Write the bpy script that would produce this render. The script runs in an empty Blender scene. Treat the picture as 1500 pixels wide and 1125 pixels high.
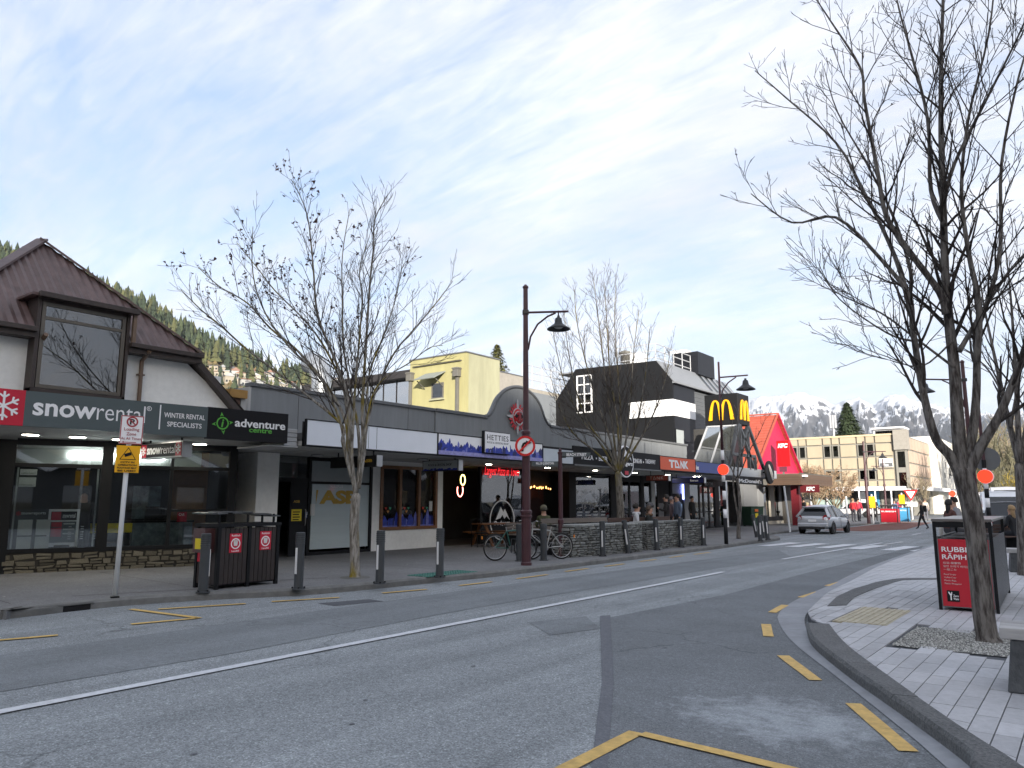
import bpy, bmesh, math, random
from math import sin, cos, pi, radians, atan2, hypot, sqrt, exp, tan
from mathutils import Vector, Matrix, noise
R = random.Random(7)
SC = bpy.context.scene
COL = SC.collection

# ------------------------------------------------------------------ camera
CAM_H, FPX, CX, CY = 1.6, 1100.0, 750.0, 562.5
PITCH, YAW = math.atan(173 / 1100.0), radians(37.36)
cd = bpy.data.cameras.new('camera')
cd.sensor_width = 36.0
cd.lens = 36.0 * FPX / 1500.0
cd.clip_start = 0.05
cd.clip_end = 40000
cam = bpy.data.objects.new('camera', cd)
COL.objects.link(cam)
cam.location = (0, 0, CAM_H)
cam.rotation_euler = (pi / 2 + PITCH, 0, YAW)
SC.camera = cam

# ------------------------------------------------------------------ sky, sun, exposure
SUN_EL, SUN_AZ = radians(14), radians(135)      # azimuth clockwise from +Y: the sun stands behind and right of the camera
SHADE_Z0 = 13.6                                 # height of the added hill's shadow edge above the camera's footprint
SUN_STRENGTH, SKY_STRENGTH, EXPOSURE = 2.0, 0.10, 2.6
world = bpy.data.worlds.new('World')
SC.world = world
world.use_nodes = True
wn, wl = world.node_tree.nodes, world.node_tree.links
wn.clear()
w_out = wn.new('ShaderNodeOutputWorld')
bg = wn.new('ShaderNodeBackground')
bg.inputs[1].default_value = SKY_STRENGTH
sky = wn.new('ShaderNodeTexSky')
sky.sky_type = 'NISHITA'
sky.sun_disc = False
sky.sun_elevation = SUN_EL
sky.sun_rotation = SUN_AZ
sky.air_density = 1.0
sky.dust_density = 4.0
sky.ozone_density = 1.5
def wnode(t, **k):
    n = wn.new(t)
    for a, b in k.items():
        setattr(n, a, b)
    return n
def wmath(op, a, b=None, clamp=False):
    n = wnode('ShaderNodeMath', operation=op, use_clamp=clamp)
    for i, s in enumerate((a, b)):
        if s is None:
            continue
        if isinstance(s, (int, float)):
            n.inputs[i].default_value = s
        else:
            wl.new(s, n.inputs[i])
    return n.outputs[0]
tc = wn.new('ShaderNodeTexCoord')
sep = wn.new('ShaderNodeSeparateXYZ')
wl.new(tc.outputs['Generated'], sep.inputs[0])
zc = wmath('ADD', wmath('MAXIMUM', sep.outputs[2], 0.0), 0.22)
cmb = wn.new('ShaderNodeCombineXYZ')
wl.new(wmath('DIVIDE', sep.outputs[0], zc), cmb.inputs[0])
wl.new(wmath('DIVIDE', sep.outputs[1], zc), cmb.inputs[1])
def wnoise(scale, detail, rough, dist, rot, stretch, off):
    m = wn.new('ShaderNodeMapping')
    m.inputs['Rotation'].default_value = (0, 0, rot)
    m.inputs['Scale'].default_value = stretch
    m.inputs['Location'].default_value = off
    wl.new(cmb.outputs[0], m.inputs[0])
    n = wn.new('ShaderNodeTexNoise')
    n.inputs['Scale'].default_value = scale
    n.inputs['Detail'].default_value = detail
    n.inputs['Roughness'].default_value = rough
    n.inputs['Distortion'].default_value = dist
    wl.new(m.outputs[0], n.inputs['Vector'])
    return n.outputs[0]
def wramp(fac, stops):
    r = wn.new('ShaderNodeValToRGB')
    el = r.color_ramp.elements
    el[0].position, el[0].color = stops[0][0], (stops[0][1],) * 3 + (1,)
    el[1].position, el[1].color = stops[1][0], (stops[1][1],) * 3 + (1,)
    for p, v in stops[2:]:
        e = el.new(p)
        e.color = (v,) * 3 + (1,)
    wl.new(fac, r.inputs[0])
    return r.outputs[0]
big = wnoise(0.75, 5, 0.55, 0.3, 0.5, (1, 1.5, 1), (3.1, 1.7, 0))
streak = wnoise(3.4, 10, 0.68, 0.9, 0.55, (0.55, 2.4, 1), (0.4, 2.2, 0))
ripple = wnoise(13.0, 6, 0.65, 1.2, 0.9, (0.5, 2.0, 1), (1.2, 0.2, 0))
dens = wmath('ADD', wmath('MULTIPLY', big, 0.55), wmath('ADD', wmath('MULTIPLY', streak, 0.38), wmath('MULTIPLY', ripple, 0.22)))
cover = wramp(dens, [(0.43, 0.08), (0.66, 0.82)])
shade = wramp(wnoise(1.3, 6, 0.55, 0.2, 1.1, (1, 1.3, 1), (7, 5, 0)), [(0.35, 0.74), (0.68, 1.0)])
ccol = wn.new('ShaderNodeMixRGB')
ccol.inputs[1].default_value = (0, 0, 0, 1)
ccol.inputs[2].default_value = (2.05, 2.04, 2.13, 1)
wl.new(shade, ccol.inputs[0])
lift = wn.new('ShaderNodeMixRGB')               # thin high haze over the open blue
lift.inputs[0].default_value = 0.72
lift.inputs[2].default_value = (0.56, 0.77, 1.22, 1)
wl.new(sky.outputs[0], lift.inputs[1])
mixc = wn.new('ShaderNodeMixRGB')
wl.new(cover, mixc.inputs[0])
wl.new(lift.outputs[0], mixc.inputs[1])
wl.new(ccol.outputs[0], mixc.inputs[2])
wl.new(mixc.outputs[0], bg.inputs[0])
wl.new(bg.outputs[0], w_out.inputs[0])

sd = bpy.data.lights.new('sun', 'SUN')
sd.energy = SUN_STRENGTH
sd.angle = radians(0.53)
sd.color = (1.0, 0.93, 0.83)
sun = bpy.data.objects.new('sun', sd)
COL.objects.link(sun)
SUN_DIR = Vector((sin(SUN_AZ) * cos(SUN_EL), cos(SUN_AZ) * cos(SUN_EL), sin(SUN_EL)))
sun.rotation_euler = (-SUN_DIR).to_track_quat('-Z', 'Y').to_euler()
sun.location = (30, -30, 40)

SC.view_settings.view_transform = 'Standard'
SC.view_settings.look = 'None'
SC.view_settings.gamma = 1.0
SC.view_settings.use_curve_mapping = False
SC.view_settings.exposure = EXPOSURE
SC.cycles.max_bounces = 8
SC.cycles.transparent_max_bounces = 16
SC.cycles.use_denoising = True
SC.cycles.sample_clamp_indirect = 4.0

# ------------------------------------------------------------------ survey helpers: where a point of the photograph stands in the place
_f = Vector((-sin(YAW) * cos(PITCH), cos(YAW) * cos(PITCH), sin(PITCH)))
_r = Vector((cos(YAW), sin(YAW), 0))
_u = _r.cross(_f)
EYE = Vector((0, 0, CAM_H))
def ray(x, y):
    return _f * FPX + _r * (x - CX) - _u * (y - CY)
def G(x, y, z=0.0):
    d = ray(x, y)
    return EYE + d * ((z - CAM_H) / d.z)
def GX(x, y, X):
    d = ray(x, y)
    return EYE + d * (X / d.x)
def GY(x, y, Y):
    d = ray(x, y)
    return EYE + d * (Y / d.y)
def GD(x, y, dist):                              # at a horizontal distance
    d = ray(x, y)
    return EYE + d * (dist / hypot(d.x, d.y))
KERB = 0.12                                      # footpath level

# ------------------------------------------------------------------ materials
MATS = {}
def mat(name, col, rough=0.6, var=0.12, scale=3.0, bump=0.0, bscale=60.0, metal=0.0, emit=0.0, rnd=0.0, stretch=None, spec=0.5, detail=6, var2=0.0, scale2=0.4, coat=0.0):
    if name in MATS:
        return MATS[name]
    m = bpy.data.materials.new(name)
    m.use_nodes = True
    nt = m.node_tree
    N, L = nt.nodes, nt.links
    b = N['Principled BSDF']
    b.inputs['Roughness'].default_value = rough
    b.inputs['Metallic'].default_value = metal
    b.inputs['Specular IOR Level'].default_value = spec
    if coat:
        b.inputs['Coat Weight'].default_value = coat
    t = N.new('ShaderNodeTexCoord')
    vec = t.outputs['Object']
    if stretch:
        mp = N.new('ShaderNodeMapping')
        mp.inputs['Scale'].default_value = stretch
        L.new(vec, mp.inputs[0])
        vec = mp.outputs[0]
    def noi(s, d):
        n = N.new('ShaderNodeTexNoise')
        n.inputs['Scale'].default_value = s
        n.inputs['Detail'].default_value = d
        n.inputs['Roughness'].default_value = 0.62
        L.new(vec, n.inputs['Vector'])
        return n.outputs[0]
    def rng(src, lo, hi, f0=0.3, f1=0.7):
        r = N.new('ShaderNodeMapRange')
        r.inputs[1].default_value, r.inputs[2].default_value = f0, f1
        r.inputs[3].default_value, r.inputs[4].default_value = lo, hi
        L.new(src, r.inputs[0])
        return r.outputs[0]
    facs = []
    if var:
        facs.append(rng(noi(scale, detail), 1 - var, 1 + var))
    if var2:
        facs.append(rng(noi(scale2, 4), 1 - var2, 1 + var2))
    if rnd:
        oi = N.new('ShaderNodeObjectInfo')
        facs.append(rng(oi.outputs['Random'], 1 - rnd, 1 + rnd, 0, 1))
    base = None
    if facs:
        v = facs[0]
        for f in facs[1:]:
            mm = N.new('ShaderNodeMath')
            mm.operation = 'MULTIPLY'
            L.new(v, mm.inputs[0])
            L.new(f, mm.inputs[1])
            v = mm.outputs[0]
        mx = N.new('ShaderNodeVectorMath')
        mx.operation = 'SCALE'
        mx.inputs[0].default_value = col[:3]
        L.new(v, mx.inputs['Scale'])
        base = mx.outputs[0]
        L.new(base, b.inputs['Base Color'])
    else:
        b.inputs['Base Color'].default_value = (*col[:3], 1)
    if bump:
        bn = N.new('ShaderNodeBump')
        bn.inputs['Strength'].default_value = bump
        bn.inputs['Distance'].default_value = 0.02
        L.new(noi(bscale, 5), bn.inputs['Height'])
        L.new(bn.outputs[0], b.inputs['Normal'])
    if emit:
        b.inputs['Emission Color'].default_value = (*col[:3], 1)
        b.inputs['Emission Strength'].default_value = emit
    MATS[name] = m
    return m
def glass_mat(name, tint=(0.8, 0.85, 0.85), refl=1.0, base=0.06):
    if name in MATS:
        return MATS[name]
    m = bpy.data.materials.new(name)
    m.use_nodes = True
    N, L = m.node_tree.nodes, m.node_tree.links
    N.remove(N['Principled BSDF'])
    o = N['Material Output']
    tr = N.new('ShaderNodeBsdfTransparent')
    tr.inputs[0].default_value = (*tint, 1)
    gl = N.new('ShaderNodeBsdfGlossy')
    gl.inputs['Roughness'].default_value = 0.02
    gl.inputs['Color'].default_value = (refl, refl, refl, 1)
    fr = N.new('ShaderNodeFresnel')
    fr.inputs[0].default_value = 1.5
    ad = N.new('ShaderNodeMath')
    ad.operation = 'ADD'
    ad.use_clamp = True
    ad.inputs[1].default_value = base
    L.new(fr.outputs[0], ad.inputs[0])
    mx = N.new('ShaderNodeMixShader')
    L.new(ad.outputs[0], mx.inputs[0])
    L.new(tr.outputs[0], mx.inputs[1])
    L.new(gl.outputs[0], mx.inputs[2])
    L.new(mx.outputs[0], o.inputs[0])
    MATS[name] = m
    return m

# ------------------------------------------------------------------ mesh helpers
class Fr:
    """A facade frame: x runs along the face, y goes into the building, z is up; the face looks along -y."""
    def __init__(s, x, y, a, z=0.0):
        s.o, s.a = Vector((x, y, z)), radians(a)
        s.u = Vector((cos(s.a), sin(s.a), 0))
        s.n = Vector((-sin(s.a), cos(s.a), 0))
        s.M = Matrix.Translation(s.o) @ Matrix.Rotation(s.a, 4, 'Z')
    def px(s, x, y, d=0.0):
        r = ray(x, y)
        t = (d + (s.o - EYE).dot(s.n)) / r.dot(s.n)
        p = EYE + r * t - s.o
        return p.dot(s.u), p.z
    def u_at(s, x, d=0.0, y=720):
        return s.px(x, y, d)[0]
    def w(s, u, d, z):
        return s.M @ Vector((u, d, z))
class MB:
    def __init__(s):
        s.v, s.f, s.mi, s.cur = [], [], [], 0
    def add(s, vs, fs):
        k = len(s.v)
        s.v += [tuple(v) for v in vs]
        s.f += [tuple(i + k for i in f) for f in fs]
        s.mi += [s.cur] * len(fs)
        return s
    def box(s, x0, x1, y0, y1, z0, z1):
        x0, x1 = min(x0, x1), max(x0, x1); y0, y1 = min(y0, y1), max(y0, y1); z0, z1 = min(z0, z1), max(z0, z1)
        return s.add([(x0, y0, z0), (x1, y0, z0), (x1, y1, z0), (x0, y1, z0), (x0, y0, z1), (x1, y0, z1), (x1, y1, z1), (x0, y1, z1)],
                     [(3, 2, 1, 0), (4, 5, 6, 7), (0, 1, 5, 4), (1, 2, 6, 5), (2, 3, 7, 6), (3, 0, 4, 7)])
    def quad(s, a, b, c, d):
        return s.add([a, b, c, d], [(0, 1, 2, 3)])
    def prism(s, poly, y0, y1):                  # polygon in (x, z), extruded along y
        n = len(poly)
        vs = [(x, y0, z) for x, z in poly] + [(x, y1, z) for x, z in poly]
        return s.add(vs, [tuple(range(n)), tuple(range(2 * n - 1, n - 1, -1))] + [(i, i + n, (i + 1) % n + n, (i + 1) % n) for i in range(n)])
    def slab(s, poly, z0, z1):                   # polygon in (x, y), extruded along z
        n = len(poly)
        vs = [(x, y, z0) for x, y in poly] + [(x, y, z1) for x, y in poly]
        return s.add(vs, [tuple(range(n - 1, -1, -1)), tuple(range(n, 2 * n))] + [(i, (i + 1) % n, (i + 1) % n + n, i + n) for i in range(n)])
    def tube(s, pts, rad, n=8, caps=True):
        pts = [Vector(p) for p in pts]
        if not isinstance(rad, (list, tuple)):
            rad = [rad] * len(pts)
        vs, fs, ref = [], [], None
        for i, p in enumerate(pts):
            t = (pts[min(i + 1, len(pts) - 1)] - pts[max(i - 1, 0)])
            t = t.normalized() if t.length > 1e-9 else Vector((0, 0, 1))
            if ref is None:
                ref = Vector((1, 0, 0)) if abs(t.x) < 0.8 else Vector((0, 1, 0))
            a = ref - t * ref.dot(t)
            a = a.normalized() if a.length > 1e-6 else t.orthogonal().normalized()
            ref = a
            b = t.cross(a)
            for j in range(n):
                g = 2 * pi * j / n
                vs.append(p + (a * cos(g) + b * sin(g)) * rad[i])
        for i in range(len(pts) - 1):
            for j in range(n):
                fs.append((i * n + j, i * n + (j + 1) % n, (i + 1) * n + (j + 1) % n, (i + 1) * n + j))
        if caps:
            fs.append(tuple(range(n - 1, -1, -1)))
            fs.append(tuple(range((len(pts) - 1) * n, len(pts) * n)))
        return s.add(vs, fs)
    def lathe(s, prof, n=16, c=(0, 0, 0), axis='z'):
        vs, fs = [], []
        for r, z in prof:
            for j in range(n):
                g = 2 * pi * j / n
                q = (r * cos(g), r * sin(g), z)
                if axis == 'y':
                    q = (q[0], q[2], q[1])
                elif axis == 'x':
                    q = (q[2], q[0], q[1])
                vs.append((c[0] + q[0], c[1] + q[1], c[2] + q[2]))
        for i in range(len(prof) - 1):
            for j in range(n):
                fs.append((i * n + j, i * n + (j + 1) % n, (i + 1) * n + (j + 1) % n, (i + 1) * n + j))
        p = prof
        if len(p) == 4 and p[0][1] == p[3][1] and p[0][0] == p[1][0] and p[2][0] == p[3][0] and p[0][0] != p[2][0]:   # a flat ring: join the ends
            fs += [(3 * n + j, 3 * n + (j + 1) % n, (j + 1) % n, j) for j in range(n)]
        else:
            fs.append(tuple(range(n - 1, -1, -1)))
            fs.append(tuple(range((len(prof) - 1) * n, len(prof) * n)))
        return s.add(vs, fs)
    def bar(s, a, b, w, h=None):                  # a square bar between two points
        h = h or w
        a, b = Vector(a), Vector(b)
        t = (b - a).normalized()
        x = t.cross(Vector((0, 0, 1)))
        x = x.normalized() if x.length > 1e-4 else Vector((1, 0, 0))
        y = x.cross(t)
        vs = [p + x * (sx * w / 2) + y * (sy * h / 2) for p in (a, b) for sx, sy in ((-1, -1), (1, -1), (1, 1), (-1, 1))]
        return s.add(vs, [(0, 1, 2, 3), (7, 6, 5, 4)] + [(i, i + 4, (i + 1) % 4 + 4, (i + 1) % 4) for i in range(4)])
    def flat(s, a, b, w, th=.004):                # a flat stroke in the x-z plane
        a, b = Vector(a), Vector(b)
        t = (b - a).normalized()
        n = Vector((-t.z, 0, t.x)) * (w / 2)
        q = [a + n, b + n, b - n, a - n]
        return s.prism([(p.x, p.z) for p in q], a.y - th / 2, a.y + th / 2)
    def mesh(s, name, mats, smooth=False):
        me = bpy.data.meshes.new(name)
        me.from_pydata(s.v, [], s.f)
        for m in (mats if isinstance(mats, (list, tuple)) else [mats]):
            me.materials.append(m)
        if any(s.mi):
            me.polygons.foreach_set('material_index', s.mi)
        bm = bmesh.new()
        bm.from_mesh(me)
        bmesh.ops.recalc_face_normals(bm, faces=bm.faces)
        bm.to_mesh(me)
        bm.free()
        if smooth:
            me.polygons.foreach_set('use_smooth', [True] * len(me.polygons))
        me.update()
        return me
    def build(s, name, mats, parent=None, smooth=False, bev=0.0, world=False):
        if world and parent is not None:
            inv = WM(parent).inverted()
            s.v = [tuple(inv @ Vector(v)) for v in s.v]
        o = bpy.data.objects.new(name, s.mesh(name, mats, smooth))
        COL.objects.link(o)
        if parent is not None:
            o.parent = parent
        if bev:
            md = o.modifiers.new('edge', 'BEVEL')
            md.width, md.segments, md.limit_method, md.angle_limit = bev, 2, 'ANGLE', radians(40)
        return o
def WM(o):
    m = o.matrix_basis.copy()
    while o.parent:
        o = o.parent
        m = o.matrix_basis @ m
    return m
def tag(o, label=None, cat=None, group=None, kind=None):
    for k, v in (('label', label), ('category', cat), ('group', group), ('kind', kind)):
        if v:
            o[k] = v
    return o
def thing(name, label, cat, loc=(0, 0, 0), rotz=0.0, group=None):
    o = bpy.data.objects.new(name, None)
    o.empty_display_size = 0.2
    COL.objects.link(o)
    o.location = loc
    o.rotation_euler = (0, 0, rotz)
    return tag(o, label, cat, group)
def fthing(name, label, cat, fr, group=None):
    return thing(name, label, cat, tuple(fr.o), fr.a, group)
def copy_tree(o, parent=None):
    c = o.copy()
    COL.objects.link(c)
    c.parent = parent
    for ch in list(o.children):
        copy_tree(ch, c)
    return c
def struct(o):
    o['kind'] = 'structure'
    return o
def B(name, m, parent, *b, bev=0.0, **k):         # one part made of one box
    return MB().box(*b).build(name, m, parent, bev=bev, **k)
def text_mesh(s, bold=0.0, extrude=0.0, shear=0.0, spacing=1.0):
    cu = bpy.data.curves.new('t', 'FONT')
    cu.body = s
    cu.offset = bold
    cu.extrude = extrude
    cu.shear = shear
    cu.resolution_u = 3
    cu.space_character = spacing
    ob = bpy.data.objects.new('t', cu)
    COL.objects.link(ob)
    bpy.context.view_layer.update()
    me = bpy.data.meshes.new_from_object(ob.evaluated_get(bpy.context.evaluated_depsgraph_get()))
    bpy.data.objects.remove(ob)
    return me
def txt(parent, s, u0, u1, z0, z1, d, m, bold=0.0, shear=0.0, thick=0.004, name='lettering', spacing=1.0, face='front', rise=0.0):
    """Lettering fitted to a rectangle of the local x-z plane at depth d (looks along -y); face='left' puts it on a plane that looks along -x."""
    me = text_mesh(s, bold, 0.0, shear, spacing)
    vs = [v.co.copy() for v in me.vertices]
    x0, x1 = min(v.x for v in vs), max(v.x for v in vs)
    y0, y1 = min(v.y for v in vs), max(v.y for v in vs)
    sx, sz = (u1 - u0) / max(x1 - x0, 1e-6), (z1 - z0) / max(y1 - y0, 1e-6)
    for v in me.vertices:
        a, c = u0 + (v.co.x - x0) * sx, z0 + (v.co.y - y0) * sz
        if face == 'front':
            v.co = (a, d, c)
        elif face == 'back':
            v.co = (-a, d, c)
        elif face == 'right':
            v.co = (d, a, c)
        else:
            v.co = (d, -a, c)
    me.materials.clear()
    me.materials.append(m)
    me.polygons.foreach_set('use_smooth', [False] * len(me.polygons))
    me.name = name
    o = bpy.data.objects.new(name, me)
    COL.objects.link(o)
    o.parent = parent
    if thick:
        md = o.modifiers.new('thick', 'SOLIDIFY')
        md.thickness, md.offset = thick, 0
    return o

# ------------------------------------------------------------------ ground, road, footpaths
def asphalt(name, base, speck=0.35, patch=0.10, fine=160.0, rough=0.9, stain=None, streak=0.0, crack=0.0):
    m = bpy.data.materials.new(name)
    m.use_nodes = True
    N, L = m.node_tree.nodes, m.node_tree.links
    b = N['Principled BSDF']
    b.inputs['Roughness'].default_value = rough
    b.inputs['Specular IOR Level'].default_value = 0.3
    t = N.new('ShaderNodeTexCoord')
    def noi(s, d, r=0.6, st=None):
        n = N.new('ShaderNodeTexNoise')
        n.inputs['Scale'].default_value = s
        n.inputs['Detail'].default_value = d
        n.inputs['Roughness'].default_value = r
        v = t.outputs['Object']
        if st:
            mp = N.new('ShaderNodeMapping')
            mp.inputs['Scale'].default_value = st
            L.new(v, mp.inputs[0])
            v = mp.outputs[0]
        L.new(v, n.inputs['Vector'])
        return n.outputs[0]
    def rng(src, lo, hi, f0=0.3, f1=0.7):
        r = N.new('ShaderNodeMapRange')
        r.inputs[1].default_value, r.inputs[2].default_value = f0, f1
        r.inputs[3].default_value, r.inputs[4].default_value = lo, hi
        L.new(src, r.inputs[0])
        return r.outputs[0]
    def mul(a, c, op='MULTIPLY'):
        q = N.new('ShaderNodeMath')
        q.operation = op
        L.new(a, q.inputs[0])
        if isinstance(c, (int, float)):
            q.inputs[1].default_value = c
        else:
            L.new(c, q.inputs[1])
        return q.outputs[0]
    vo = N.new('ShaderNodeTexVoronoi')
    vo.inputs['Scale'].default_value = fine
    L.new(t.outputs['Object'], vo.inputs['Vector'])
    vs = N.new('ShaderNodeSeparateColor')
    L.new(vo.outputs['Color'], vs.inputs[0])
    f = rng(vs.outputs[0], 1 - speck, 1 + speck * 0.9, 0, 1)
    bright = rng(vs.outputs[1], 0, speck * 2.2, 0.86, 1.0)
    f = mul(f, bright, 'ADD')
    f = mul(f, rng(noi(14, 4), 0.90, 1.10))
    f = mul(f, rng(noi(0.55, 6, 0.65), 1 - patch, 1 + patch))
    if streak:
        f = mul(f, rng(noi(1.0, 4, 0.6, (2.2, 0.10, 1)), 1 - streak, 1 + streak))
    if crack:                                      # thin wandering cracks, only here and there
        wv = N.new('ShaderNodeVectorMath')
        wv.operation = 'ADD'
        nz = N.new('ShaderNodeTexNoise')
        nz.inputs['Scale'].default_value = 1.6
        nz.inputs['Detail'].default_value = 6
        L.new(t.outputs['Object'], nz.inputs['Vector'])
        L.new(nz.outputs['Color'], wv.inputs[0])
        L.new(t.outputs['Object'], wv.inputs[1])
        ve = N.new('ShaderNodeTexVoronoi')
        ve.feature = 'DISTANCE_TO_EDGE'
        ve.inputs['Scale'].default_value = 0.42
        L.new(wv.outputs[0], ve.inputs['Vector'])
        ln = rng(ve.outputs['Distance'], 1.0, 0.0, 0.0, 0.012)
        ln = mul(ln, rng(noi(0.3, 3), 0, 1, 0.50, 0.62))
        f = mul(f, rng(ln, 1.0, 1 - crack, 0, 1))
    if stain:
        x, y, rx, ry, k = stain
        mp = N.new('ShaderNodeMapping')
        mp.inputs['Location'].default_value = (-x / rx, -y / ry, 0)
        mp.inputs['Scale'].default_value = (1 / rx, 1 / ry, 0)
        L.new(t.outputs['Object'], mp.inputs[0])
        gr = N.new('ShaderNodeTexGradient')
        gr.gradient_type = 'SPHERICAL'
        L.new(mp.outputs[0], gr.inputs[0])
        q = mul(rng(gr.outputs['Fac'], 0, 0.42, 0.0, 0.8), noi(4.5, 10, 0.76), 'ADD')
        f = mul(f, rng(q, 0.0, k, 0.70, 0.95), 'ADD')
    sc = N.new('ShaderNodeVectorMath')
    sc.operation = 'SCALE'
    sc.inputs[0].default_value = base
    L.new(f, sc.inputs['Scale'])
    L.new(sc.outputs[0], b.inputs['Base Color'])
    bp = N.new('ShaderNodeBump')
    bp.inputs['Strength'].default_value = 0.55
    bp.inputs['Distance'].default_value = 0.006
    L.new(vo.outputs['Distance'], bp.inputs['Height'])
    L.new(bp.outputs[0], b.inputs['Normal'])
    MATS[name] = m
    return m
M_ROAD = asphalt('chip seal road', (0.222, 0.240, 0.250), 0.36, 0.15, 95, streak=0.17, crack=.45)
M_ROADD = asphalt('smooth dark asphalt', (0.175, 0.19, 0.2), 0.22, 0.12, 130, streak=0.12, crack=.3)
M_ROADR = asphalt('worn dark asphalt', (0.15, 0.163, 0.173), 0.28, 0.18, 120, crack=.4, stain=(-1.95, 5.9, 1.6, 1.15, 1.0))
M_FOOT = asphalt('dark footpath', (0.175, 0.176, 0.178), 0.14, 0.15, 60)
M_TAR = asphalt('tar seam', (0.125, 0.132, 0.147), 0.12, 0.10, 60)
M_REDP = asphalt('red paved strip', (0.16, 0.075, 0.06), 0.2, 0.10, 30)
M_EARTH = mat('dry ground', (0.13, 0.12, 0.09), 0.95, 0.25, 0.05)
M_KERBL = mat('old kerb concrete', (0.15, 0.15, 0.145), 0.85, 0.22, 6, 0.4, 40, var2=0.2, scale2=1.2)
M_CONC = mat('pale channel concrete', (0.25, 0.262, 0.28), 0.8, 0.10, 9, 0.15, 60, var2=0.14, scale2=1.4)
M_BLUESTONE = mat('dark kerb stone', (0.115, 0.12, 0.122), 0.8, 0.5, 45, 0.9, 70, var2=0.2, scale2=3)
M_PAVER = mat('grey paver', (0.39, 0.395, 0.41), 0.75, 0.10, 20, 0.15, 60, rnd=0.13, var2=.10, scale2=1.1)
M_JOINT = mat('paver joint', (0.07, 0.075, 0.085), 0.9, 0.1)
M_WHITEP = mat('road white paint', (0.55, 0.57, 0.6), 0.6, 0.16, 14, 0.2, 90, var2=0.08, scale2=2)
M_YELP = mat('road yellow paint', (0.55, 0.36, 0.10), 0.65, 0.20, 16, 0.2, 90, var2=0.14, scale2=3)

def sheet(name, pts, z, m, z0=None):
    o = (MB().add([(p[0], p[1], z) for p in pts], [tuple(range(len(pts)))]) if z0 is None else MB().slab([(p[0], p[1]) for p in pts], z0, z)).build(name, m)
    return struct(o)
def offset(pl, d):                                # to the left of the running direction
    out = []
    for i, p in enumerate(pl):
        a, b = Vector(pl[max(i - 1, 0)]), Vector(pl[min(i + 1, len(pl) - 1)])
        t = (b - a).normalized()
        out.append((p[0] - t.y * d, p[1] + t.x * d))
    return out
def smoothline(pl, k=4):
    out = []
    n = len(pl)
    for i in range(n - 1):
        p0, p1, p2, p3 = (Vector(pl[max(0, min(n - 1, i + j))]) for j in (-1, 0, 1, 2))
        for j in range(k):
            t = j / k
            out.append(tuple(0.5 * (2 * p1 + (p2 - p0) * t + (2 * p0 - 5 * p1 + 4 * p2 - p3) * t * t + (3 * p1 - p0 - 3 * p2 + p3) * t ** 3)))
    out.append(tuple(pl[-1]))
    return out
def g2(x, y, z=0.0):
    p = G(x, y, z)
    return (p.x, p.y)

gm = MB()
gm.add([(-16000, -16000, -0.03), (16000, -16000, -0.03), (16000, 16000, -0.03), (-16000, 16000, -0.03)], [(0, 1, 2, 3)])
struct(gm.build('ground', M_EARTH))
sheet('road', [(-70, -60), (60, -60), (60, 260), (-70, 260)], 0.0, M_ROAD)

def road_patch(name, up, lo, z, m):
    return sheet(name, up + lo[::-1], z, m)
road_patch('road_lane_strip', [g2(*p) for p in ((-260, 998), (0, 960), (280, 921), (700, 862), (1000, 824), (1140, 806))],
           [g2(*p) for p in ((-260, 1062), (0, 1014), (327, 960), (700, 890), (1000, 841), (1160, 816))], 0.004, M_ROADD)
right_edge = [(-0.1, 3.9), (-0.86, 5.48), (-1.11, 5.96), (-1.93, 7.42), (-2.83, 8.99), (-3.33, 10.07), (-3.75, 11.24), (-4.03, 12.94), (-4.2, 15.63), (-4.61, 21.33), (-4.97, 33.42)]
road_patch('road_resurfacing', [g2(*p) for p in ((860, 1330), (872, 1125), (890, 1000), (887, 906), (1060, 872), (1180, 840), (1290, 813), (1352, 800))], [(-0.02, 3.3)] + right_edge[:-1] + [(-4.9, 30)], 0.004, M_ROADR)
road_patch('tar_seam', [g2(*p) for p in ((855, 1330), (866, 1125), (882, 1000), (879, 903))], [g2(*p) for p in ((884, 1330), (890, 1125), (899, 1000), (894, 902))], 0.008, M_TAR)
sheet('road_cover_patch', [g2(*p) for p in ((774, 912), (858, 903), (880, 921), (806, 931))], 0.004, M_ROADD)
for q in (((465, 884), (540, 878), (562, 881), (490, 888)),):
    sheet('service_cover', [g2(*p) for p in q], 0.004, mat('cover plate', (0.07, 0.075, 0.085), 0.8, 0.2, 12))
sheet('red_crossing_strip', [(-10.1, 45.5), (-8.9, 50), (-10.2, 68), (-12.6, 68), (-12.4, 45.5)], 0.006, M_REDP)
# small dark spots on the lane
for x, y in ((535, 1026), (516, 1061), (285, 1105), (693, 976)):
    p = G(x, y)
    sheet('gum_spot', [(p.x + 0.022 * R.uniform(.7, 1.3) * cos(k * pi / 4), p.y + 0.022 * R.uniform(.7, 1.3) * sin(k * pi / 4)) for k in range(8)], 0.005, M_TAR)

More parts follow.
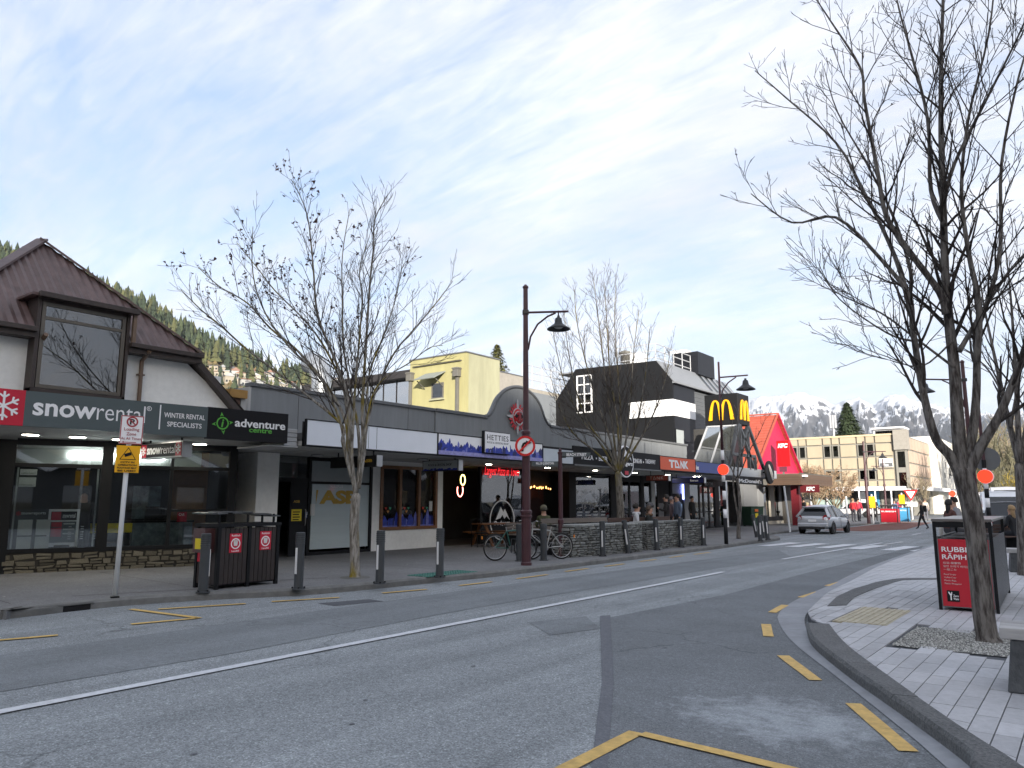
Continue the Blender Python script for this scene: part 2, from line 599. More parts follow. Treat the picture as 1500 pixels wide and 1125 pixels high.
# ---- painted markings
def strip(name, a, b, w, m, z=0.012, n=1):
    a, b = Vector(a), Vector(b)
    t = (b - a).normalized()
    k = Vector((-t.y, t.x)) * (w / 2)
    pts = []
    steps = max(2, int((b - a).length / 0.25))
    left, right = [], []
    for i in range(steps + 1):
        c = a.lerp(b, i / steps)
        left.append(tuple(c + k * R.uniform(.94, 1.06)))
        right.append(tuple(c - k * R.uniform(.94, 1.06)))
    return sheet(name, left + right[::-1], z, m)
def pstrip(name, x0, y0, x1, y1, w, m, z=0.012):
    return strip(name, g2(x0, y0, z), g2(x1, y1, z), w, m, z)
pstrip('centre_line', -300, 1100, 1060, 837.5, 0.13, M_WHITEP)
pstrip('centre_line', 1146, 819, 1292, 795, 0.13, M_WHITEP)
pstrip('lane_line', 1295, 797.5, 1322, 793.5, 0.10, M_WHITEP)
pstrip('lane_line', 1336, 783.5, 1349, 781, 0.10, M_WHITEP)
for a in ((-90, 945, 85, 930), (192, 892, 293, 905), (192, 914, 290, 905), (232, 892, 360, 884), (398, 881, 497, 875), (560, 868.5, 625, 863), (673, 857.5, 720, 852), (757, 847.5, 802, 841.5),
          (828, 837, 861, 832.5), (886, 829.5, 914, 825.8), (937, 822.4, 961, 819.3), (981, 816.6, 1001, 813.9), (1017, 812, 1040, 809)):
    pstrip('yellow_edge_line', *a, 0.10, M_YELP)
for a in ((1122, 914, 1126, 932), (1147, 960, 1195, 996), (1250, 1030, 1331, 1100), (1131, 897, 1150, 886), (1173, 875, 1199, 867), (1212, 858, 1232, 852.5), (1243, 846.5, 1262, 841), (1270, 836.5, 1284, 832.5), (1295, 828.5, 1307, 825.5), (1314, 822.5, 1323, 820)):
    pstrip('yellow_kerb_dash', *a, 0.12, M_YELP)
pstrip('yellow_box_line', 800, 1140, 932, 1072, 0.12, M_YELP)
pstrip('yellow_box_line', 940, 1074, 1190, 1134, 0.10, M_YELP, 0.015)
for x in (-9.75, -8.75, -7.7, -6.65, -5.6, -4.7):
    strip('crossing_bar', (x, 28.0), (x + 0.25, 31.0), 0.5, M_WHITEP)

# ---- left footpath, kerb and drain
kl = [(-12.9, -40), (-12.4, 0), (-12.12, 4.24), (-12.2, 5.3), (-12.1, 6.2), (-11.78, 7.11), (-10.95, 8.8), (-10.62, 11.66), (-10.45, 13), (-10.4, 15.5), (-10.4, 21), (-10.45, 26), (-10.6, 28.5), (-10.62, 31.5), (-10.9, 33.4), (-11.9, 35.0), (-12.7, 37.5), (-12.9, 42), (-12.9, 60), (-12.4, 72), (-11.4, 84), (-12.5, 90), (-18, 93.5), (-40, 94)]
kl = smoothline(kl, 4)
kin = offset(kl, 0.14)
sheet('left_footpath', [(-60, -40)] + kin + [(-60, 94)], KERB, M_FOOT, -0.02)
kb = MB()
for i in range(len(kl) - 1):
    a, b, c, d = kl[i], kl[i + 1], kin[i + 1], kin[i]
    bt = [Vector(a).lerp(Vector(d), 0.25), Vector(b).lerp(Vector(c), 0.25)]
    kb.add([(a[0], a[1], -0.02), (b[0], b[1], -0.02), (b[0], b[1], KERB - 0.03), (a[0], a[1], KERB - 0.03), (bt[0].x, bt[0].y, KERB + 0.005), (bt[1].x, bt[1].y, KERB + 0.005), (c[0], c[1], KERB + 0.005), (d[0], d[1], KERB + 0.005)],
           [(0, 1, 2, 3), (3, 2, 5, 4), (4, 5, 6, 7)])
struct(kb.build('left_kerb', M_KERBL, smooth=False))
t = thing('drain_inlet', 'dark slot drain opening in the left kerb below the leaning parking sign', 'drain', (-12.2, 5.0, 0), radians(91))
B('slot', mat('slot shade black', (0.006, 0.006, 0.007), 0.9, 0), t, -0.42, 0.46, -0.03, 0.05, 0.0, 0.085)  # solid black box, its colour standing in for the shade inside the opening
B('lintel', M_KERBL, t, -0.47, 0.5, -0.05, 0.06, 0.086, 0.122, bev=0.01)
# joints and a strip drain on the left footpath
for a in ((105, 873, 290, 863), (410, 850, 480, 846)):
    pstrip('footpath_joint', *a, 0.035, mat('footpath joint', (0.02, 0.02, 0.022), 0.9, 0.1), KERB + 0.004)
for yy in (-1.2, 1.9, 4.6, 7.4, 12.6, 15.2, 17.9, 20.8, 24, 27, 30, 33):
    strip('footpath_joint', (-12.8 if yy < 8 else -11.2, yy), (-17.0, yy + 0.35), 0.012, MATS['footpath joint'], KERB + 0.004)
# green tactile tiles by the kerb
t = thing('tactile_tile_mat', 'pale green tactile tiles on the footpath beside the kerb, left of the bicycles', 'tactile paving', tuple(G(672, 841, KERB)), radians(88))
MT = mat('green tactile', (0.05, 0.17, 0.14), 0.7, 0.15)
for i in range(2):
    for j in range(5):
        tb = MB().box(j * .30 - .9 + .005, j * .30 - .6 - .005, i * .3 + .005, i * .3 + .295, 0.0, 0.012)
        for a in range(4):
            for b in range(4):
                cx, cy = j * .3 - .9 + .0375 + a * .075, i * .3 + .0375 + b * .075
                tb.box(cx - .014, cx + .014, cy - .014, cy + .014, 0.012, 0.017)
        tb.build('tile', MT, t)

# ---- right-hand kerb build-out
chan_out = smoothline(right_edge + [(-5.3, 46), (-5.6, 70)], 4)
chan_in = smoothline([(0.5, 3.75), (-0.48, 4.95), (-0.63, 5.3), (-1.0, 6.0), (-1.75, 7.28), (-2.5, 8.65), (-2.95, 9.86), (-3.28, 10.9), (-3.5, 12.0), (-3.68, 13.5), (-3.85, 15.8), (-4.25, 21.3), (-4.6, 33.4), (-4.95, 46), (-5.2, 70)], 4)
ch = MB()
n = min(len(chan_out), len(chan_in))
def resample(pl, n):
    pl = [Vector(p) for p in pl]
    ds = [0]
    for a, b in zip(pl, pl[1:]):
        ds.append(ds[-1] + (b - a).length)
    out = []
    j = 0
    for i in range(n):
        s = ds[-1] * i / (n - 1)
        while j < len(pl) - 2 and ds[j + 1] < s:
            j += 1
        k = (s - ds[j]) / max(ds[j + 1] - ds[j], 1e-9)
        out.append(tuple(pl[j].lerp(pl[j + 1], k)))
    return out
ca, cb = resample(chan_out, 120), resample(chan_in, 120)
for i in range(119):
    ch.quad((*ca[i], 0.010), (*ca[i + 1], 0.010), (*cb[i + 1], 0.03), (*cb[i], 0.03))
struct(ch.build('kerb_channel', M_CONC))
# paved surface of the build-out
lowc = [(0.5, 3.9), (-0.48, 5.38), (-0.88, 6.09), (-1.55, 7.36), (-2.19, 8.64), (-2.72, 9.91)]
upc = [(-3.24, 10.9), (-3.42, 12.0), (-3.64, 13.5), (-3.81, 15.8), (-4.21, 21.3), (-4.56, 33.4), (-4.9, 46), (-5.15, 70)]
lowc, upc = smoothline(lowc, 4), smoothline(upc, 4)
pav = sheet('right_footpath', [(40, 3.9)] + lowc + [(-2.98, 10.2)] + upc + [(40, 70)], 0.105, M_JOINT, -0.02)
def f_low(x):
    for (xa, ya), (xb, yb) in zip(lowc, lowc[1:]):
        if xb <= x <= xa:
            return ya + (yb - ya) * (x - xa) / (xb - xa)
    return 9.95 if x < -2.7 else 3.9
edge_l = [(-2.72, 9.91), (-2.98, 10.2)] + upc
def h_left(y):
    if y < 9.91:
        return -2.72
    for (xa, ya), (xb, yb) in zip(edge_l, edge_l[1:]):
        if ya <= y <= yb:
            return xa + (xb - xa) * (y - ya) / max(yb - ya, 1e-6)
    return -5
gravel_poly = [g2(1312, 941, KERB), g2(1352, 917, KERB), g2(1485, 940, KERB), g2(1480, 974, KERB)]
GX0, GX1, GY0, GY1 = -1.82, -0.55, 8.95, 10.45      # gravel bed around the tree
TX0, TX1, TY0, TY1 = -2.75, -2.12, 10.25, 11.85      # cream tactile tiles
pavers = []
W, LN = 0.152, 0.46
i = 0
x = -4.9
while x < 0.9:
    y = 4.0 + (i * 0.37) % LN
    while y < 34:
        ln = LN * (0.78 if (i * 7 + int(y * 3)) % 3 == 0 else 1.0)
        x0, x1, y0, y1 = x + .004, x + W - .004, y + .004, y + ln - .004
        y += ln
        cxm, cym = (x0 + x1) / 2, (y0 + y1) / 2
        if GX0 - .02 < cxm < GX1 + .02 and GY0 - .02 < cym < GY1 + .02 or TX0 < cxm < TX1 and TY0 < cym < TY1:
            continue
        la, lb = f_low(x0), f_low(x1)
        q = [(x0, max(y0, la)), (x1, max(y0, lb)), (x1, y1), (x0, y1)]
        if q[0][1] >= y1 - .01 and q[1][1] >= y1 - .01:
            continue
        q[2] = (x1, max(y1, q[1][1])); q[3] = (x0, max(y1, q[0][1]))
        h0, h1 = h_left(y0), h_left(y1)
        if x1 <= min(h0, h1):
            continue
        q = [(max(px_, h_left(py_)), py_) for px_, py_ in q]
        pavers.append((hypot(cxm, cym), q))
    x += W
    i += 1
# in the picture: left of the frame's right edge
vis = [p for p in pavers if p[1][0][0] < 0.02 - 0.045 * p[1][0][1] + 0.12]
vis.sort(key=lambda p: p[0])
near = vis[:300]
ids = set(id(p) for p in near)
far_mb = MB()
for p in pavers:
    mbp = MB() if id(p) in ids else far_mb
    top = KERB + R.uniform(-.0015, .0015)
    mbp.slab(p[1], 0.095, top)
    if id(p) in ids:
        mbp.build('paver', M_PAVER, pav)
o = far_mb.build('distant_pavers', M_PAVER, pav)
o['kind'] = 'stuff'
# raised stone kerb, split into stones
ko = smoothline([(0.45, 3.6), (-0.63, 5.15), (-0.73, 5.49), (-1.22, 6.37), (-1.93, 7.58), (-2.59, 8.84), (-2.95, 9.86)], 5)
ki = smoothline([(0.75, 3.8), (-0.40, 5.25), (-0.48, 5.4), (-0.88, 6.09), (-1.55, 7.36), (-2.19, 8.64), (-2.70, 9.93)], 5)
ko, ki = resample(ko, 43), resample(ki, 43)
ks = thing('stone_kerb', 'rough dark stone kerb curving round the paved build-out', 'kerb', (-1.9, 7.5, 0))
step = 7
for s0 in range(0, 42, step):
    kb = MB()
    hseg = R.uniform(-.004, .006)
    for k in range(s0, s0 + step):
        e0, e1 = (0.012 if k == s0 else 0), (0.012 if k == s0 + step - 1 else 0)
        A, D = Vector(ko[k]).lerp(Vector(ko[k + 1]), e0), Vector(ki[k]).lerp(Vector(ki[k + 1]), e0)
        Bq, Cq = Vector(ko[k + 1]).lerp(Vector(ko[k]), e1), Vector(ki[k + 1]).lerp(Vector(ki[k]), e1)
        j = [noise.noise(Vector((q.x * 9, q.y * 9, 1))) * 0.010 for q in (A, Bq)]
        tA, tB = A.lerp(D, .10 + j[0] * 3), Bq.lerp(Cq, .10 + j[1] * 3)
        zt = KERB + 0.012 + hseg
        kb.add([(A.x, A.y, 0.0), (Bq.x, Bq.y, 0.0), (Bq.x, Bq.y, zt - .03 + j[1]), (A.x, A.y, zt - .03 + j[0]), (tA.x, tA.y, zt), (tB.x, tB.y, zt), (Cq.x, Cq.y, zt), (D.x, D.y, zt), (Cq.x, Cq.y, 0), (D.x, D.y, 0)],
               [(0, 1, 2, 3), (3, 2, 5, 4), (4, 5, 6, 7), (7, 6, 8, 9)] + ([(0, 3, 4, 7, 9)] if k == s0 else []) + ([(1, 2, 5, 6, 8)] if k == s0 + step - 1 else []))
    kb.build('kerb_stone', M_BLUESTONE, ks, world=True)
# flush dark kerb on the far side of the ramp
ku_o = [g2(*p, KERB) for p in ((1212, 888), (1225, 875), (1250, 863), (1290, 851.5), (1320, 847), (1372, 847))]
ku_i = [g2(*p, KERB) for p in ((1240, 887), (1250, 876), (1275, 865), (1308, 853.5), (1325, 849.5), (1372, 849))]
kuo, kui = resample(ku_o, 21), resample(ku_i, 21)
ks2 = thing('flush_stone_edging', 'dark stone edging flush with the pavers beyond the tactile tiles', 'kerb', (-3.2, 13.5, KERB))
for s0 in range(0, 20, 5):
    kb = MB()
    kb.slab(kuo[s0:s0 + 6] + kui[s0:s0 + 6][::-1], 0.02, KERB + 0.008)
    kb.build('edging_stone', M_BLUESTONE, ks2, world=True)
# cream tactile tiles
t = thing('tactile_tiles', 'cream ribbed tactile tiles at the kerb ramp in the grey pavers', 'tactile paving', (-2.44, 11.05, KERB))
MTC = mat('cream tactile', (0.40, 0.36, 0.26), 0.7, 0.12, 8, rnd=.05)
for i in range(2):
    for j in range(5):
        x0, y0 = TX0 - t.location.x + i * .315, TY0 - t.location.y + j * .32
        tb = MB().box(x0 + .003, x0 + .312, y0 + .003, y0 + .317, -0.02, 0.004)
        for k in range(4):
            cx = x0 + .04 + k * .077
            tb.box(cx - .018, cx + .018, y0 + .01, y0 + .31, .004, .010)
        tb.build('tile', MTC, t)
# gravel bed
M_GRAV = mat('gravel stone', (0.30, 0.30, 0.28), 0.9, 0.3, 30, rnd=0.0)
gb = sheet('gravel_bed', [(GX0, GY0), (GX1 + .5, GY0), (GX1 + .5, GY1), (GX0, GY1)], KERB - 0.004, mat('gravel base', (0.12, 0.12, 0.11), 0.95, 0.4, 60))
gs = MB()
for _ in range(5200):
    x, y, s = R.uniform(GX0, GX1 + .2), R.uniform(GY0, GY1), R.uniform(.006, .014)
    a = R.uniform(0, pi)
    c, q = cos(a) * s, sin(a) * s
    z = KERB - .004
    h = s * R.uniform(.5, 1.0)
    k = R.choice((0, 0, 1, 2))
    gs.cur = k
    gs.add([(x + c, y + q, z), (x - q, y + c, z), (x - c, y - q, z), (x + q, y - c, z), (x + c * .3, y + q * .3, z + h), (x - c * .4, y + q * .2, z + h * .9)],
           [(0, 1, 4), (1, 5, 4), (1, 2, 5), (2, 3, 5), (3, 4, 5), (3, 0, 4)])
o = gs.build('gravel', [M_GRAV, mat('gravel pale', (0.45, 0.45, 0.42), .9, .2, 30), mat('gravel dark', (0.13, 0.13, 0.125), .9, .2, 30)])
tag(o, 'loose grey gravel around the foot of the big right tree', 'gravel', kind='stuff')

# ------------------------------------------------------------------ shared building materials
M_WHITEW = mat('white render', (0.84, 0.84, 0.81), 0.85, 0.05, 8, 0.25, 50, var2=0.06, scale2=0.8)
M_BROWNR = mat('brown roofing iron', (0.105, 0.068, 0.064), 0.5, 0.25, 5, stretch=(1, 1, .25), var2=0.2, scale2=1.5)
M_BROWNT = mat('brown painted timber', (0.045, 0.032, 0.027), 0.55, 0.2, 10, 0.15, 40)
M_PIPE = mat('tan downpipe', (0.16, 0.105, 0.07), 0.5, 0.12)
M_BRONZE = mat('bronze window frame', (0.11, 0.095, 0.075), 0.4, 0.1)
M_BLACK = mat('black frame', (0.007, 0.0075, 0.009), 0.55, 0.15, spec=.25)
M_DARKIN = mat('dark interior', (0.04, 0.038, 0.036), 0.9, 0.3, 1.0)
M_SLATE = mat('slate sign face', (0.075, 0.098, 0.102), 0.45, 0.05)
M_CHAR = mat('charcoal sign face', (0.012, 0.012, 0.014), 0.6, 0.08, spec=.2)
M_REDS = mat('sign red', (0.52, 0.006, 0.03), 0.45, 0.04)
M_WHITE = mat('sign white', (0.86, 0.86, 0.87), 0.5, 0.02)
M_GREEN = mat('sign green', (0.10, 0.42, 0.05), 0.5, 0.02)
M_SOFF = mat('soffit grey', (0.42, 0.42, 0.41), 0.8, 0.06)
M_GREYP = mat('grey parapet board', (0.20, 0.212, 0.22), 0.7, 0.09, 5, rnd=0.04, var2=0.08, scale2=0.7, stretch=(1.6, 1, .18))
M_GREYT = mat('grey flashing', (0.12, 0.125, 0.13), 0.5, 0.1)
M_LAMPON = mat('downlight glow', (1.0, 0.93, 0.78), 0.5, 0, emit=9.0)
M_TUBE = mat('fluorescent tube', (0.95, 1.0, 1.0), 0.5, 0, emit=9.0)
M_GLASS = glass_mat('shop glass', (0.82, 0.86, 0.86), 1.0, 0.09)
M_GLASSD = glass_mat('dark glass', (0.25, 0.28, 0.30), 1.0, 0.10)
M_PAPER = mat('paper notice', (0.62, 0.62, 0.60), 0.8, 0.08, 30)
M_YELN = mat('yellow notice', (0.70, 0.55, 0.02), 0.6, 0.06)
M_WOOD = mat('varnished timber', (0.20, 0.085, 0.03), 0.4, 0.25, 6, stretch=(1, 1, 8))
M_CHROME = mat('brushed metal', (0.45, 0.45, 0.45), 0.3, 0.05, metal=1.0)

def downlight(parent, x, y, z, r=0.13, on=True, name='downlight'):
    o = MB().lathe([(r, z - .03), (r * 1.05, z)], 16, (x, y, 0)).build(name, M_GREYT, parent)
    MB().lathe([(r * .85, z - .036), (r * .86, z - .031)], 16, (x, y, 0)).build('lens', M_LAMPON if on else M_WHITE, o)
    return o
def frame(name, m, parent, u0, u1, z0, z1, d0, d1, w, bars_u=(), bars_z=(), bw=None):
    b = MB()
    bw = bw or w
    b.box(u0, u0 + w, d0, d1, z0, z1); b.box(u1 - w, u1, d0, d1, z0, z1)
    b.box(u0 + w, u1 - w, d0, d1, z0, z0 + w); b.box(u0 + w, u1 - w, d0, d1, z1 - w, z1)
    for u in bars_u:
        b.box(u - bw / 2, u + bw / 2, d0 + .002, d1 - .002, z0 + w, z1 - w)
    for z in bars_z:
        b.box(u0 + w, u1 - w, d0 + .004, d1 - .004, z - bw / 2, z + bw / 2)
    return b.build(name, m, parent)
def snowflake(name, parent, m, cx, cz, r, d, w):
    b = MB()
    for k in range(6):
        a = pi / 2 + k * pi / 3
        e = (cx + r * cos(a), d, cz + r * sin(a))
        b.flat((cx, d - k * .0004, cz), e[:1] + (d - k * .0004,) + e[2:], w, .004)
        q = Vector((cx + .58 * r * cos(a), d, cz + .58 * r * sin(a)))
        for s in (-1, 1):
            b.flat((q.x, d - .003, q.z), (q.x + .36 * r * cos(a + s * .9), d - .003, q.z + .36 * r * sin(a + s * .9)), w * .9, .003)
    return b.build(name, m, parent)

# ------------------------------------------------------------------ snow rental building
FU = Fr(-16.0, 0, 90)                              # upper wall, parallel to the street
A = fthing('shop_building', 'white rendered shop with a brown corrugated roof and a big dormer window', 'building', FU)
uL = -7.0
D_ = -0.30
u_r, z_e = FU.px(296, 523, -.36)
z_e = (z_e + FU.px(0, 474, -.36)[1]) / 2 + .02
u_r -= .1
u_b, z_b = FU.px(336, 592)
zs = 3.2
uw0, zw0 = FU.px(50, 565, D_); uw1, zw1 = FU.px(178, 582, D_)
zw = (zw0 + zw1) / 2
ut0, zt0 = FU.px(64, 444, D_); ut1, zt1 = FU.px(182, 464, D_)
zt = (zt0 + zt1) / 2
# wall pieces around the dormer opening
mw = MB()
mw.prism([(uL, zs), (uw0 - .02, zs), (uw0 - .02, z_e), (uL, z_e)], 0, .25)
mw.prism([(uw0 - .02, zs), (uw1 + .02, zs), (uw1 + .02, zw - .05), (uw0 - .02, zw - .05)], 0, .25)
mw.prism([(uw1 + .02, zs), (u_b + .35, zs), (u_b - .02, z_b), (u_r - .25, z_e), (uw1 + .02, z_e)], 0, .25)
mw.build('wall', M_WHITEW, A)
mw = MB().box(uL, u_b - .1, .25, 9.0, zs, z_e - .3)
mw.build('wall_core', M_WHITEW, A)
# slanted dark barge board on the right
bb = MB()
dn = Vector((u_b + .42 - u_r, 0, zs - z_e)).normalized()
bb.bar((u_r - .02, -.06, z_e + .0), (u_b + .22, -.06, z_b - .25), .30, .13)
bb.build('barge_board', M_BROWNT, A)
sl = MB().quad((u_r + .05, -.12, z_e + .06), (u_b + .42, -.12, z_b - .2), (u_b + .42, 8, z_b - .2), (u_r + .05, 8, z_e + .06))
sl.build('side_cladding', M_BROWNT, A)
# pyramid roof with corrugations
best = None
for k in range(10, 900):
    d = k * 0.01
    ua, za = FU.px(62, 354, d)
    e = abs((u_r + .1 - ua) - (d + .25))
    if best is None or e < best[0]:
        best = (e, d, ua, za)
_, ad, ua, za = best
e0, ee = -0.32, z_e + 0.04                         # eave line in front of the wall
hw = u_r + .12 - ua
def corr_slope(b, p00, p10, apex, n, cut=None):              # triangle eave p00-p10 to apex, with ribs
    p00, p10, apex = Vector(p00), Vector(p10), Vector(apex)
    nrm = (p10 - p00).cross(apex - p00).normalized()
    if nrm.z < 0:
        nrm = -nrm
    L = (p10 - p00).length
    base = p00.lerp(p10, (apex - p00).dot((p10 - p00).normalized()) / L)
    up = apex - base
    ux = (p10 - p00).normalized()
    t0 = (base - p00).length / L
    rows = []
    for i in range(n + 1):
        t = i / n
        h = t / t0 if t < t0 else (1 - t) / (1 - t0)
        off = nrm * (0.018 if i % 2 else -0.012)
        a = p00 + ux * (t * L)
        lo = 0.0
        if cut and cut[0] < a.x < cut[1]:
            lo = min(max(h, 0), (cut[2] - a.z) / up.z)
        rows.append((a + up * lo + off, a + up * max(h, 0) + off))
    vs = [v for r in rows for v in r]
    b.add(vs, [(2 * i, 2 * i + 2, 2 * i + 3, 2 * i + 1) for i in range(n)])
rf = MB()
corr_slope(rf, (ua - hw, e0, ee), (u_r + .12, e0, ee), (ua, ad, za), int(hw * 2 / .085), (uw0 - .09, uw1 + .08, zt + .10))
corr_slope(rf, (u_r + .12, e0, ee), (u_r + .12, ad + hw, ee), (ua, ad, za), 40)
corr_slope(rf, (ua - hw, ad + hw, ee), (ua - hw, e0, ee), (ua, ad, za), 40)
roof = rf.build('roof', M_BROWNR, A)
hb = MB()
hb.bar((u_r + .14, e0, ee + .03), (ua, ad, za + .05), .24, .05)
hb.build('ridge_cap', M_BROWNR, roof)
MB().bar((ua - hw - .02, e0, ee + .03), (ua, ad, za + .05), .24, .05).build('ridge_cap', M_BROWNR, roof)
for a, b_ in ((uL, uw0 - .07), (uw1 + .06, u_r + .12)):
    B('gutter', M_BROWNT, A, a, b_, e0 - .12, e0 - .02, ee - .10, ee - .005, bev=.01)
    B('fascia', M_BROWNT, A, a, b_, e0 - .02, e0 + .02, ee - .20, ee - .03)
    B('eave_soffit', M_BROWNT, A, a, b_, e0 + .02, 0.0, ee - .20, ee - .17)
# dormer
dw = MB()
dw.box(uw0 - .07, uw0, D_, 1.6, zw - .10, zt + .10); dw.box(uw1, uw1 + .06, D_, 1.6, zw - .10, zt + .10)
dw.box(uw0 - .07, uw1 + .06, D_, .1, zw - .10, zw - .01); dw.box(uw0, uw1, D_ + .02, 1.0, zt + .02, zt + .10)
dorm = dw.build('dormer', M_BROWNT, A)
B('dormer_roof', M_BROWNR, dorm, uw0 - .22, uw1 + .14, D_ - .1, 2.6, zt + .10, zt + .15)
B('dormer_gutter', M_BROWNT, dorm, uw0 - .12, uw1 + .16, D_ - .2, D_ - .1, zt + .07, zt + .18, bev=.012)
zm = FU.px(120, 474, D_)[1]
win = frame('window', M_BRONZE, A, uw0 + .02, uw1 - .02, zw, zt + .02, D_ + .02, D_ + .1, .07, bars_z=(zm,), bw=.06)
M_GLASSW = glass_mat('upper window glass', (0.12, 0.15, 0.19), 0.75, 0.14)
B('pane', M_GLASSW, win, uw0 + .05, uw1 - .05, D_ + .05, D_ + .06, zw + .05, zm - .02)
B('pane', M_GLASSW, win, uw0 + .05, uw1 - .05, D_ + .05, D_ + .06, zm + .02, zt)
B('room', M_DARKIN, win, uw0, uw1, .9, 1.0, zw, zt)
for x in (35, 193):
    u = FU.u_at(x, -.07)
    p = MB().tube([(u, -.07, zs - .2), (u, -.07, ee - .3), (u, e0 - .06, ee - .12)], .045, 8)
    p.box(u - .07, u + .07, -.11, -.0, ee - .62, ee - .59)
    p.build('downpipe', M_PIPE, A)
B('downpipe', M_PIPE, dorm, uw1 + .08, uw1 + .15, D_ - .1, D_ - .03, ee - .1, zt + .08)
# rainwater head box by the neighbour
uu, zz = FU.px(346, 577, .3)
t = B('rainwater_head', mat('ochre box', (0.34, 0.19, 0.05), .7, .15), A, uu - .22, uu + .25, .2, .6, zz - .10, zz + .10)
B('pipe', mat('rusty pipe', (0.10, 0.055, 0.04), .7, .2), t, uu - .02, uu + .12, .3, .45, zz - .9, zz - .10)
B('flashing_pipe', M_SOFF, A, uu + .14, uu + .28, .3, .5, zs, zz - .1)

# fascia signs, turned a little towards the camera
FS = Fr(-14.3, 10.38, 83.5)
z0s, z1s = 2.93, 3.56
uS = [FS.px(x, 600)[0] for x in (-70, 35.5, 305, 425)]
for k in range(3):
    pass
can = fthing('shop_canopy', 'flat canopy with round downlights over the ski rental shopfront', 'canopy', FS)
MB().slab([(uS[0] - 1, .12), (0, .12), (.02, .6), (0.9, 3.6), (uS[0] - 1, 4.6)], 2.96, 3.14).build('soffit', M_SOFF, can)
B('back_beam', M_CHAR, can, uS[0] - 1, 0, .10, .2, 2.94, 3.5)
for x, y in ((45, 635), (114, 638.5), (176, 642), (293, 649)):
    p = FS.M.inverted() @ G(x, y, 2.96)
    downlight(can, p.x, p.y, 2.96, .17)
t = fthing('snowflake_sign', 'red square sign panel with a white snowflake at the far left', 'sign', FS)
B('panel', M_REDS, t, uS[0], uS[1], 0, .09, z0s, z1s)
cx, cz = FS.px(5, 594)
snowflake('snowflake', t, M_WHITE, cx, cz, .255, -.004, .035)
t = fthing('rental_sign', 'long slate grey fascia sign reading snowrental winter rental specialists', 'sign', FS)
B('panel', M_SLATE, t, uS[1] + .002, uS[2], 0, .09, z0s, z1s)
a, b_ = FS.px(49, 590), FS.px(142, 590)
zb = z0s + .2
txt(t, 'snow', a[0], b_[0], zb, zb + .235, -.004, M_WHITE, bold=.022)
c = FS.px(214, 590)[0]
txt(t, 'rental', b_[0] + .015, c, zb, zb + .33, -.004, M_WHITE, bold=-.006)
txt(t, 'R', c + .05, c + .085, zb + .27, zb + .32, -.004, M_WHITE)
rg = MB().lathe([(.047, -.001), (.047, .001), (.037, .001), (.037, -.001)], 20, (c + .068, -.004, zb + .295), 'y')
rg.build('ring', M_WHITE, t)
u = FS.px(235, 600)[0]
B('divider', M_WHITE, t, u - .012, u + .012, -.006, -.001, z0s + .1, z1s - .04)
a, b_ = FS.px(241, 600)[0], FS.px(301, 600)[0]
txt(t, 'WINTER RENTAL', a, b_, z0s + .35, z0s + .45, -.004, M_WHITE, bold=.01)
txt(t, 'SPECIALISTS', a + .07, b_ - .06, z0s + .17, z0s + .27, -.004, M_WHITE, bold=.01)
t = fthing('adventure_sign', 'charcoal fascia sign with green compass and the words adventure centre', 'sign', FS)
B('panel', M_CHAR, t, uS[2] + .002, 0, 0, .12, z0s - .02, z1s + .01)
cx, cz = FS.px(326, 620)
ring = MB().lathe([(.135, -.002), (.135, .002), (.108, .002), (.108, -.002)], 28, (cx, -.004, cz), 'y')
for k in range(4):
    a = k * pi / 2 + .15
    q = lambda r, e: (cx + r * cos(a + e), cz + r * sin(a + e))
    ring.prism([q(.15, -.26), q(.235, 0), q(.15, .26), q(.172, 0)], -.006, -.002)
ring.build('compass', M_GREEN, t)
txt(t, 'i', cx - .03, cx + .03, cz - .085, cz + .085, -.004, M_GREEN, bold=.02, shear=.15)
a, b_ = FS.px(344, 620)[0], FS.px(418, 620)[0]
txt(t, 'adventure', a, b_, cz - .05, cz + .13, -.004, M_WHITE, bold=.02)
txt(t, 'centre', a + .33, b_ - .32, cz - .15, cz - .055, -.004, M_GREEN, bold=.02)
lv = fthing('canopy_end_louvre', 'pale ribbed metal end of the canopy between the charcoal and blank signs', 'flashing', FS)
for k in range(4):
    B('louvre', mat('pale metal', (.45, .46, .47), .5, .08), lv, .01, .34, .16, 1.2, z0s - .06 + k * .10, z0s + .03 + k * .10, bev=.01)
B('tray', MATS['pale metal'], lv, -.4, .36, .14, 1.6, z0s - .09, z0s - .065)

# hanging snowrental sign, at right angles to the street
p = G(262, 640, 2.95)
FH = Fr(-15.75, 8.35, 0)
uh0, zh0 = FH.px(206, 672); uh1, zh1 = FH.px(267, 645)
t = fthing('hanging_rental_sign', 'small hanging box sign reading snowrental between two red snowflake squares', 'sign', FH)
zlo, zhi = FH.px(236, 669)[1], FH.px(236, 650)[1]
zlo, zhi = zlo + .0, zhi + .0
B('box', M_CHROME, t, uh0, uh1 + .02, 0, .22, zlo - .03, zhi + .03)
B('face', M_CHAR, t, uh0 + .02, uh1, -.006, 0, zlo, zhi)
sq = (zhi - zlo)
for uq in (uh0 + .02, uh1 - sq * .8):
    B('red_square', M_REDS, t, uq, uq + sq * .8, -.010, -.006, zlo, zhi)
    snowflake('snowflake', t, M_WHITE, uq + sq * .4, (zlo + zhi) / 2, sq * .36, -.014, sq * .07)
txt(t, 'snow', uh0 + .05 + sq * .8, (uh0 + uh1) / 2 + .02, zlo + .06, zhi - .08, -.010, M_WHITE, bold=.035)
txt(t, 'rental', (uh0 + uh1) / 2 + .03, uh1 - sq * .85, zlo + .06, zhi - .045, -.010, M_WHITE)
for uq in (uh0 + .2, uh1 - .2):
    MB().bar((uq, .1, zhi + .03), (uq, .1, 2.96), .03).build('hanger', M_BLACK, t)

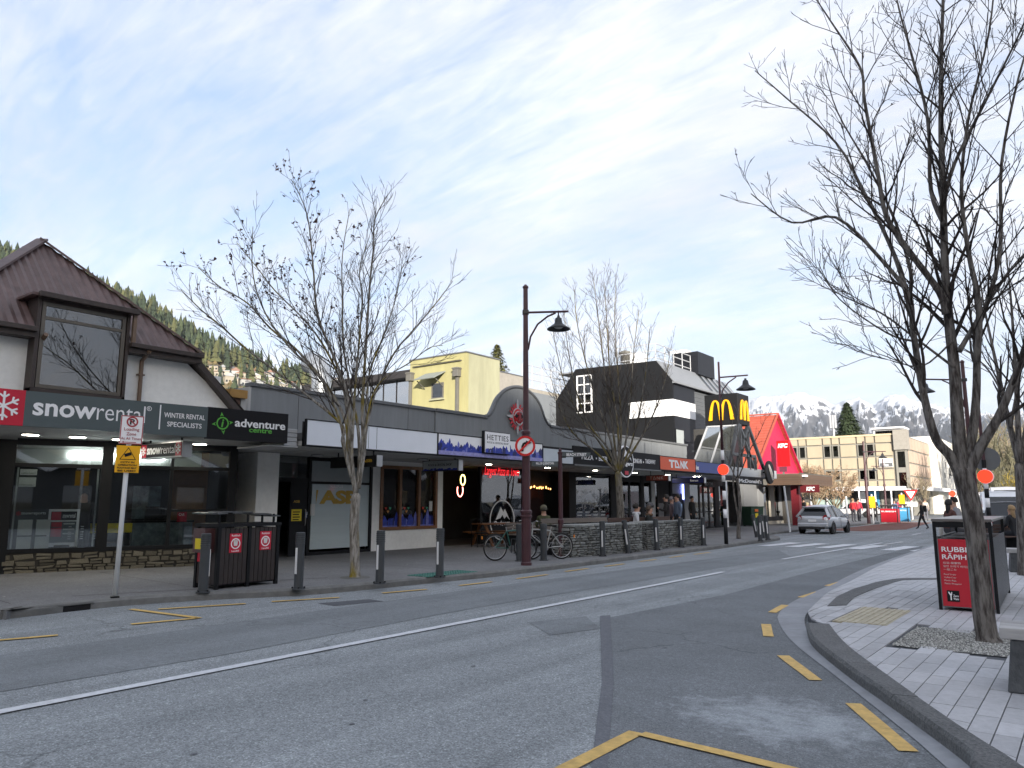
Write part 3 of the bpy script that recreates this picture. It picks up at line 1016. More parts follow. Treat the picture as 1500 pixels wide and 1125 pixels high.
# shopfront of the rental shop
P1 = G(105, 836.5, KERB)
FP = Fr(P1.x, P1.y, 70)
S = fthing('shopfront', 'dark framed ski rental shopfront on a low stacked stone base', 'shopfront', FP)
uA, uB = FP.u_at(18), FP.u_at(334)
uM = [FP.u_at(x) for x in (146, 162, 250)]
zsill, zhead = FP.px(150, 807)[1], 2.92
ztr = (FP.px(27, 681)[1] + FP.px(249, 685.5)[1]) / 2
fb = MB()
fb.box(uA - .55, uA + .0, -.05, .12, KERB, zhead)
fb.box(uA, uB + .15, -.03, .10, zhead - .10, zhead + .06)
fb.box(uA, uB, -.03, .10, zsill, zsill + .09)
fb.box(uM[0], uM[1], -.04, .12, zsill, zhead - .1)
fb.box(uM[2] - .035, uM[2] + .035, -.02, .09, zsill + .09, zhead - .1)
fb.box(uB, uB + .17, -.05, .3, KERB, zhead)
fb.box(uA, uM[0], -.02, .09, ztr - .04, ztr + .04)
fb.box(uM[1], uB, -.021, .09, ztr - .04, ztr + .04)
zlow = FP.px(290, 748)[1]
fb.box(uM[2], uB, -.012, .07, zlow - .02, zlow + .03)
fb.build('frame', M_BLACK, S)
for a, b_ in ((uA, uM[0]), (uM[1], uM[2]), (uM[2], uB)):
    B('pane', M_GLASS, S, a + .01, b_ - .01, .03, .038, ztr + .03, zhead - .1)
    B('pane', M_GLASS, S, a + .01, b_ - .01, .03, .038, zsill + .08, ztr - .03)
for u in (uA + .05, uM[0] - .07):
    B('mullion_trim', mat('pale mullion', (.4, .41, .4), .5, .05), S, u, u + .035, .04, .08, zsill + .1, ztr - .05)
# stacked stone base, stone by stone
M_SCHIST = mat('warm schist', (0.15, 0.135, 0.10), 0.9, 0.35, 12, 0.6, 40, rnd=0.35)
M_SCHISTG = mat('grey schist', (0.20, 0.207, 0.197), 0.9, 0.35, 12, 0.6, 40, rnd=0.38)
M_MORTAR = mat('dark stone joint', (0.045, 0.042, 0.035), 0.95, 0.2)  # dark backing that shows between the stones
def stone_mesh(name, m, w, h, dpt, seed):
    r = random.Random(seed)
    b = MB()
    f = []
    for sx, sz in ((-1, -1), (1, -1), (1, 1), (-1, 1)):
        f.append((sx * w / 2 * r.uniform(.74, 1.02), sz * h / 2 * r.uniform(.62, 1.06)))
    front = [(x * .93, -dpt * r.uniform(.75, 1.05), z * .86) for x, z in f]
    mid = [(x, -dpt * .45, z) for x, z in f]
    back = [(x, .05, z) for x, z in f]
    b.add(front + mid + back, [(0, 1, 2, 3)] + [(i, (i + 1) % 4, 4 + (i + 1) % 4, 4 + i) for i in range(4)] + [(4 + i, 4 + (i + 1) % 4, 8 + (i + 1) % 4, 8 + i) for i in range(4)])
    return b.mesh(name, m)
STONES = {}
def stones(parent, m, u0, u1, z0, z1, face, hs=(.045, .13), ws=(.09, .42), seed=1, cap=400):
    """Lay stones in uneven courses on a face: face(u, z) gives the local matrix of a stone looking outwards."""
    r = random.Random(seed)
    if m.name not in STONES:
        STONES[m.name] = [stone_mesh('stone', m, 1.0, 1.0, 1.0, k) for k in range(14)]
    out = []
    z = z0
    while z < z1 - .02:
        h = min(r.uniform(*hs), z1 - z)
        if z1 - z - h < .035:
            h = z1 - z
        u = u0 - r.uniform(0, .1)
        while u < u1 - .02:
            w = r.uniform(*ws)
            a, b_ = max(u, u0), min(u + w, u1)
            u += w
            if b_ - a < .04:
                continue
            hh = h * r.uniform(.82, 1.06)
            if h > .085 and r.random() < .35:
                out.append((a, b_, z, h * .48)); out.append((a, b_, z + h * .5, h * .48))
            else:
                out.append((a, b_, z, hh))
        z += h
    for a, b_, z, hh in out:
        o = bpy.data.objects.new('stone', r.choice(STONES[m.name]))
        COL.objects.link(o)
        o.parent = parent
        o.matrix_basis = face((a + b_) / 2, z + hh / 2) @ Matrix.Rotation(r.uniform(-.09, .09), 4, 'Y') @ Matrix.Diagonal((b_ - a - .008, r.uniform(.035, .06), hh - .006, 1))
    return len(out)
zb0 = KERB - .02
base = B('stone_base', M_MORTAR, S, uA - .5, uB + .05, .0, .3, zb0, zsill - .005)
stones(base, M_SCHIST, uA - .5, uB + .05, zb0, zsill - .005, lambda u, z: Matrix.Translation((u, .0, z)), seed=5)
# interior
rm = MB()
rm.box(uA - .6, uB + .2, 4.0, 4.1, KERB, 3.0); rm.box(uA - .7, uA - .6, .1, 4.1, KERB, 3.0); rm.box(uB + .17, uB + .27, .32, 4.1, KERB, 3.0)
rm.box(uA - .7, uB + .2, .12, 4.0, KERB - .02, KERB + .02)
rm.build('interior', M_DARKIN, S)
B('bulkhead', mat('pale bulkhead', (.42, .42, .39), .8, .05), S, uA, uB - .55, .55, .62, 2.42, 2.93)
B('wood_wall', M_WOOD, S, uB - .95, uB - .1, 2.0, 2.06, KERB, 2.9)
tb = B('ceiling_tube', M_TUBE, S, uA + 1.0, uM[2] - .1, .50, .54, 2.62, 2.70)
for k, (x0, y0, x1, y1, mm) in enumerate(((30, 687, 54, 696, M_PAPER), (28, 699, 52, 713, M_PAPER), (260, 750, 273, 764, M_REDS))):
    a, zz1 = FP.px(x0, y0, .045); b_, zz0 = FP.px(x1, y1, .045)
    n_ = B('notice', mm, S, a, b_, .041, .044, zz0, zz1)
    if mm is M_PAPER:
        txt(n_, 'OPEN DAILY', a + .02, b_ - .02, zz0 + .02, zz0 + .05, .040, M_CHAR, thick=0)
    else:
        txt(n_, 'CAR', a + .03, b_ - .05, zz1 - .09, zz1 - .03, .040, M_WHITE, thick=0, bold=.02)
# window stickers low on the left pane
a, zz1 = FP.px(22, 746, .045); b_, zz0 = FP.px(66, 808, .045)
zz0 = max(zz0, zsill + .1)
st = B('snow_report_board', mat('dark report board', (.04, .045, .05), .5, .1), S, a, b_, .05, .07, zz0, zz1)
txt(st, 'snowreports', a + .12, b_ - .05, zz1 - .13, zz1 - .06, .046, M_WHITE, bold=.01, thick=0)
snowflake('snowflake', st, M_REDS, a + .07, zz1 - .09, .05, .046, .012)
for i in range(2):
    for j in range(2):
        B('paper', M_PAPER, st, a + .08 + i * .33, a + .34 + i * .33, .042, .048, zz1 - .55 - j * .36, zz1 - .22 - j * .36)
# price board standing inside the glass
a, zz1 = FP.px(72, 746, .15); b_, _z = FP.px(118, 746, .15)
PB = thing('price_board', 'white framed price board headed snowrental standing inside the shop window', 'price board', tuple(FP.w((a + b_) / 2, .30, zsill + .1)), FP.a)
wv, hv = (b_ - a), zz1 - zsill - .1
frame('frame', M_WHITE, PB, -wv / 2, wv / 2, 0.04, hv, -.02, .02, .05)
for s in (-1, 1):
    B('foot', M_WHITE, PB, s * wv / 2 - (.15 if s > 0 else 0), s * wv / 2 + (.15 if s < 0 else 0), -.02, .02, 0, .04)
f_ = B('face', M_SLATE, PB, -wv / 2 + .05, wv / 2 - .05, -.008, .008, .09, hv - .05)
B('heading', M_CHAR, f_, -wv / 2 + .05, wv / 2 - .05, -.014, -.008, hv - .24, hv - .05)
B('heading_rule', M_WHITE, f_, -wv / 2 + .05, wv / 2 - .05, -.015, -.009, hv - .27, hv - .245)
txt(f_, 'snowrental', -wv / 2 + .27, wv / 2 - .08, hv - .19, hv - .09, -.016, M_WHITE, bold=.02, thick=0)
B('red_square', M_REDS, f_, -wv / 2 + .06, -wv / 2 + .24, -.018, -.014, hv - .235, hv - .06)
for r_, zz in enumerate((.66, .46, .30)):
    zc = .09 + (hv - .4) * zz / .7
    B('red_tab', M_REDS, f_, -wv / 2 + .07, -wv / 2 + .27, -.012, -.008, zc - .05, zc + .05)
    B('price_row', M_PAPER, f_, -wv / 2 + .3, wv / 2 - .08, -.012, -.008, zc + .0, zc + .03)
    for q in range(3):
        for e in range(2):
            B('price', M_PAPER, f_, -wv / 2 + .40 + q * .24, -wv / 2 + .46 + q * .24, -.012, -.008, zc - .06 - e * .05, zc - .04 - e * .05)
# counter, shelving and a staff member inside
ct = thing('shop_counter', 'grey shop counter with a yellow band inside the rental shop window', 'counter', tuple(FP.w(0, 1.6, KERB + .02)), FP.a)
u0c, u1c = FP.u_at(130, 1.6), FP.u_at(285, 1.6)
B('body', mat('counter snow print', (.16, .20, .22), .6, .5, 5), ct, u0c + 1.0, u1c, 0, .6, 0, .95)
B('body_dark', M_CHAR, ct, u0c, u0c + .98, 0, .6, 0, .72)
B('yellow_band', M_YELN, ct, u0c, u0c + 1.0, -.01, .61, .725, .95)
B('worktop', M_CHAR, ct, u0c - .03, u1c + .03, -.03, .63, .955, 1.0)
B('picture', mat('snow picture', (.18, .24, .25), .6, .7, 4), ct, u0c + 1.2, u0c + 1.9, 2.2, 2.22, 1.0, 1.9)
B('monitor', M_BLACK, ct, u0c + 1.3, u0c + 1.75, .25, .3, 1.0, 1.35)

# ------------------------------------------------------------------ grey row of shops
FB = Fr(-17.6, 0, 90)                              # shop wall
FF = Fr(-14.2, 0, 90)                              # fascia of the canopy
FPp = Fr(-17.0, 0, 90)                             # parapet
ZS = 2.88
ROW = fthing('shop_row', 'long grey single storey shop row with a rounded gable above a flat canopy', 'building', FB)
D0 = 0.6 * -1                                      # parapet depth in ROW coordinates
pu = lambda x: FPp.u_at(x, 0, 600)
zp = 4.66
ya0, ya1 = FPp.px(712, 610)[0], FPp.px(806, 627)[0]
yc = FPp.px(757, 567)[0]
za_ = FPp.px(757, 567)[1]
# parapet boards left of the arch
xs = [366, 437, 515, 598, 637]
us = [pu(x) for x in xs]
for a, b_ in zip(us, us[1:]):
    B('parapet_board', M_GREYP, ROW, a + .008, b_ - .008, D0, D0 + .06, ZS + .3, zp - .1)
us2 = [pu(637), ya0]
B('parapet_board', M_GREYP, ROW, us2[0] + .008, us2[1] - .008, D0 - .04, D0 + .06, ZS + .3, zp - .1)
us3 = [ya1] + [pu(x) for x in (840, 880, 903, 921, 937, 953, 967, 981, 1004)]
for a, b_ in zip(us3, us3[1:]):
    B('parapet_board', M_GREYP, ROW, a + .008, b_ - .008, D0, D0 + .06, ZS + .3, zp - .1)
B('parapet_backing', M_BLACK, ROW, us[0] + .02, us3[-1] - .02, D0 + .062, D0 + .15, ZS + .3, zp - .12)
# capping
cp = MB()
cp.box(us[0] - .04, us2[0], D0 - .06, D0 + .24, zp - .1, zp)
cp.build('capping', M_GREYT, ROW, bev=.012)
MB().box(us2[0] + .01, ya0 + .02, D0 - .10, D0 + .24, zp - .1, zp + .01).build('capping', M_GREYT, ROW, bev=.012)
MB().box(ya1 - .02, us3[-1] + .05, D0 - .06, D0 + .24, zp - .1, zp).build('capping', M_GREYT, ROW, bev=.012)
B('parapet_end', M_SOFF, ROW, us[0] - .06, us[0] - .002, D0 - .02, D0 + 1.4, ZS + .3, zp - .12)
# rounded gable: half circle with flared feet
hw_ = (ya1 - ya0) / 2
prof = []
for k in range(33):
    t_ = -1 + k / 16.0
    a = abs(t_)
    zz = sqrt(max(0, 1 - (a / .80) ** 2)) if a < .74 else None
    if zz is None:
        z74 = sqrt(1 - (.74 / .80) ** 2)
        s_ = (a - .74) / .26
        zz = z74 * (1 - s_) ** 2
    prof.append((ya0 + hw_ * (t_ + 1), zp - .03 + zz * (za_ - zp + .03)))
MB().prism([(ya0, ZS + .3)] + prof + [(ya1, ZS + .3)], D0 + .0, D0 + .2).build('arched_gable', M_GREYP, ROW)
MB().tube([(u, D0 + .02, z + .02) for u, z in prof], .07, 6).build('arch_capping', M_GREYT, ROW, smooth=True)
B('roof_deck', mat('grey roof iron', (.15, .155, .16), .5, .08), ROW, us[0], us3[-1], D0 + .25, 8, 4.0, 4.08)
# canopy
CAN = fthing('row_canopy', 'flat grey canopy running along the shop row over the footpath', 'canopy', FF)
uc0, uc1 = FF.u_at(447, 0, 640), FF.u_at(1060, 0, 690)
B('soffit', M_SOFF, CAN, uc0, uc1, .1, 3.4, ZS, ZS + .12)
B('deck', M_GREYT, CAN, uc0, uc1, .1, 3.0, ZS + .14, ZS + .3)
B('fascia_beam', M_BLACK, CAN, uc0, uc1, .07, .12, ZS - .01, 3.44)
for k, (x, y, on, r) in enumerate(((465, 666, 0, .17), (619, 672, 0, .17), (716, 679, 1, .12), (802, 684, 1, .12), (872, 688, 1, .12), (930, 691.5, 1, .12), (978, 694.5, 1, .12), (1018, 697, 1, .1), (1024, 697, 1, .1))):
    p = FF.M.inverted() @ G(x, y, ZS)
    downlight(CAN, p.x, min(p.y, 3.0), ZS, r, on)
for k in range(12):
    u = uc0 + (uc1 - uc0) * (k + .5) / 12
    B('soffit_batten', M_SOFF, CAN, u - .02, u + .02, .12, 3.38, ZS - .012, ZS - .001)

# ---- wall of the row, left to right
uu = lambda x: FB.u_at(x, 0, 720)
WB = lambda nm, m, a, b_, d0, d1, z0, z1, par=ROW, bev=0: B(nm, m, par, a, b_, d0, d1, z0, z1, bev=bev)
WB('pillar', M_WHITEW, uu(352) + .0, uu(384), -.7, .3, KERB - .02, ZS - .01)
wr_ = uu(1062)
# bank entrance
e0u, e1u, g0, g1 = uu(384), uu(451), uu(455), uu(541)
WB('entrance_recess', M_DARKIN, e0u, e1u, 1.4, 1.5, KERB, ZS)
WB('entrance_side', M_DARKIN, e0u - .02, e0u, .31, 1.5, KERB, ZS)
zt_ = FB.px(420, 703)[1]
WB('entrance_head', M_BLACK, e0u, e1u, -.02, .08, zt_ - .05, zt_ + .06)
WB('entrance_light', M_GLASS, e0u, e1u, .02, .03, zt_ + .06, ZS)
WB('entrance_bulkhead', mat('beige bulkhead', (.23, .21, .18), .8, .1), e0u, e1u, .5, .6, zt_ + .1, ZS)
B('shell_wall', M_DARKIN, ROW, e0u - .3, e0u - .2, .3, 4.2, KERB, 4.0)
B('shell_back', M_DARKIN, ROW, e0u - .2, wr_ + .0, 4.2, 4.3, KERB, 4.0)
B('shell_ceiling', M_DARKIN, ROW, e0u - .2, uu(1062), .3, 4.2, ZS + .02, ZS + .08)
d0u = uu(426)
dr = WB('door', M_BLACK, d0u, e1u - .0, .0, .06, KERB, zt_ - .05)
a, zz1 = FB.px(428, 730); b_, zz0 = FB.px(440, 745)
n_ = WB('notice', M_CHAR, a, b_, -.012, -.002, zz0 + .02, zz1, dr)
txt(n_, 'ASB', a + .04, b_ - .04, zz1 - .12, zz1 - .05, -.014, mat('sign gold', (.50, .30, .02), .5, .03), bold=.02)
a, zz1 = FB.px(427, 746); b_, zz0 = FB.px(441, 763)
n_ = WB('notice', M_YELN, a, b_, -.012, -.002, zz0, zz1, dr)
for k in range(4):
    B('print', M_CHAR, n_, a + .04, b_ - .06 - .03 * (k % 2), -.014, -.0125, zz1 - .09 - k * .07, zz1 - .06 - k * .07)
a, zz1 = FB.px(446.5, 750); b_, zz0 = FB.px(452.5, 759)
n_ = WB('access_sticker', mat('sticker blue', (.01, .06, .28), .5, .02), a, b_, -.012, -.002, zz0, zz1, dr)
sw = MB().lathe([(.045, -.001), (.045, .001), (.03, .001), (.03, -.001)], 14, ((a + b_) / 2, -.014, (zz0 + zz1) / 2 - .02), 'y')
sw.box((a + b_) / 2 - .012, (a + b_) / 2 + .012, -.016, -.013, (zz0 + zz1) / 2, (zz0 + zz1) / 2 + .09)
sw.build('wheelchair_symbol', M_WHITE, n_)
MB().tube([(e1u - .08, -.03, .95), (e1u - .08, -.05, 1.0), (e1u - .08, -.05, 1.35), (e1u - .08, -.03, 1.4)], .014, 8).build('handle', M_CHROME, dr)
# bank window
z_t2 = FB.px(500, 708)[1]
wf = frame('bank_window', M_BLACK, ROW, e1u, g1 + .1, KERB, ZS - .02, -.03, .1, .09, bars_z=(z_t2,), bw=.07)
M_FROST = mat('frosted pane', (0.52, 0.60, 0.61), 0.25, 0.05, 1.5, stretch=(.3, 1, 4), coat=.6)
B('pane', M_FROST, wf, e1u + .16, g1 + .01, .02, .05, KERB + .16, z_t2 - .035)
B('pane', mat('frosted head pane', (.30, .34, .345), .2, .05, coat=.6), wf, e1u + .09, g1 + .01, .02, .05, z_t2 + .035, ZS - .11)
a, zz1 = FB.px(463, 720); b_, zz0 = FB.px(529, 736)
a += .02
zc = (zz0 + zz1) / 2
txt(wf, 'ASB', a + .12, b_ - .12, zc - .2, zc + .2, .012, MATS['sign gold'], bold=.05, spacing=.95)
MB().prism([(a, zc - .2), (a + .07, zc + .2), (a + .0, zc + .2)], .01, .016).build('logo_stroke', MATS['sign gold'], wf)
a2, z2 = FB.px(487, 713); 
txt(wf, 'TREBLEPLUS', a2 - .1, a2 + .4, z2 - .03, z2 + .05, .012, M_WHITE, thick=0, bold=.01)
B('paper_box', M_PAPER, wf, e1u + .08, e1u + .22, -.06, -.035, 1.22, 1.55)
# white wall with the timber shop window
w0, w1 = uu(556), uu(639)
zw0_, zw1_ = (FB.px(557, 779)[1] + FB.px(638, 772)[1]) / 2, (FB.px(559, 681)[1] + FB.px(638, 686)[1]) / 2
wr = uu(648)
wl_ = MB()
wl_.box(g1 + .1, w0, -.02, .25, KERB - .02, ZS); wl_.box(w1, wr, -.02, .25, KERB - .02, ZS)
wl_.box(w0, w1, -.02, .25, KERB - .02, zw0_); wl_.box(w0, w1, -.02, .25, zw1_, ZS)
wl_.build('white_wall', M_WHITEW, ROW)
B('white_wall_return', M_WHITEW, ROW, wr - .2, wr - .001, .25, 1.6, KERB, ZS)
th = (w1 - w0) / 3
tw = frame('timber_window', M_WOOD, ROW, w0, w1, zw0_, zw1_, -.07, .12, .10, bars_u=(w0 + th, w0 + 2 * th), bw=.10)
zsh = FB.px(600, 733)[1]
B('shelf', mat('blue shelf', (.12, .13, .35), .5, .1), tw, w0 + .1, w1 - .1, .2, .7, zsh - .02, zsh + .01)
B('display_back', M_DARKIN, tw, w0, w1, .9, 1.0, zw0_, zw1_)
B('display_floor', M_PAPER, tw, w0 + .05, w1 - .05, .13, .9, zw0_ + .02, zw0_ + .06)
M_CRYS = mat('crystal print blue', (0.012, 0.032, 0.32), 0.45, 0.55, 7)
M_CRYS2 = mat('crystal print pale', (0.14, 0.16, 0.50), 0.45, 0.4, 9)
M_CRYS3 = mat('crystal print navy', (0.006, 0.010, 0.10), 0.45, 0.4, 9)
def crystals(name, parent, u0, u1, z0, hmax, d, n, seed, th=.004):
    r = random.Random(seed)
    b = MB()
    for k in range(n):
        b.cur = r.choice((0, 0, 0, 1, 2))
        c = u0 + (u1 - u0) * (k + r.uniform(.1, .9)) / n
        w = (u1 - u0) / n * r.uniform(1.1, 2.4)
        h = hmax * r.uniform(.40, 1.0) * (.8 + .2 * sin(k * 1.3))
        p = [(max(u0, c - w / 2), z0), (min(u1, c + w / 2), z0), (min(u1, c + w * .45), z0 + h * .75), (min(u1, max(u0, c + w * r.uniform(-.15, .15))), z0 + h), (max(u0, c - w * .45), z0 + h * .68)]
        dd = d - (k % 7) * .0006
        b.prism(p, dd - th, dd)
    return b.build(name, [M_CRYS, M_CRYS2, M_CRYS3], parent)
for k in range(3):
    a, b_ = w0 + k * th + (.10 if k == 0 else .05), w0 + (k + 1) * th - (.10 if k == 2 else .05)
    B('pane', M_GLASS, tw, a, b_, .02, .026, zw0_ + .1, zw1_ - .1)
    crystals('crystal_decal', tw, a, b_, zw0_ + .14, .52, .018, 11, 20 + k)
    B('decal_strip', M_CRYS2, tw, a, b_, .012, .017, zw0_ + .1, zw0_ + .14)
    r = random.Random(k)
    for q in range(9):
        u = a + (b_ - a) * (q + .5) / 9
        h = r.uniform(.06, .30)
        m_ = r.choice((M_CHROME, M_PAPER, mat('ornament dark', (.05, .035, .03), .5, .2), mat('ornament grey', (.2, .2, .2), .6, .2)))
        MB().lathe([(.02, 0), (.04, h * .3), (.015, h * .8), (.008, h)], 8, (u, .4 + .05 * (q % 3), zsh + .012)).build('ornament', m_, tw)
        if q % 2:
            MB().lathe([(.03, 0), (.05, h * .4), (.02, h)], 8, (u, .5, zw0_ + .62)).build('ornament', m_, tw)
    for q in range(3):
        hc = MB()
        cx, cz = a + .2 + q * .09, zsh - .25 - (q % 2) * .1
        hc.prism([(cx, cz - .05), (cx + .05, cz + .01), (cx + .028, cz + .045), (cx, cz + .02), (cx - .028, cz + .045), (cx - .05, cz + .01)], .012, .016)
        hc.build('heart_sticker', mat(('heart red', 'heart orange', 'heart green')[q], ((.6, .05, .03), (.6, .25, .03), (.05, .35, .2))[q], .5, .05), tw)
rs = MB().lathe([(.01, -.14), (.05, -.05), (.06, .05), (.01, .14)], 8, (w0 + th * 1.55, .3, zsh + .55)).build('red_ornament', mat('ornament red', (.5, .04, .02), .4, .1), tw)
B('price_card', M_PAPER, tw, w1 - .32, w1 - .17, .01, .018, zsh - .35, zsh - .02)
# dark pizza bar frontage
p0, p1, p2, p3, p4 = uu(652), uu(704), uu(767), uu(771), uu(833)
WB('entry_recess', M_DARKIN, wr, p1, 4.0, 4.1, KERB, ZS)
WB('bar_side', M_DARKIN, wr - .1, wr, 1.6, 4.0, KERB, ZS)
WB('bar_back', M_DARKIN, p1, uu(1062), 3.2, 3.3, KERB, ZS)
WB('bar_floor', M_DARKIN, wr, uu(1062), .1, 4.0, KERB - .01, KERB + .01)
for x, y, cx, m_ in ((678, 703, .16, mat('neon yellow', (.8, .65, .15), .5, 0, emit=2.0)), (674, 718, .2, mat('neon pink', (1.0, .25, .2), .5, 0, emit=1.6))):
    u, z = FB.px(x, y, 1.2)
    arc = MB()
    st_ = -1.2 if cx > .17 else 0
    n_ = 14 if cx > .17 else 18
    arc.tube([(u + cx * .8 * sin(st_ * 0 + (k / n_ * (2 * pi if cx < .17 else 4.2)) - (2.1 if cx > .17 else 0)), 1.2, z - cx * 1.2 * cos((k / n_ * (2 * pi if cx < .17 else 4.2)) - (2.1 if cx > .17 else 0))) for k in range(n_ + 1)], .018, 6)
    arc.build('neon_ring', m_, ROW)
pw = frame('pizza_window', M_BLACK, ROW, p1 - .05, p2, KERB, ZS - .02, -.02, .1, .08, bars_z=(.8,), bw=.06)
B('pane', M_GLASS, pw, p1, p2 - .05, .02, .03, .83, ZS - .1)
B('lower_panel', M_CHAR, pw, p1, p2 - .05, .02, .06, KERB + .05, .77)
M_NEON = mat('neon red', (1.0, .03, .04), .5, 0, emit=.25)
a, z1_ = FB.px(710, 684, -.03); b_, z0_ = FB.px(760, 700, -.03)
ns = fthing('neon_sign', 'red handwritten neon sign reading Largest Pizza in Town in the dark window', 'sign', FB)
txt(ns, 'Largest Pizza in Town', a, b_, z0_ - .05, z1_ + .05, -.035, M_NEON, shear=.3, thick=.008, bold=-.016)
ms = fthing('bar_logo', 'round white outlined mountain bar logo on the dark pizza bar glass', 'sign', FB)
u, z = FB.px(736, 762, -.01)
ru = .75
MB().lathe([(ru, -.003), (ru, .003), (ru - .05, .003), (ru - .05, -.003)], 36, (u, -.006, z), 'y').build('ring', M_WHITE, ms)
MB().prism([(u - .4, z + .02), (u - .1, z + .5), (u + .05, z + .3), (u + .15, z + .42), (u + .45, z), (u + .25, z + .15), (u + .12, z + .05), (u, z + .2), (u - .12, z + .08)], -.012, -.006).build('mountain', M_WHITE, ms)
txt(ms, 'Badgers', u - .5, u + .45, z - .22, z - .02, -.012, M_WHITE, bold=.02, shear=.1)
# brown panelled bay with string lights
WB('bay_post', M_CHAR, p2, p3, -.03, .3, KERB, ZS)
bay = WB('brown_bay', mat('oxblood panel', (.075, .024, .02), .6, .15, 2), p3, p4, 1.3, 1.36, KERB, 2.15)
WB('bay_head', M_DARKIN, p3, p4, 1.0, 1.1, 2.15, ZS)
for k in range(4):
    u = p3 + (p4 - p3) * (k + .5) / 4
    B('panel_joint', M_DARKIN, bay, u - .012, u + .012, 1.29, 1.3, KERB, 2.15)
MB().lathe([(.75, -.005), (.75, .005)], 28, (uu(812) + .5, 1.285, 1.05), 'y').build('dark_disc', mat('dark mural', (.03, .012, .014), .6, .2), bay)
sl_ = fthing('string_lights', 'row of warm string lights across the brown bar bay', 'lights', FB)
MB().tube([(p3 + (p4 - p3) * k / 16, .9, 2.24 - .05 * abs(sin(k * pi / 4))) for k in range(17)], .006, 4).build('cable', M_BLACK, sl_)
for k in range(26):
    u = p3 + .08 + (p4 - p3 - .16) * k / 25
    MB().lathe([(.008, .04), (.02, .02), (.022, -.01), (.005, -.04)], 8, (u, .9 + R.uniform(-.1, .1), 2.2 + R.uniform(-.05, .05))).build('bulb', mat('warm bulb', (1, .42, .12), .5, 0, emit=1.2), sl_)
WB('bay_post', M_CHAR, p4, uu(842), -.03, .35, KERB, ZS)
# menu window with white print
q0, q1 = uu(842), uu(895)
mwn = frame('menu_window', M_BLACK, ROW, q0, q1, KERB, ZS - .02, -.02, .1, .07)
B('pane', M_GLASS, mwn, q0 + .07, q1 - .07, .03, .04, KERB + .08, ZS - .1)
pr = MB()
r = random.Random(3)
for k in range(120):
    u, z = r.uniform(q0 + .15, q1 - .15), r.uniform(1.25, 2.2)
    a = r.uniform(0, pi)
    l = r.uniform(.03, .13)
    pr.flat((u - l * cos(a), .024, z - l * sin(a)), (u + l * cos(a), .024, z + l * sin(a)), r.uniform(.006, .022), .002)
pr.build('white_scribble_print', mat('window print', (.45, .46, .47), .6, .2), mwn)
pr = MB()
for i in range(6):
    for j in range(4):
        u = q0 + .2 + j * (q1 - q0 - .4) / 4
        z = 1.15 - i * .14
        pr.box(u, u + (q1 - q0 - .4) / 4 * r.uniform(.5, .85), .022, .026, z, z + .05)
pr.build('menu_print', MATS['window print'], mwn)
WB('shop_post', M_CHAR, q1, uu(903), -.03, .3, KERB, ZS)
# juice bar doors
for k, (xa, xb, kind) in enumerate(((903, 922, 'g'), (922, 938, 'g'), (938, 942, 'p'), (942, 953, 'g'), (953, 958, 'w'), (958, 964, 'g'), (964, 981, 'd'), (981, 984, 'p'), (984, 1001, 'a'), (1001, 1009, 'w'), (1009, 1024, 'g'), (1024, 1030, 'g'), (1030, 1038, 'g'), (1038, 1046, 'g'), (1046, 1052, 'p'), (1052, 1062, 'g'))):
    a, b_ = uu(xa), uu(xb)
    if kind == 'g':
        f_ = frame('glazed_door', M_BLACK, ROW, a + .005, b_ - .005, KERB, ZS - .25, -.01, .08, .08, bars_z=(1.05,), bw=.07)
        B('pane', M_GLASS, f_, a + .08, b_ - .08, .02, .03, KERB + .08, ZS - .33)
        if k % 2 == 0:
            B('notice', M_PAPER, f_, (a + b_) / 2 - .1, (a + b_) / 2 + .1, .012, .018, 1.35, 1.62)
    elif kind == 'p':
        WB('shop_post', M_CHAR, a, b_, -.04, .3, KERB, ZS)
    elif kind == 'w':
        WB('shop_post', mat('pale post', (.33, .34, .35), .6, .05), a, b_, -.06, .3, KERB, ZS)
    elif kind == 'd':
        WB('grey_door', mat('grey door', (.10, .10, .105), .5, .06), a, b_, .0, .06, KERB, 1.55)
        WB('grey_door_head', M_CHAR, a, b_, .0, .06, 1.56, ZS - .2)
    else:
        at = WB('cash_machine', M_CHAR, a, b_, .0, .3, KERB, 2.0)
        B('screen', mat('atm screen', (.12, .2, .35), .3, .1, emit=.3), at, a + .25, b_ - .25, -.01, .0, 1.2, 1.5)
        WB('pale_head_panel', mat('pale panel', (.35, .36, .33), .6, .05), a, b_ - .1, .05, .1, 2.05, ZS - .1)
        B('blue_light', mat('blue strip', (.25, .3, 1.0), .5, 0, emit=2.5), at, b_ - .12, b_ - .02, -.03, .0, 1.75, 2.55)
WB('door_head', M_BLACK, uu(903), uu(1062), -.02, .1, ZS - .25, ZS - .001)
for k in range(3):                                   # shelves and drinks fridges seen through the doors
    u = uu(906 + k * 14)
    f_ = B('fridge', mat('fridge grey', (.12, .14, .14), .4, .2), ROW, u + .1, u + .9, 1.0, 1.5, KERB + .01, 1.9)
    B('fridge_light', mat('fridge glow', (.8, .9, .9), .5, 0, emit=.6), f_, u + .15, u + .85, .985, .995, 1.1, 1.8)
B('green_panel', mat('juice green', (.03, .22, .03), .5, .1), ROW, uu(908), uu(936), .6, .65, KERB + .02, 1.0)

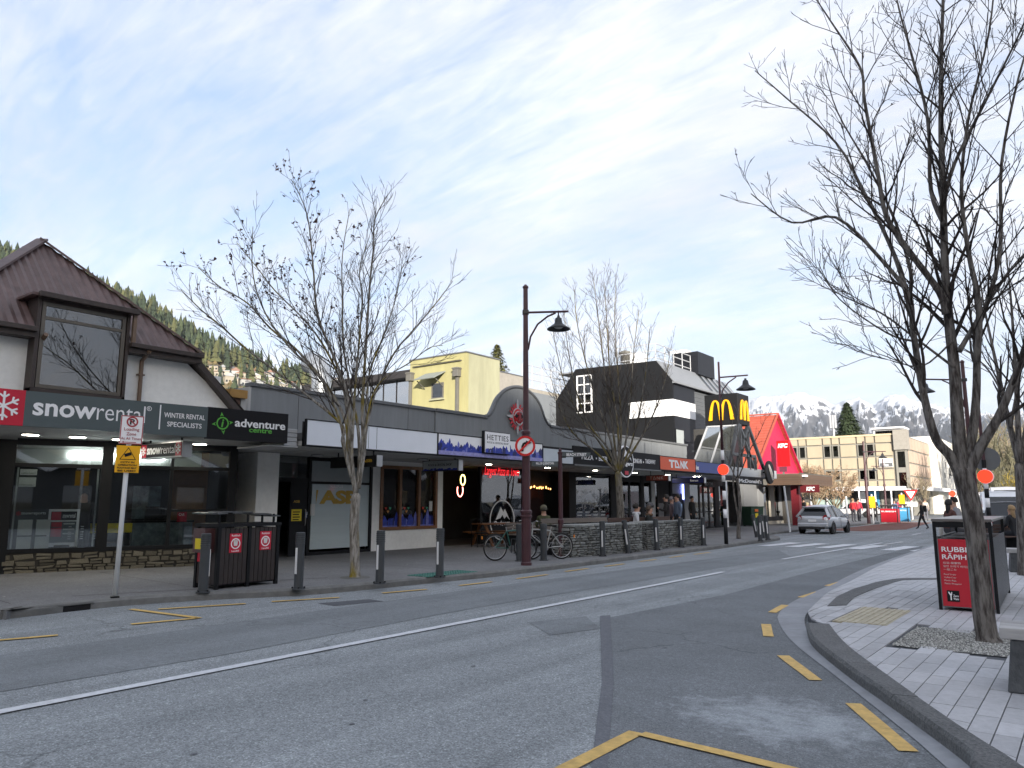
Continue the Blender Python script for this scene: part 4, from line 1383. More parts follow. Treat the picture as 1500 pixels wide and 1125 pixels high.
# ---- fascia signs of the row
def fsign(name, label, x0, x1, m, z0=ZS + .02, z1=3.47, d=0.0):
    t = fthing(name, label, 'sign', FF)
    a, b_ = FF.u_at(x0, d, 660), FF.u_at(x1, d, 660)
    frame('surround', M_BLACK, t, a + .002, b_ - .002, z0 - .02, z1 + .03, d - .01, d + .065, .025)
    f = B('panel', m, t, a + .027, b_ - .027, d + .0, d + .06, z0 + .006, z1 + .004)
    return t, a, b_
M_PALE = mat('blank pale sign', (.78, .81, .86), .5, .02, var2=.03)
t, a, b_ = fsign('blank_sign', 'long blank pale blue fascia sign behind the left street tree', 447, 641, M_PALE)
for x in (540, 552):
    u = FF.u_at(x, 0, 640)
    B('panel_joint', M_GREYT, t, u - .006, u + .006, -.003, 0, ZS + .04, 3.46)
t, a, b_ = fsign('crystal_sign', 'white fascia sign with a printed row of dark blue crystals', 641, 795, M_WHITE)
crystals('crystal_print', t, a + .03, b_ - .03, ZS + .13, .38, -.001, 70, 4)
crystals('crystal_print', t, a + .03, b_ - .03, ZS + .13, .25, -.007, 64, 5)
B('lilac_band', mat('lilac print', (.28, .27, .55), .5, .3, 9), t, a + .03, b_ - .03, -.016, -.013, ZS + .03, ZS + .14)
t, a, b_ = fsign('white_fascia_panel', 'short plain white fascia panel right of the crystal sign', 795, 840, mat('plain white panel', (.5, .55, .6), .5, .03), z1=3.36)
def boxsign(name, label, x0, y0, x1, y1, d=-.25, th=.2):
    t = fthing(name, label, 'sign', FF)
    a, z1 = FF.px(x0, y0, d); b_, z0 = FF.px(x1, y1, d)
    z1 = FF.px((x0 + x1) / 2, y0 + (y1 - y0) * .03, d)[1]
    return t, a, b_, z0, z1
t = fthing('crystal_shop_box_sign', 'square white box sign reading Hetties above the crystal fascia', 'sign', FF)
a, b_ = FF.u_at(711, -.12, 650), FF.u_at(747, -.12, 650)
z1 = FF.px(729, 634, -.12)[1]; z0 = FF.px(729, 664, -.12)[1]
B('box', M_BLACK, t, a - .04, b_ + .03, -.10, .0, z0 - .03, z1 + .03, bev=.02)
B('face', M_WHITE, t, a, b_, -.12, -.101, z0, z1)
txt(t, 'HETTIES', a + .08, b_ - .08, z1 - .24, z1 - .08, -.123, M_CHAR, spacing=1.15)
txt(t, 'ROCK & CRYSTAL SHOP', a + .08, b_ - .08, z1 - .34, z1 - .285, -.123, M_GREYT)
crystals('crystal_print', t, a, b_, z0, (z1 - z0) * .48, -.121, 15, 9)
def hang(name, label, d, x0, x1, ytop, ybot, face_m, y=None):
    """A box sign hung under the canopy at right angles to the shops, at distance y along the row."""
    F = Fr(0, y, 0)
    a, b_ = F.u_at(x0, 0, 680), F.u_at(x1, 0, 680)
    z1, z0 = F.px((x0 + x1) / 2, ytop)[1], F.px((x0 + x1) / 2, ybot)[1]
    T = thing(name, label, 'sign', (0, y, 0), 0)
    B('box', M_BLACK, T, a, b_, 0, .18, z0, z1)
    B('end_cap', M_CHROME, T, b_ + .001, b_ + .03, -.005, .185, z0, z1)
    B('face', face_m, T, a + .03, b_ - .02, -.006, -.0005, z0 + .02, z1 - .02)
    for u in (a + .2, b_ - .2):
        MB().bar((u, .09, z1), (u, .09, ZS), .025).build('hanger', M_BLACK, T)
    return T, a, b_, z0, z1
T, a, b_, z0, z1 = hang('bank_hanging_sign', 'black box sign with gold ASB hung behind the left street tree', 0, 484, 551, 668.5, 684.5, M_CHAR, y=12.9)
txt(T, 'ASB', b_ - .52, b_ - .14, z0 + .11, z1 - .09, -.01, MATS['sign gold'], bold=.05)
T, a, b_, z0, z1 = hang('crystal_hanging_sign', 'grey hanging box sign reading Hetties under the canopy', 0, 619, 671, 674, 690, mat('grey sign face', (.42, .44, .44), .5, .03), y=16.6)
txt(T, 'HETTIES', a + .25, b_ - .25, z0 + .26, z1 - .06, -.01, M_CHAR, spacing=1.1)
txt(T, 'ROCK & CRYSTAL SHOP', a + .25, b_ - .25, z0 + .15, z0 + .22, -.01, M_CHAR)
crystals('crystal_print', T, a + .04, b_ - .03, z0 + .02, .09, -.008, 22, 12)
# black pizza sign with its oval
t, a, b_ = fsign('pizza_sign', 'black fascia sign with small white pizza bar lettering behind the middle tree', 840, 966, M_CHAR, z0=ZS + .05, z1=3.52)
B('shelf_line', M_GREYT, t, a, b_, -.06, -.011, ZS - .02, ZS + .03)
for s, x0, x1, y0, y1 in (('PIZZA', 852, 869, 668, 674), ('BEER', 877, 890, 670, 676), ('DINE-IN', 928, 940, 673, 679), ('TAKEAWAY', 945, 960, 674, 680)):
    ua_, zz1 = FF.px(x0, y0); ub_, zz0 = FF.px(x1, y1)
    txt(t, s, ua_, ub_, zz0, zz0 + .17, -.004, M_WHITE, bold=.015)
for x, y in ((873.5, 671.5), (942.5, 677)):
    u, z = FF.px(x, y)
    B('dot', M_WHITE, t, u - .03, u + .03, -.006, -.001, z - .03, z + .03)
t = fthing('oval_badge_sign', 'round black badge sign with white mountain emblem behind the middle tree', 'sign', FF)
u, z = FF.px(916, 676, -.3); rr = FF.px(916, 653, -.3)[1] - z
MB().lathe([(rr, -.03), (rr, .06)], 36, (u, -.3, z), 'y').build('disc', M_CHAR, t)
MB().lathe([(rr * 1.01, -.035), (rr * 1.01, .065), (rr * .94, .065), (rr * .94, -.035)], 36, (u, -.3, z), 'y').build('rim', M_WHITE, t)
MB().prism([(u - .36, z + .05), (u - .05, z + .45), (u + .1, z + .28), (u + .2, z + .38), (u + .42, z + .02), (u + .2, z + .18), (u + .05, z + .02), (u - .12, z + .2)], -.345, -.335).build('mountain', M_WHITE, t)
txt(t, 'Badgers', u - .5, u + .5, z - .2, z + .0, -.34, M_WHITE, bold=.03, shear=.15)
B('red_mark', M_REDS, t, u - .12, u + .15, -.345, -.335, z - .5, z - .36)
B('bracket', M_BLACK, t, u - .05, u + .05, -.24, .0, z - .05, z + .05)
# orange juice bar sign
M_ORANGE = mat('sign orange', (.72, .085, .012), .45, .03)
t, a, b_ = fsign('juice_bar_sign', 'bright orange fascia sign reading TANK in white', 966, 1018, M_ORANGE, z0=ZS + .07, z1=3.5)
zc = (ZS + .07 + 3.5) / 2
u4 = (b_ - a)
for k, (x0, x1, s) in enumerate(((980, 988, 'T'), (988.5, 996, 'D'), (996.5, 1001.5, 'N'), (1002, 1008, 'K'))):
    ua_, ub_ = FF.u_at(x0, 0, 682), FF.u_at(x1, 0, 682)
    if s == 'D':
        MB().prism([(ua_, zc - .17), (ub_, zc - .17), (ua_ + (ub_ - ua_) * .45, zc + .17), (ua_, zc + .17)], -.012, -.001).build('letter', M_WHITE, t)
        MB().prism([(ua_ + .11, zc - .09), (ub_ - .16, zc - .09), (ua_ + .16, zc + .08), (ua_ + .11, zc + .08)], -.016, -.0125).build('letter_counter', M_ORANGE, t)
    else:
        txt(t, s, ua_, ub_, zc - .17, zc + .17, -.006, M_WHITE, bold=.05, name='letter')
T, a, b_, z0, z1 = hang('juice_bar_hanging_sign', 'small dark red hanging sign reading TANK under the canopy', 0, 945, 978, 696, 704.5, mat('dark orange face', (.16, .02, .008), .5, .05), y=28.6)
txt(T, 'TΔNK', a + .2, b_ - .2, z0 + .06, z1 - .05, -.01, mat('dim white', (.35, .3, .28), .5, .05), spacing=1.25)
M_NAVY = mat('sign navy', (.008, .014, .09), .5, .05)
t, a, b_ = fsign('bank_sign', 'royal blue fascia sign with small white bank lettering', 1018, 1060, mat('sign royal blue', (.015, .045, .26), .4, .05), z0=ZS + .06, z1=3.42)
ua_, zz = FF.px(1019.5, 684); ub_, _ = FF.px(1023, 684)
txt(t, 'bnz', ua_, ub_ + .05, zz - .12, zz + .08, -.004, M_WHITE, bold=.04)
T, a, b_, z0, z1 = hang('bank_navy_hanging_sign', 'navy hanging box sign with small white bank lettering', 0, 983, 1030, 700, 708, M_NAVY, y=32.6)
txt(T, 'bnz', b_ - .65, b_ - .25, z0 + .08, z1 - .08, -.01, M_WHITE, bold=.03)
# sun face emblem on the arch
t = fthing('sun_emblem', 'red and silver carved sun face emblem on the rounded grey gable', 'emblem', FPp)
u, z = FPp.px(758, 611, -.06)
M_RED2 = mat('emblem red', (.50, .02, .03), .45, .08)
M_SILV = mat('emblem silver', (.45, .45, .46), .4, .08)
rz = FPp.px(758, 585, -.06)[1] - z
for k in range(20):
    a = k * 2 * pi / 20 + pi / 2
    long_ = k % 5 == 0
    L_ = rz * (1.0 if long_ else .80)
    q = []
    for s_, w in ((.48, .10), (.62, .115), (.74, .07), (.88, .06), (1.0, 0)):
        q.append((s_ * L_, w * rz * (.9 if not long_ else .8)))
    wob = .06 * rz
    pts = [(r_, w_ + (wob * sin(r_ * 9) if not long_ else 0)) for r_, w_ in q] + [(r_, -w_ + (wob * sin(r_ * 9) if not long_ else 0)) for r_, w_ in q[::-1][1:]]
    MB().prism([(u + r_ * cos(a) - w_ * sin(a), z + (r_ * sin(a) + w_ * cos(a))) for r_, w_ in pts], -.08, -.055).build('ray', M_SILV if long_ else M_RED2, t)
MB().lathe([(rz * .50, -.10), (rz * .52, -.05)], 28, (u, 0, z), 'y').build('face_rim', M_SILV, t)
fc = MB().lathe([(.02, -.15), (rz * .25, -.14), (rz * .46, -.105)], 28, (u, 0, z), 'y').build('face', M_RED2, t, smooth=True)
for s in (-1, 1):
    MB().prism([(u + s * rz * .08, z + .06), (u + s * rz * .26, z + .10), (u + s * rz * .36, z + .0), (u + s * rz * .22, z - .06)], -.165, -.13).build('eye', M_CHAR, fc)
    MB().tube([(u + s * rz * .05, -.15, z + .2), (u + s * rz * .25, -.15, z + .17), (u + s * rz * .4, -.12, z + .02)], .018, 5).build('brow', M_SILV, fc)
MB().prism([(u - .06, z + .14), (u + .06, z + .14), (u + .09, z - .16), (u - .09, z - .16)], -.19, -.14).build('nose', mat('emblem dark red', (.25, .01, .015), .5, .1), fc)
MB().tube([(u - rz * .28, -.14, z - .2), (u - rz * .12, -.15, z - .28), (u + rz * .12, -.15, z - .28), (u + rz * .28, -.14, z - .2)], .025, 5).build('mouth', M_SILV, fc)

# ------------------------------------------------------------------ yellow building behind the row
M_YELW = mat('yellow render', (0.345, 0.32, 0.155), 0.85, 0.10, 2.0, 0.2, 40, stretch=(1, 1, .3), var2=.08, scale2=.6)
M_YELW2 = mat('pale yellow render', (0.33, 0.325, 0.215), 0.85, 0.11, 2.0, 0.2, 40, stretch=(1, 1, .25), var2=.1, scale2=.6)
M_DPIPE = mat('grey brown pipe', (.13, .125, .11), .6, .1)
cy = GX(683, 516, -24.0)
FY = Fr(-24.0, cy.y, 0)
YB = fthing('yellow_building', 'yellow rendered block with a small awning window behind the grey parapet', 'building', FY)
yl = FY.px(601, 526)[0]
zt_y = FY.px(683, 516)[1]
yd = GX(732, 528, -24.0).y - cy.y
B('front_wall', M_YELW, YB, yl, 0, 0, .2, 3.0, zt_y)
B('side_wall', M_YELW2, YB, -.2, -.001, .2, yd, 3.0, zt_y - .002)
B('rear_core', M_YELW2, YB, yl, -.2, .2, yd, 3.0, zt_y - .15)
B('roof_edge', M_GREYT, YB, yl - .04, .05, -.05, yd + .05, zt_y + .001, zt_y + .06)
za_y = FY.px(640, 531)[1]
B('string_course', M_YELW, YB, yl + .3, -.28, -.14, -.001, za_y - .06, za_y + .02)
B('string_lower_strip', M_DPIPE, YB, yl + .3, -.28, -.10, -.002, za_y - .10, za_y - .06)  # grey brown strip along the bottom of the string course
a, z1 = FY.px(633, 562); b_, z0 = FY.px(650, 583)
wy = frame('window', M_DPIPE, YB, a, b_, z0, z1, -.05, .06, .06)
B('pane', M_GLASSW, wy, a + .06, b_ - .06, -.02, -.01, z0 + .06, z1 - .06)
B('sill', M_YELW2, wy, a - .08, b_ + .08, -.12, -.001, z0 - .08, z0)
a1 = FY.px(621, 562)[0]; b1 = FY.px(653, 548)[0]
z_lo, z_hi = FY.px(622, 560)[1], FY.px(628, 548)[1]
aw = MB()
aw.add([(a1 + .15, -.02, z_hi), (b1, -.02, z_hi), (b1 - .12, -.75, z_lo), (a1, -.75, z_lo)], [(0, 1, 2, 3)])
ao = aw.build('awning', mat('awning grey', (.22, .24, .22), .6, .06), YB)
ao.modifiers.new('t', 'SOLIDIFY').thickness = .04
for u in (a1 + .1, b1 - .12):
    MB().bar((u, -.05, z_lo - .35), (u, -.6, z_lo - .02), .04).build('strut', M_DPIPE, ao)
for x in (603.5, 672):
    u = FY.px(x, 560)[0]
    zt = FY.px(x, 545 if x > 640 else 552)[1]
    d = MB().box(u - .07, u + .07, -.18, -.03, 3.2, zt - .2)
    d.box(u - .17, u + .17, -.3, -.02, zt - .25, zt + .12)
    d.box(u - .2, u + .2, -.33, -.01, zt + .12, zt + .2)
    d.build('downpipe', M_DPIPE, YB, bev=.01)
# lean-to with glazing left of it
LT = fthing('rooftop_glass_room', 'low glazed rooftop room with a dark flat roof left of the yellow block', 'building', FY)
dl = 1.2
ul, zlt = FY.px(452, 563, dl)
zr0 = FY.px(595, 545, dl)[1]; zr1 = FY.px(595, 556, dl)[1]
B('roof', mat('dark roof edge', (.028, .025, .025), .6, .1), LT, ul, yl - .05, dl - .5, dl + 4, zr1, zr0, bev=.02)
M_GLASSB = glass_mat('sky glass', (.35, .46, .52), 1.0, .5)
n = 9
for k in range(n):
    a, b_ = ul + .4 + (yl - .1 - ul - .4) * k / n, ul + .4 + (yl - .1 - ul - .4) * (k + 1) / n
    B('pane', M_GLASSB, LT, a + .03, b_ - .03, dl, dl + .02, zr1 - 1.6, zr1)
    B('mullion', M_CHAR, LT, b_ - .03, b_ + .03, dl - .03, dl + .05, zr1 - 1.6, zr1)
B('lower_wall', M_YELW2, LT, ul, yl - .05, dl + .06, dl + .3, 3.2, zr1 - 1.6)
B('room_back', M_DARKIN, LT, ul, yl - .05, dl + 3.5, dl + 3.6, 3.2, zr1)
# extract duct on the grey roof
t = thing('roof_duct', 'bent silver extract duct on the roof behind the left street tree', 'duct', tuple(GD(470, 600, 31)), 0)
bz = t.location.z
dz = GD(470, 560, 31).z - bz
MB().tube([(0, 0, -1.5), (0, 0, dz - .1), (-.05, 0, dz + .3), (-.35, 0, dz + .75), (-.8, -.05, dz + .9)], [.42, .42, .42, .42, .45], 14).build('duct', mat('galvanised', (.4, .42, .44), .35, .15, metal=.7), t, smooth=True)
for k in range(5):
    MB().lathe([(.43, -.02), (.45, 0), (.43, .02)], 14, (0, 0, dz - .3 - k * .35)).build('band', MATS['galvanised'], t)
# pale concrete roof wall and railings right of the yellow block
t = thing('pale_roof_wall', 'pale concrete roof wall between the yellow block and the black building', 'wall', (-24.0, cy.y + yd, 0), 0)
zc1 = GX(733, 545, -24.0).z
ye = GX(769, 553, -24.0).y - (cy.y + yd)
B('wall', mat('pale concrete', (.30, .28, .245), .85, .1, 3, .2, 30), t, -.25, 0, .01, ye, 3.0, zc1)
B('capping', M_GREYT, t, -.28, .03, .01, ye + .03, zc1 + .001, zc1 + .05)
B('lower_wall', mat('pale blue wall', (.17, .185, .20), .8, .05), t, .6, .7, ye - 1.0, GX(812, 590, -23.4).y - (cy.y + yd), 3.0, zc1 - .9)
t = thing('roof_railing', 'white pipe railing on the roof left of the black building', 'railing', (-25.5, cy.y + yd, 0), 0)
M_RAIL = mat('white rail', (.45, .46, .48), .4, .04)
zt_r = GX(800, 541, -25.5).z
y0r, y1r = GX(765, 545, -25.5).y - (cy.y + yd), GX(845, 540, -25.5).y - (cy.y + yd)
for k in range(3):
    MB().tube([(0, y0r, zt_r - k * .42), (0, y1r, zt_r - k * .42)], .028, 6).build('rail', M_RAIL, t)
for k in range(7):
    y = y0r + (y1r - y0r) * k / 6
    MB().tube([(0, y, zt_r - 1.25), (0, y, zt_r)], .03, 6).build('post', M_RAIL, t)
t = thing('roof_terrace_slab', 'rubble topped flat roof edge behind the rounded grey gable', 'roof', (-26.5, cy.y + yd + 3, 0), 0)
B('slab', MATS['pale concrete'], t, -4, .8, -2, 12, 3.0, zt_r - 1.3)

# ------------------------------------------------------------------ black building with white band
YD = 37.48
FD = Fr(0, YD, 0)
DB = thing('black_building', 'black clad building with chamfered roof edges and a white band', 'building', (-17.6, YD, 0), 0)
M_BLK = mat('black cladding', (.009, .0095, .011), .6, .10, 1.5, spec=.25, stretch=(1, 1, .3))
M_BLK2 = mat('black panel', (.012, .013, .017), .5, .08, 1.5, spec=.3)
DX = 17.6
ptn = lambda x, y: (GY(x, y, YD).x + DX, GY(x, y, YD).z)
poly = [ptn(803, 602), ptn(810, 594), ptn(843, 541), ptn(963, 528), (0.0, 8.15)]
poly = [(poly[0][0], 3.0)] + poly + [(0.0, 3.0)]
MB().prism(poly, 0, .15).build('end_wall', M_BLK, DB)
yf1 = GX(1018, 600, -17.6).y - YD
yf2 = GX(1034, 600, -17.6).y - YD
zw1, zw0 = 7.14, 6.24
B('front_wall', M_BLK2, DB, -.15, -.002, .15, yf1, zw1, 8.13)
B('front_wall', M_BLK2, DB, -.15, -.002, .15, yf1, 4.9, zw0)
B('front_wall', M_BLK2, DB, -.15, -.002, .15, yf1, 2.9, 4.88)
wb = MB()
wb.box(ptn(922, 600)[0], .03, -.04, -.001, zw0, zw1)
wb.build('white_band', M_WHITE, DB)
B('white_band', M_WHITE, DB, -.03, .03, .0, yf1, zw0 + .001, zw1 - .001)
a, z1 = ptn(845, 551); b_, z0 = ptn(868, 604)
wd = frame('window', M_WHITE, DB, a, b_, z0, z1, -.06, .05, .07, bars_u=((a + b_) / 2,), bars_z=(z0 + (z1 - z0) * .25, (z0 + z1) / 2, z0 + (z1 - z0) * .75), bw=.06)
for i in range(2):
    for j in range(4):
        B('pane', M_GLASSW, wd, a + .07 + i * (b_ - a) / 2, a + (i + 1) * (b_ - a) / 2 - .05, -.02, -.01, z0 + (z1 - z0) * j / 4 + .05, z0 + (z1 - z0) * (j + 1) / 4 - .04)
a, z1 = GX(990, 629, -17.6).y - YD, GX(990, 629, -17.6).z
b_ = GX(1002, 650, -17.6).y - YD
wq = B('side_window', mat('pale blind', (.35, .38, .38), .5, .06), DB, -.01, .01, a, b_, z1 - 1.0, z1)
B('window_frame', M_BLACK, wq, .0, .02, a - .08, a, z1 - 1.05, z1 + .05)
M_RIB = mat('grey ribbed cladding', (.10, .105, .11), .5, .06)
for k in range(26):
    B('ribbed_board', M_RIB, DB, -.3, -.05 + .012 * (k % 2), yf1, yf2 + .5, 5.05 + k * .11, 5.15 + k * .11)
# sloped light roof along the front edge
M_ZINC = mat('light roof metal', (.20, .21, .225), .45, .06)
yr1 = GX(1078, 574, -17.6).y - YD + .5
px0, pz0 = ptn(963, 528)
sr = MB()
sr.add([(.12, -.02, 8.12), (.12, yr1, 8.12), (px0, yr1, pz0), (px0, -.02, pz0)], [(0, 1, 2, 3)])
so = sr.build('roof_slope', M_ZINC, DB)
so.modifiers.new('t', 'SOLIDIFY').thickness = .06
nv = Vector((pz0 - 8.12, 0, .12 - px0)).normalized()
ys0 = yr1 * .52
for k in range(5):
    y = ys0 + k * (yr1 - ys0 - .2) / 5
    b = MB()
    vs = []
    for t_, yy in ((.05, y), (.05, y + .28), (.9, y + .28), (.9, y)):
        p = Vector((.12 + (px0 - .12) * t_, yy, 8.12 + (pz0 - 8.12) * t_)) + nv * .045
        vs.append(p)
    b.add(vs, [(0, 1, 2, 3)])
    b.build('skylight_strip', mat('skylight dark', (.02, .022, .026), .2, .05), so)
B('gutter', M_ZINC, DB, .0, .18, -.02, yr1, 8.02, 8.12)
B('roof_top', M_ZINC, DB, poly[2][0] + .3, px0, .16, yr1, pz0 - .1, pz0 - .02)
B('upper_wall', M_BLK2, DB, -6, -.16, yf1, yr1, 3, 8.1)
# plant and railing on the roof
t = thing('rooftop_plant_box', 'dark clad plant box on the roof of the black building', 'roof plant', (-17.6, YD, 0), 0)
pA = GY(985, 519, YD + 5); pB = GY(1022, 519, YD + 5)
B('box', M_BLK2, t, pA.x + DX, pB.x + DX, 5, 7.5, pz0 - .1, pA.z)
B('cap', M_WHITE, t, pA.x + DX - .05, pA.x + DX + (pB.x - pA.x) * .55, 4.9, 7.4, pA.z + .001, pA.z + .18)
for k in range(5):
    B('cladding_joint', M_BLACK, t, pA.x + DX - .003, pB.x + DX + .003, 4.997, 5.0, pA.z - .3 * k - .32, pA.z - .3 * k - .3)
t = thing('rooftop_fan_unit', 'white rooftop fan units behind the middle tree on the black building', 'roof plant', (-17.6, YD, 0), 0)
for x0, x1, y in ((912, 925, 519), (924, 937, 517)):
    a, b_ = GY(x0, y, YD + 4), GY(x1, y, YD + 4)
    B('unit', M_WHITE, t, a.x + DX, b_.x + DX, 4, 5, pz0 - .1, a.z, bev=.04)
a = GY(916, 520, YD + 3)
MB().lathe([(.28, -.5), (.28, .0), (.42, .05), (.42, .16), (.1, .28)], 14, (a.x + DX, 3, a.z)).build('cowl', M_DPIPE, t, smooth=True)
t = thing('rooftop_railing', 'white pipe guard rail along the roof edge of the black building', 'railing', (-17.6, YD, 0), 0)
rr = [(px0 - .25, .3), (px0 - .25, yr1 * .62)]
zr = pz0 + 1.05
for k in range(3):
    MB().tube([(px0 - 2.8, .3, zr - k * .4), (px0 - .25, .3, zr - k * .4), (px0 - .25, yr1 * .62, zr - k * .4)], .03, 6).build('rail', M_RAIL, t)
for k in range(6):
    y = .3 + (yr1 * .62 - .3) * k / 5
    MB().tube([(px0 - .25, y, pz0 - .05), (px0 - .25, y, zr)], .03, 6).build('post', M_RAIL, t)
for k in range(3):
    MB().tube([(px0 - .9 - k * .9, .3, pz0 - .05), (px0 - .9 - k * .9, .3, zr)], .03, 6).build('post', M_RAIL, t)

# ------------------------------------------------------------------ burger restaurant: sign tower, glazing, canopy, wall
YT = 37.98
TW = thing('sign_tower', 'black sign cube with golden arches on a dark steel trestle', 'sign', (-14.2, YT, 0), 0)
tz0, tz1 = 5.62, 7.25
M_GOLD = mat('golden plastic', (.85, .42, .005), .4, .03)
cube = B('cube', M_BLK, TW, -1.82, 0, 0, 1.62, tz0, tz1, bev=.02)
def arches(parent, u0, u1, z0, z1, face):
    """Two tall rounded arches side by side, as a swept flat band."""
    w = (u1 - u0)
    b = MB()
    for s in (0, 1):
        c = u0 + w * (.285 + .43 * s)
        pts_o, pts_i = [], []
        for k in range(25):
            x = -1 + k / 12.0
            zz = 1 - abs(x) ** 2.7
            pts_o.append((c + .285 * w * x, z0 + (z1 - z0) * zz))
            pts_i.append((c + .150 * w * x, z0 + (z1 - z0) * .925 * zz))
        for k in range(24):
            q = [pts_o[k], pts_o[k + 1], pts_i[k + 1], pts_i[k]]
            if face == 'front':
                b.prism(q, -.07 - s * .002, -.01)
            else:
                n_ = MB().prism(q, -.07 - s * .002, -.01)
                b.add([(-y, x, z) for x, y, z in n_.v], n_.f)
    return b.build('golden_arches', M_GOLD, parent)
arches(cube, -1.60, -.22, tz0 + .24, tz1 - .32, 'front')
arches(cube, .2, 1.44, tz0 + .24, tz1 - .32, 'right')
M_STEEL = mat('dark steel', (.03, .034, .04), .45, .1)
zf = 3.3
yg = GX(1122, 700, -14.2).y - YT
for nm, a, b_ in (('leg', (-.06, .1, tz0), (-.06, -1.5, zf)), ('leg', (-.06, 1.5, tz0), (-.06, yg, zf)), ('leg', (-1.75, 1.5, tz0), (-1.75, yg, zf)), ('leg', (-1.75, .1, tz0), (-1.75, -1.5, zf)),
                  ('post', (-.06, .25, tz0), (-.06, .25, zf)), ('post', (-.06, 1.4, tz0), (-.06, 1.4, zf)), ('brace', (-.06, .3, tz0 - .1), (-.06, 2.1, zf)), ('brace', (-.06, 1.35, tz0 - .1), (-.06, -.5, zf)),
                  ('brace', (-.06, 2.3, zf), (-.06, yg * .62, 4.0)), ('rail', (-.06, -.85, 4.02), (-.06, yg * .62, 4.02)), ('rail', (-.06, 1.62, 5.4), (-1.75, 1.62, 5.4))):
    MB().bar(a, b_, .15, .15).build(nm, M_STEEL, TW)
# sloping glazed side under the cube
GZ = thing('sloping_glazing', 'sloping framed glazing beneath the black sign cube', 'glazing', (0, 36.6, 0), 0)
F6 = Fr(0, 36.6, 0)
def gq(x, y):
    p = F6.px(x, y)
    return (p[0], p[1])
c4 = [gq(1014, 682), gq(1036, 625), gq(1058, 624), gq(1078, 623), gq(1066, 690), gq(1038, 688)]
MB().prism([c4[0], c4[1], c4[2], c4[5]], .05, .06).build('pane', M_GLASSB, GZ)
MB().prism([c4[5], c4[2], c4[3], c4[4]], .05, .06).build('pane', M_GLASSB, GZ)
for a, b_ in ((0, 1), (5, 2), (1, 2), (2, 3)):
    MB().bar((c4[a][0], .03, c4[a][1]), (c4[b_][0], .03, c4[b_][1]), .07, .07).build('glazing_bar', M_RAIL, GZ)
MB().bar((c4[3][0], .03, c4[3][1]), (c4[4][0], .03, c4[4][1]), .1, .1).build('glazing_bar', M_STEEL, GZ)
zz = gq(1020, 660)[1]
MB().bar((c4[0][0] - .2, .5, zz), (c4[4][0], .5, zz), .1, .1).build('transom', M_STEEL, GZ)
B('room', M_DARKIN, GZ, c4[0][0] - .3, c4[4][0] - .1, 1.0, 1.05, 3.3, c4[1][1])
for u in (.3, .55, .8):
    uq = c4[0][0] + (c4[4][0] - c4[0][0]) * u
    B('inner_mullion', M_RAIL, GZ, uq - .03, uq + .03, .9, .95, 3.3, c4[1][1] - .3)
BR = thing('burger_restaurant', 'grey ground floor restaurant front with windows right of the bank', 'building', (-17.6, 44.1, 0), radians(90))
FBR = Fr(-17.6, 44.1, 90)
cu = [FBR.u_at(x, 0, 740) for x in (1063, 1071, 1090, 1110, 1117, 1126, 1133, 1140, 1148)]
B('dark_entry', M_DARKIN, BR, cu[0], cu[2], 1.0, 1.1, KERB, ZS)
B('white_post', M_WHITEW, BR, cu[0], cu[0] + .25, -.05, .4, KERB, ZS)
B('grey_wall', mat('mid grey wall', (.17, .175, .18), .7, .05), BR, cu[2], cu[3], 0, .3, KERB, ZS)
B('grey_pier', mat('light grey pier', (.22, .225, .23), .7, .05), BR, cu[3], cu[4], -.1, .3, KERB, ZS)
for a, b_ in ((cu[4], cu[5]), (cu[6], cu[7])):
    f_ = frame('window', M_BLACK, BR, a, b_, KERB + .5, ZS - .2, .0, .1, .07)
    B('pane', M_GLASSD, f_, a + .05, b_ - .05, .04, .05, KERB + .55, ZS - .25)
B('cream_pier', mat('cream pier', (.40, .37, .31), .7, .05), BR, cu[5], cu[6], -.1, .3, KERB, ZS)
B('grey_pier', MATS['mid grey wall'], BR, cu[7], cu[8], -.1, .3, KERB, ZS)
B('dado', M_CHAR, BR, cu[4], cu[8] - .05, -.12, -.1, KERB + .22, KERB + .5)
B('plinth', MATS['cream pier'], BR, cu[4], cu[8], -.14, -.02, KERB, KERB + .21)
B('upper_wall', MATS['mid grey wall'], BR, cu[0], cu[8] + .3, .35, 4, ZS, 4.3)
RC = fthing('restaurant_canopy', 'pale grey fascia canopy under the steel trestle', 'canopy', FF)
a, b_ = FF.u_at(1060, 0, 690), FF.u_at(1137, 0, 700)
B('fascia', mat('pale fascia', (.40, .42, .44), .5, .04), RC, a + .01, b_, 0, .1, 2.92, 3.36)
B('fascia_end', MATS['pale fascia'], RC, b_ + .001, b_ + .1, 0, 3.2, 2.92, 3.36)
B('soffit', M_SOFF, RC, a + .01, b_, .12, 3.4, 2.9, 3.02)
t = fthing('restaurant_name_sign', 'black sign board reading McDonalds hung below the pale canopy', 'sign', FF)
a, b_ = FF.u_at(1083, 0, 713), FF.u_at(1121, 0, 713)
B('board', M_BLACK, t, a, b_, .1, .16, 2.52, 2.86)
txt(t, "McDonald's", a + .25, b_ - .25, 2.6, 2.8, .095, M_WHITE, bold=.03)
t = fthing('round_blade_sign', 'black round blade sign with grey wave at the end of the pale canopy', 'sign', FF)
u, z = FF.px(1127, 692, -.35)
MB().lathe([(.62, -.06), (.64, 0), (.62, .06)], 28, (u, -.35, z), 'y').build('disc', M_CHAR, t)
MB().tube([(u - .25, -.42, z + .4), (u - .05, -.42, z + .1), (u + .1, -.42, z - .1), (u + .28, -.42, z - .4)], [.05, .09, .09, .05], 6).build('wave', M_SOFF, t)
B('bracket', M_BLACK, t, u - .04, u + .04, -.29, .0, z - .04, z + .04)
t = fthing('store_name_board', 'dark board with grey lettering above the doors beside the bank', 'sign', FB)
a, b_ = uu(1030), uu(1046)
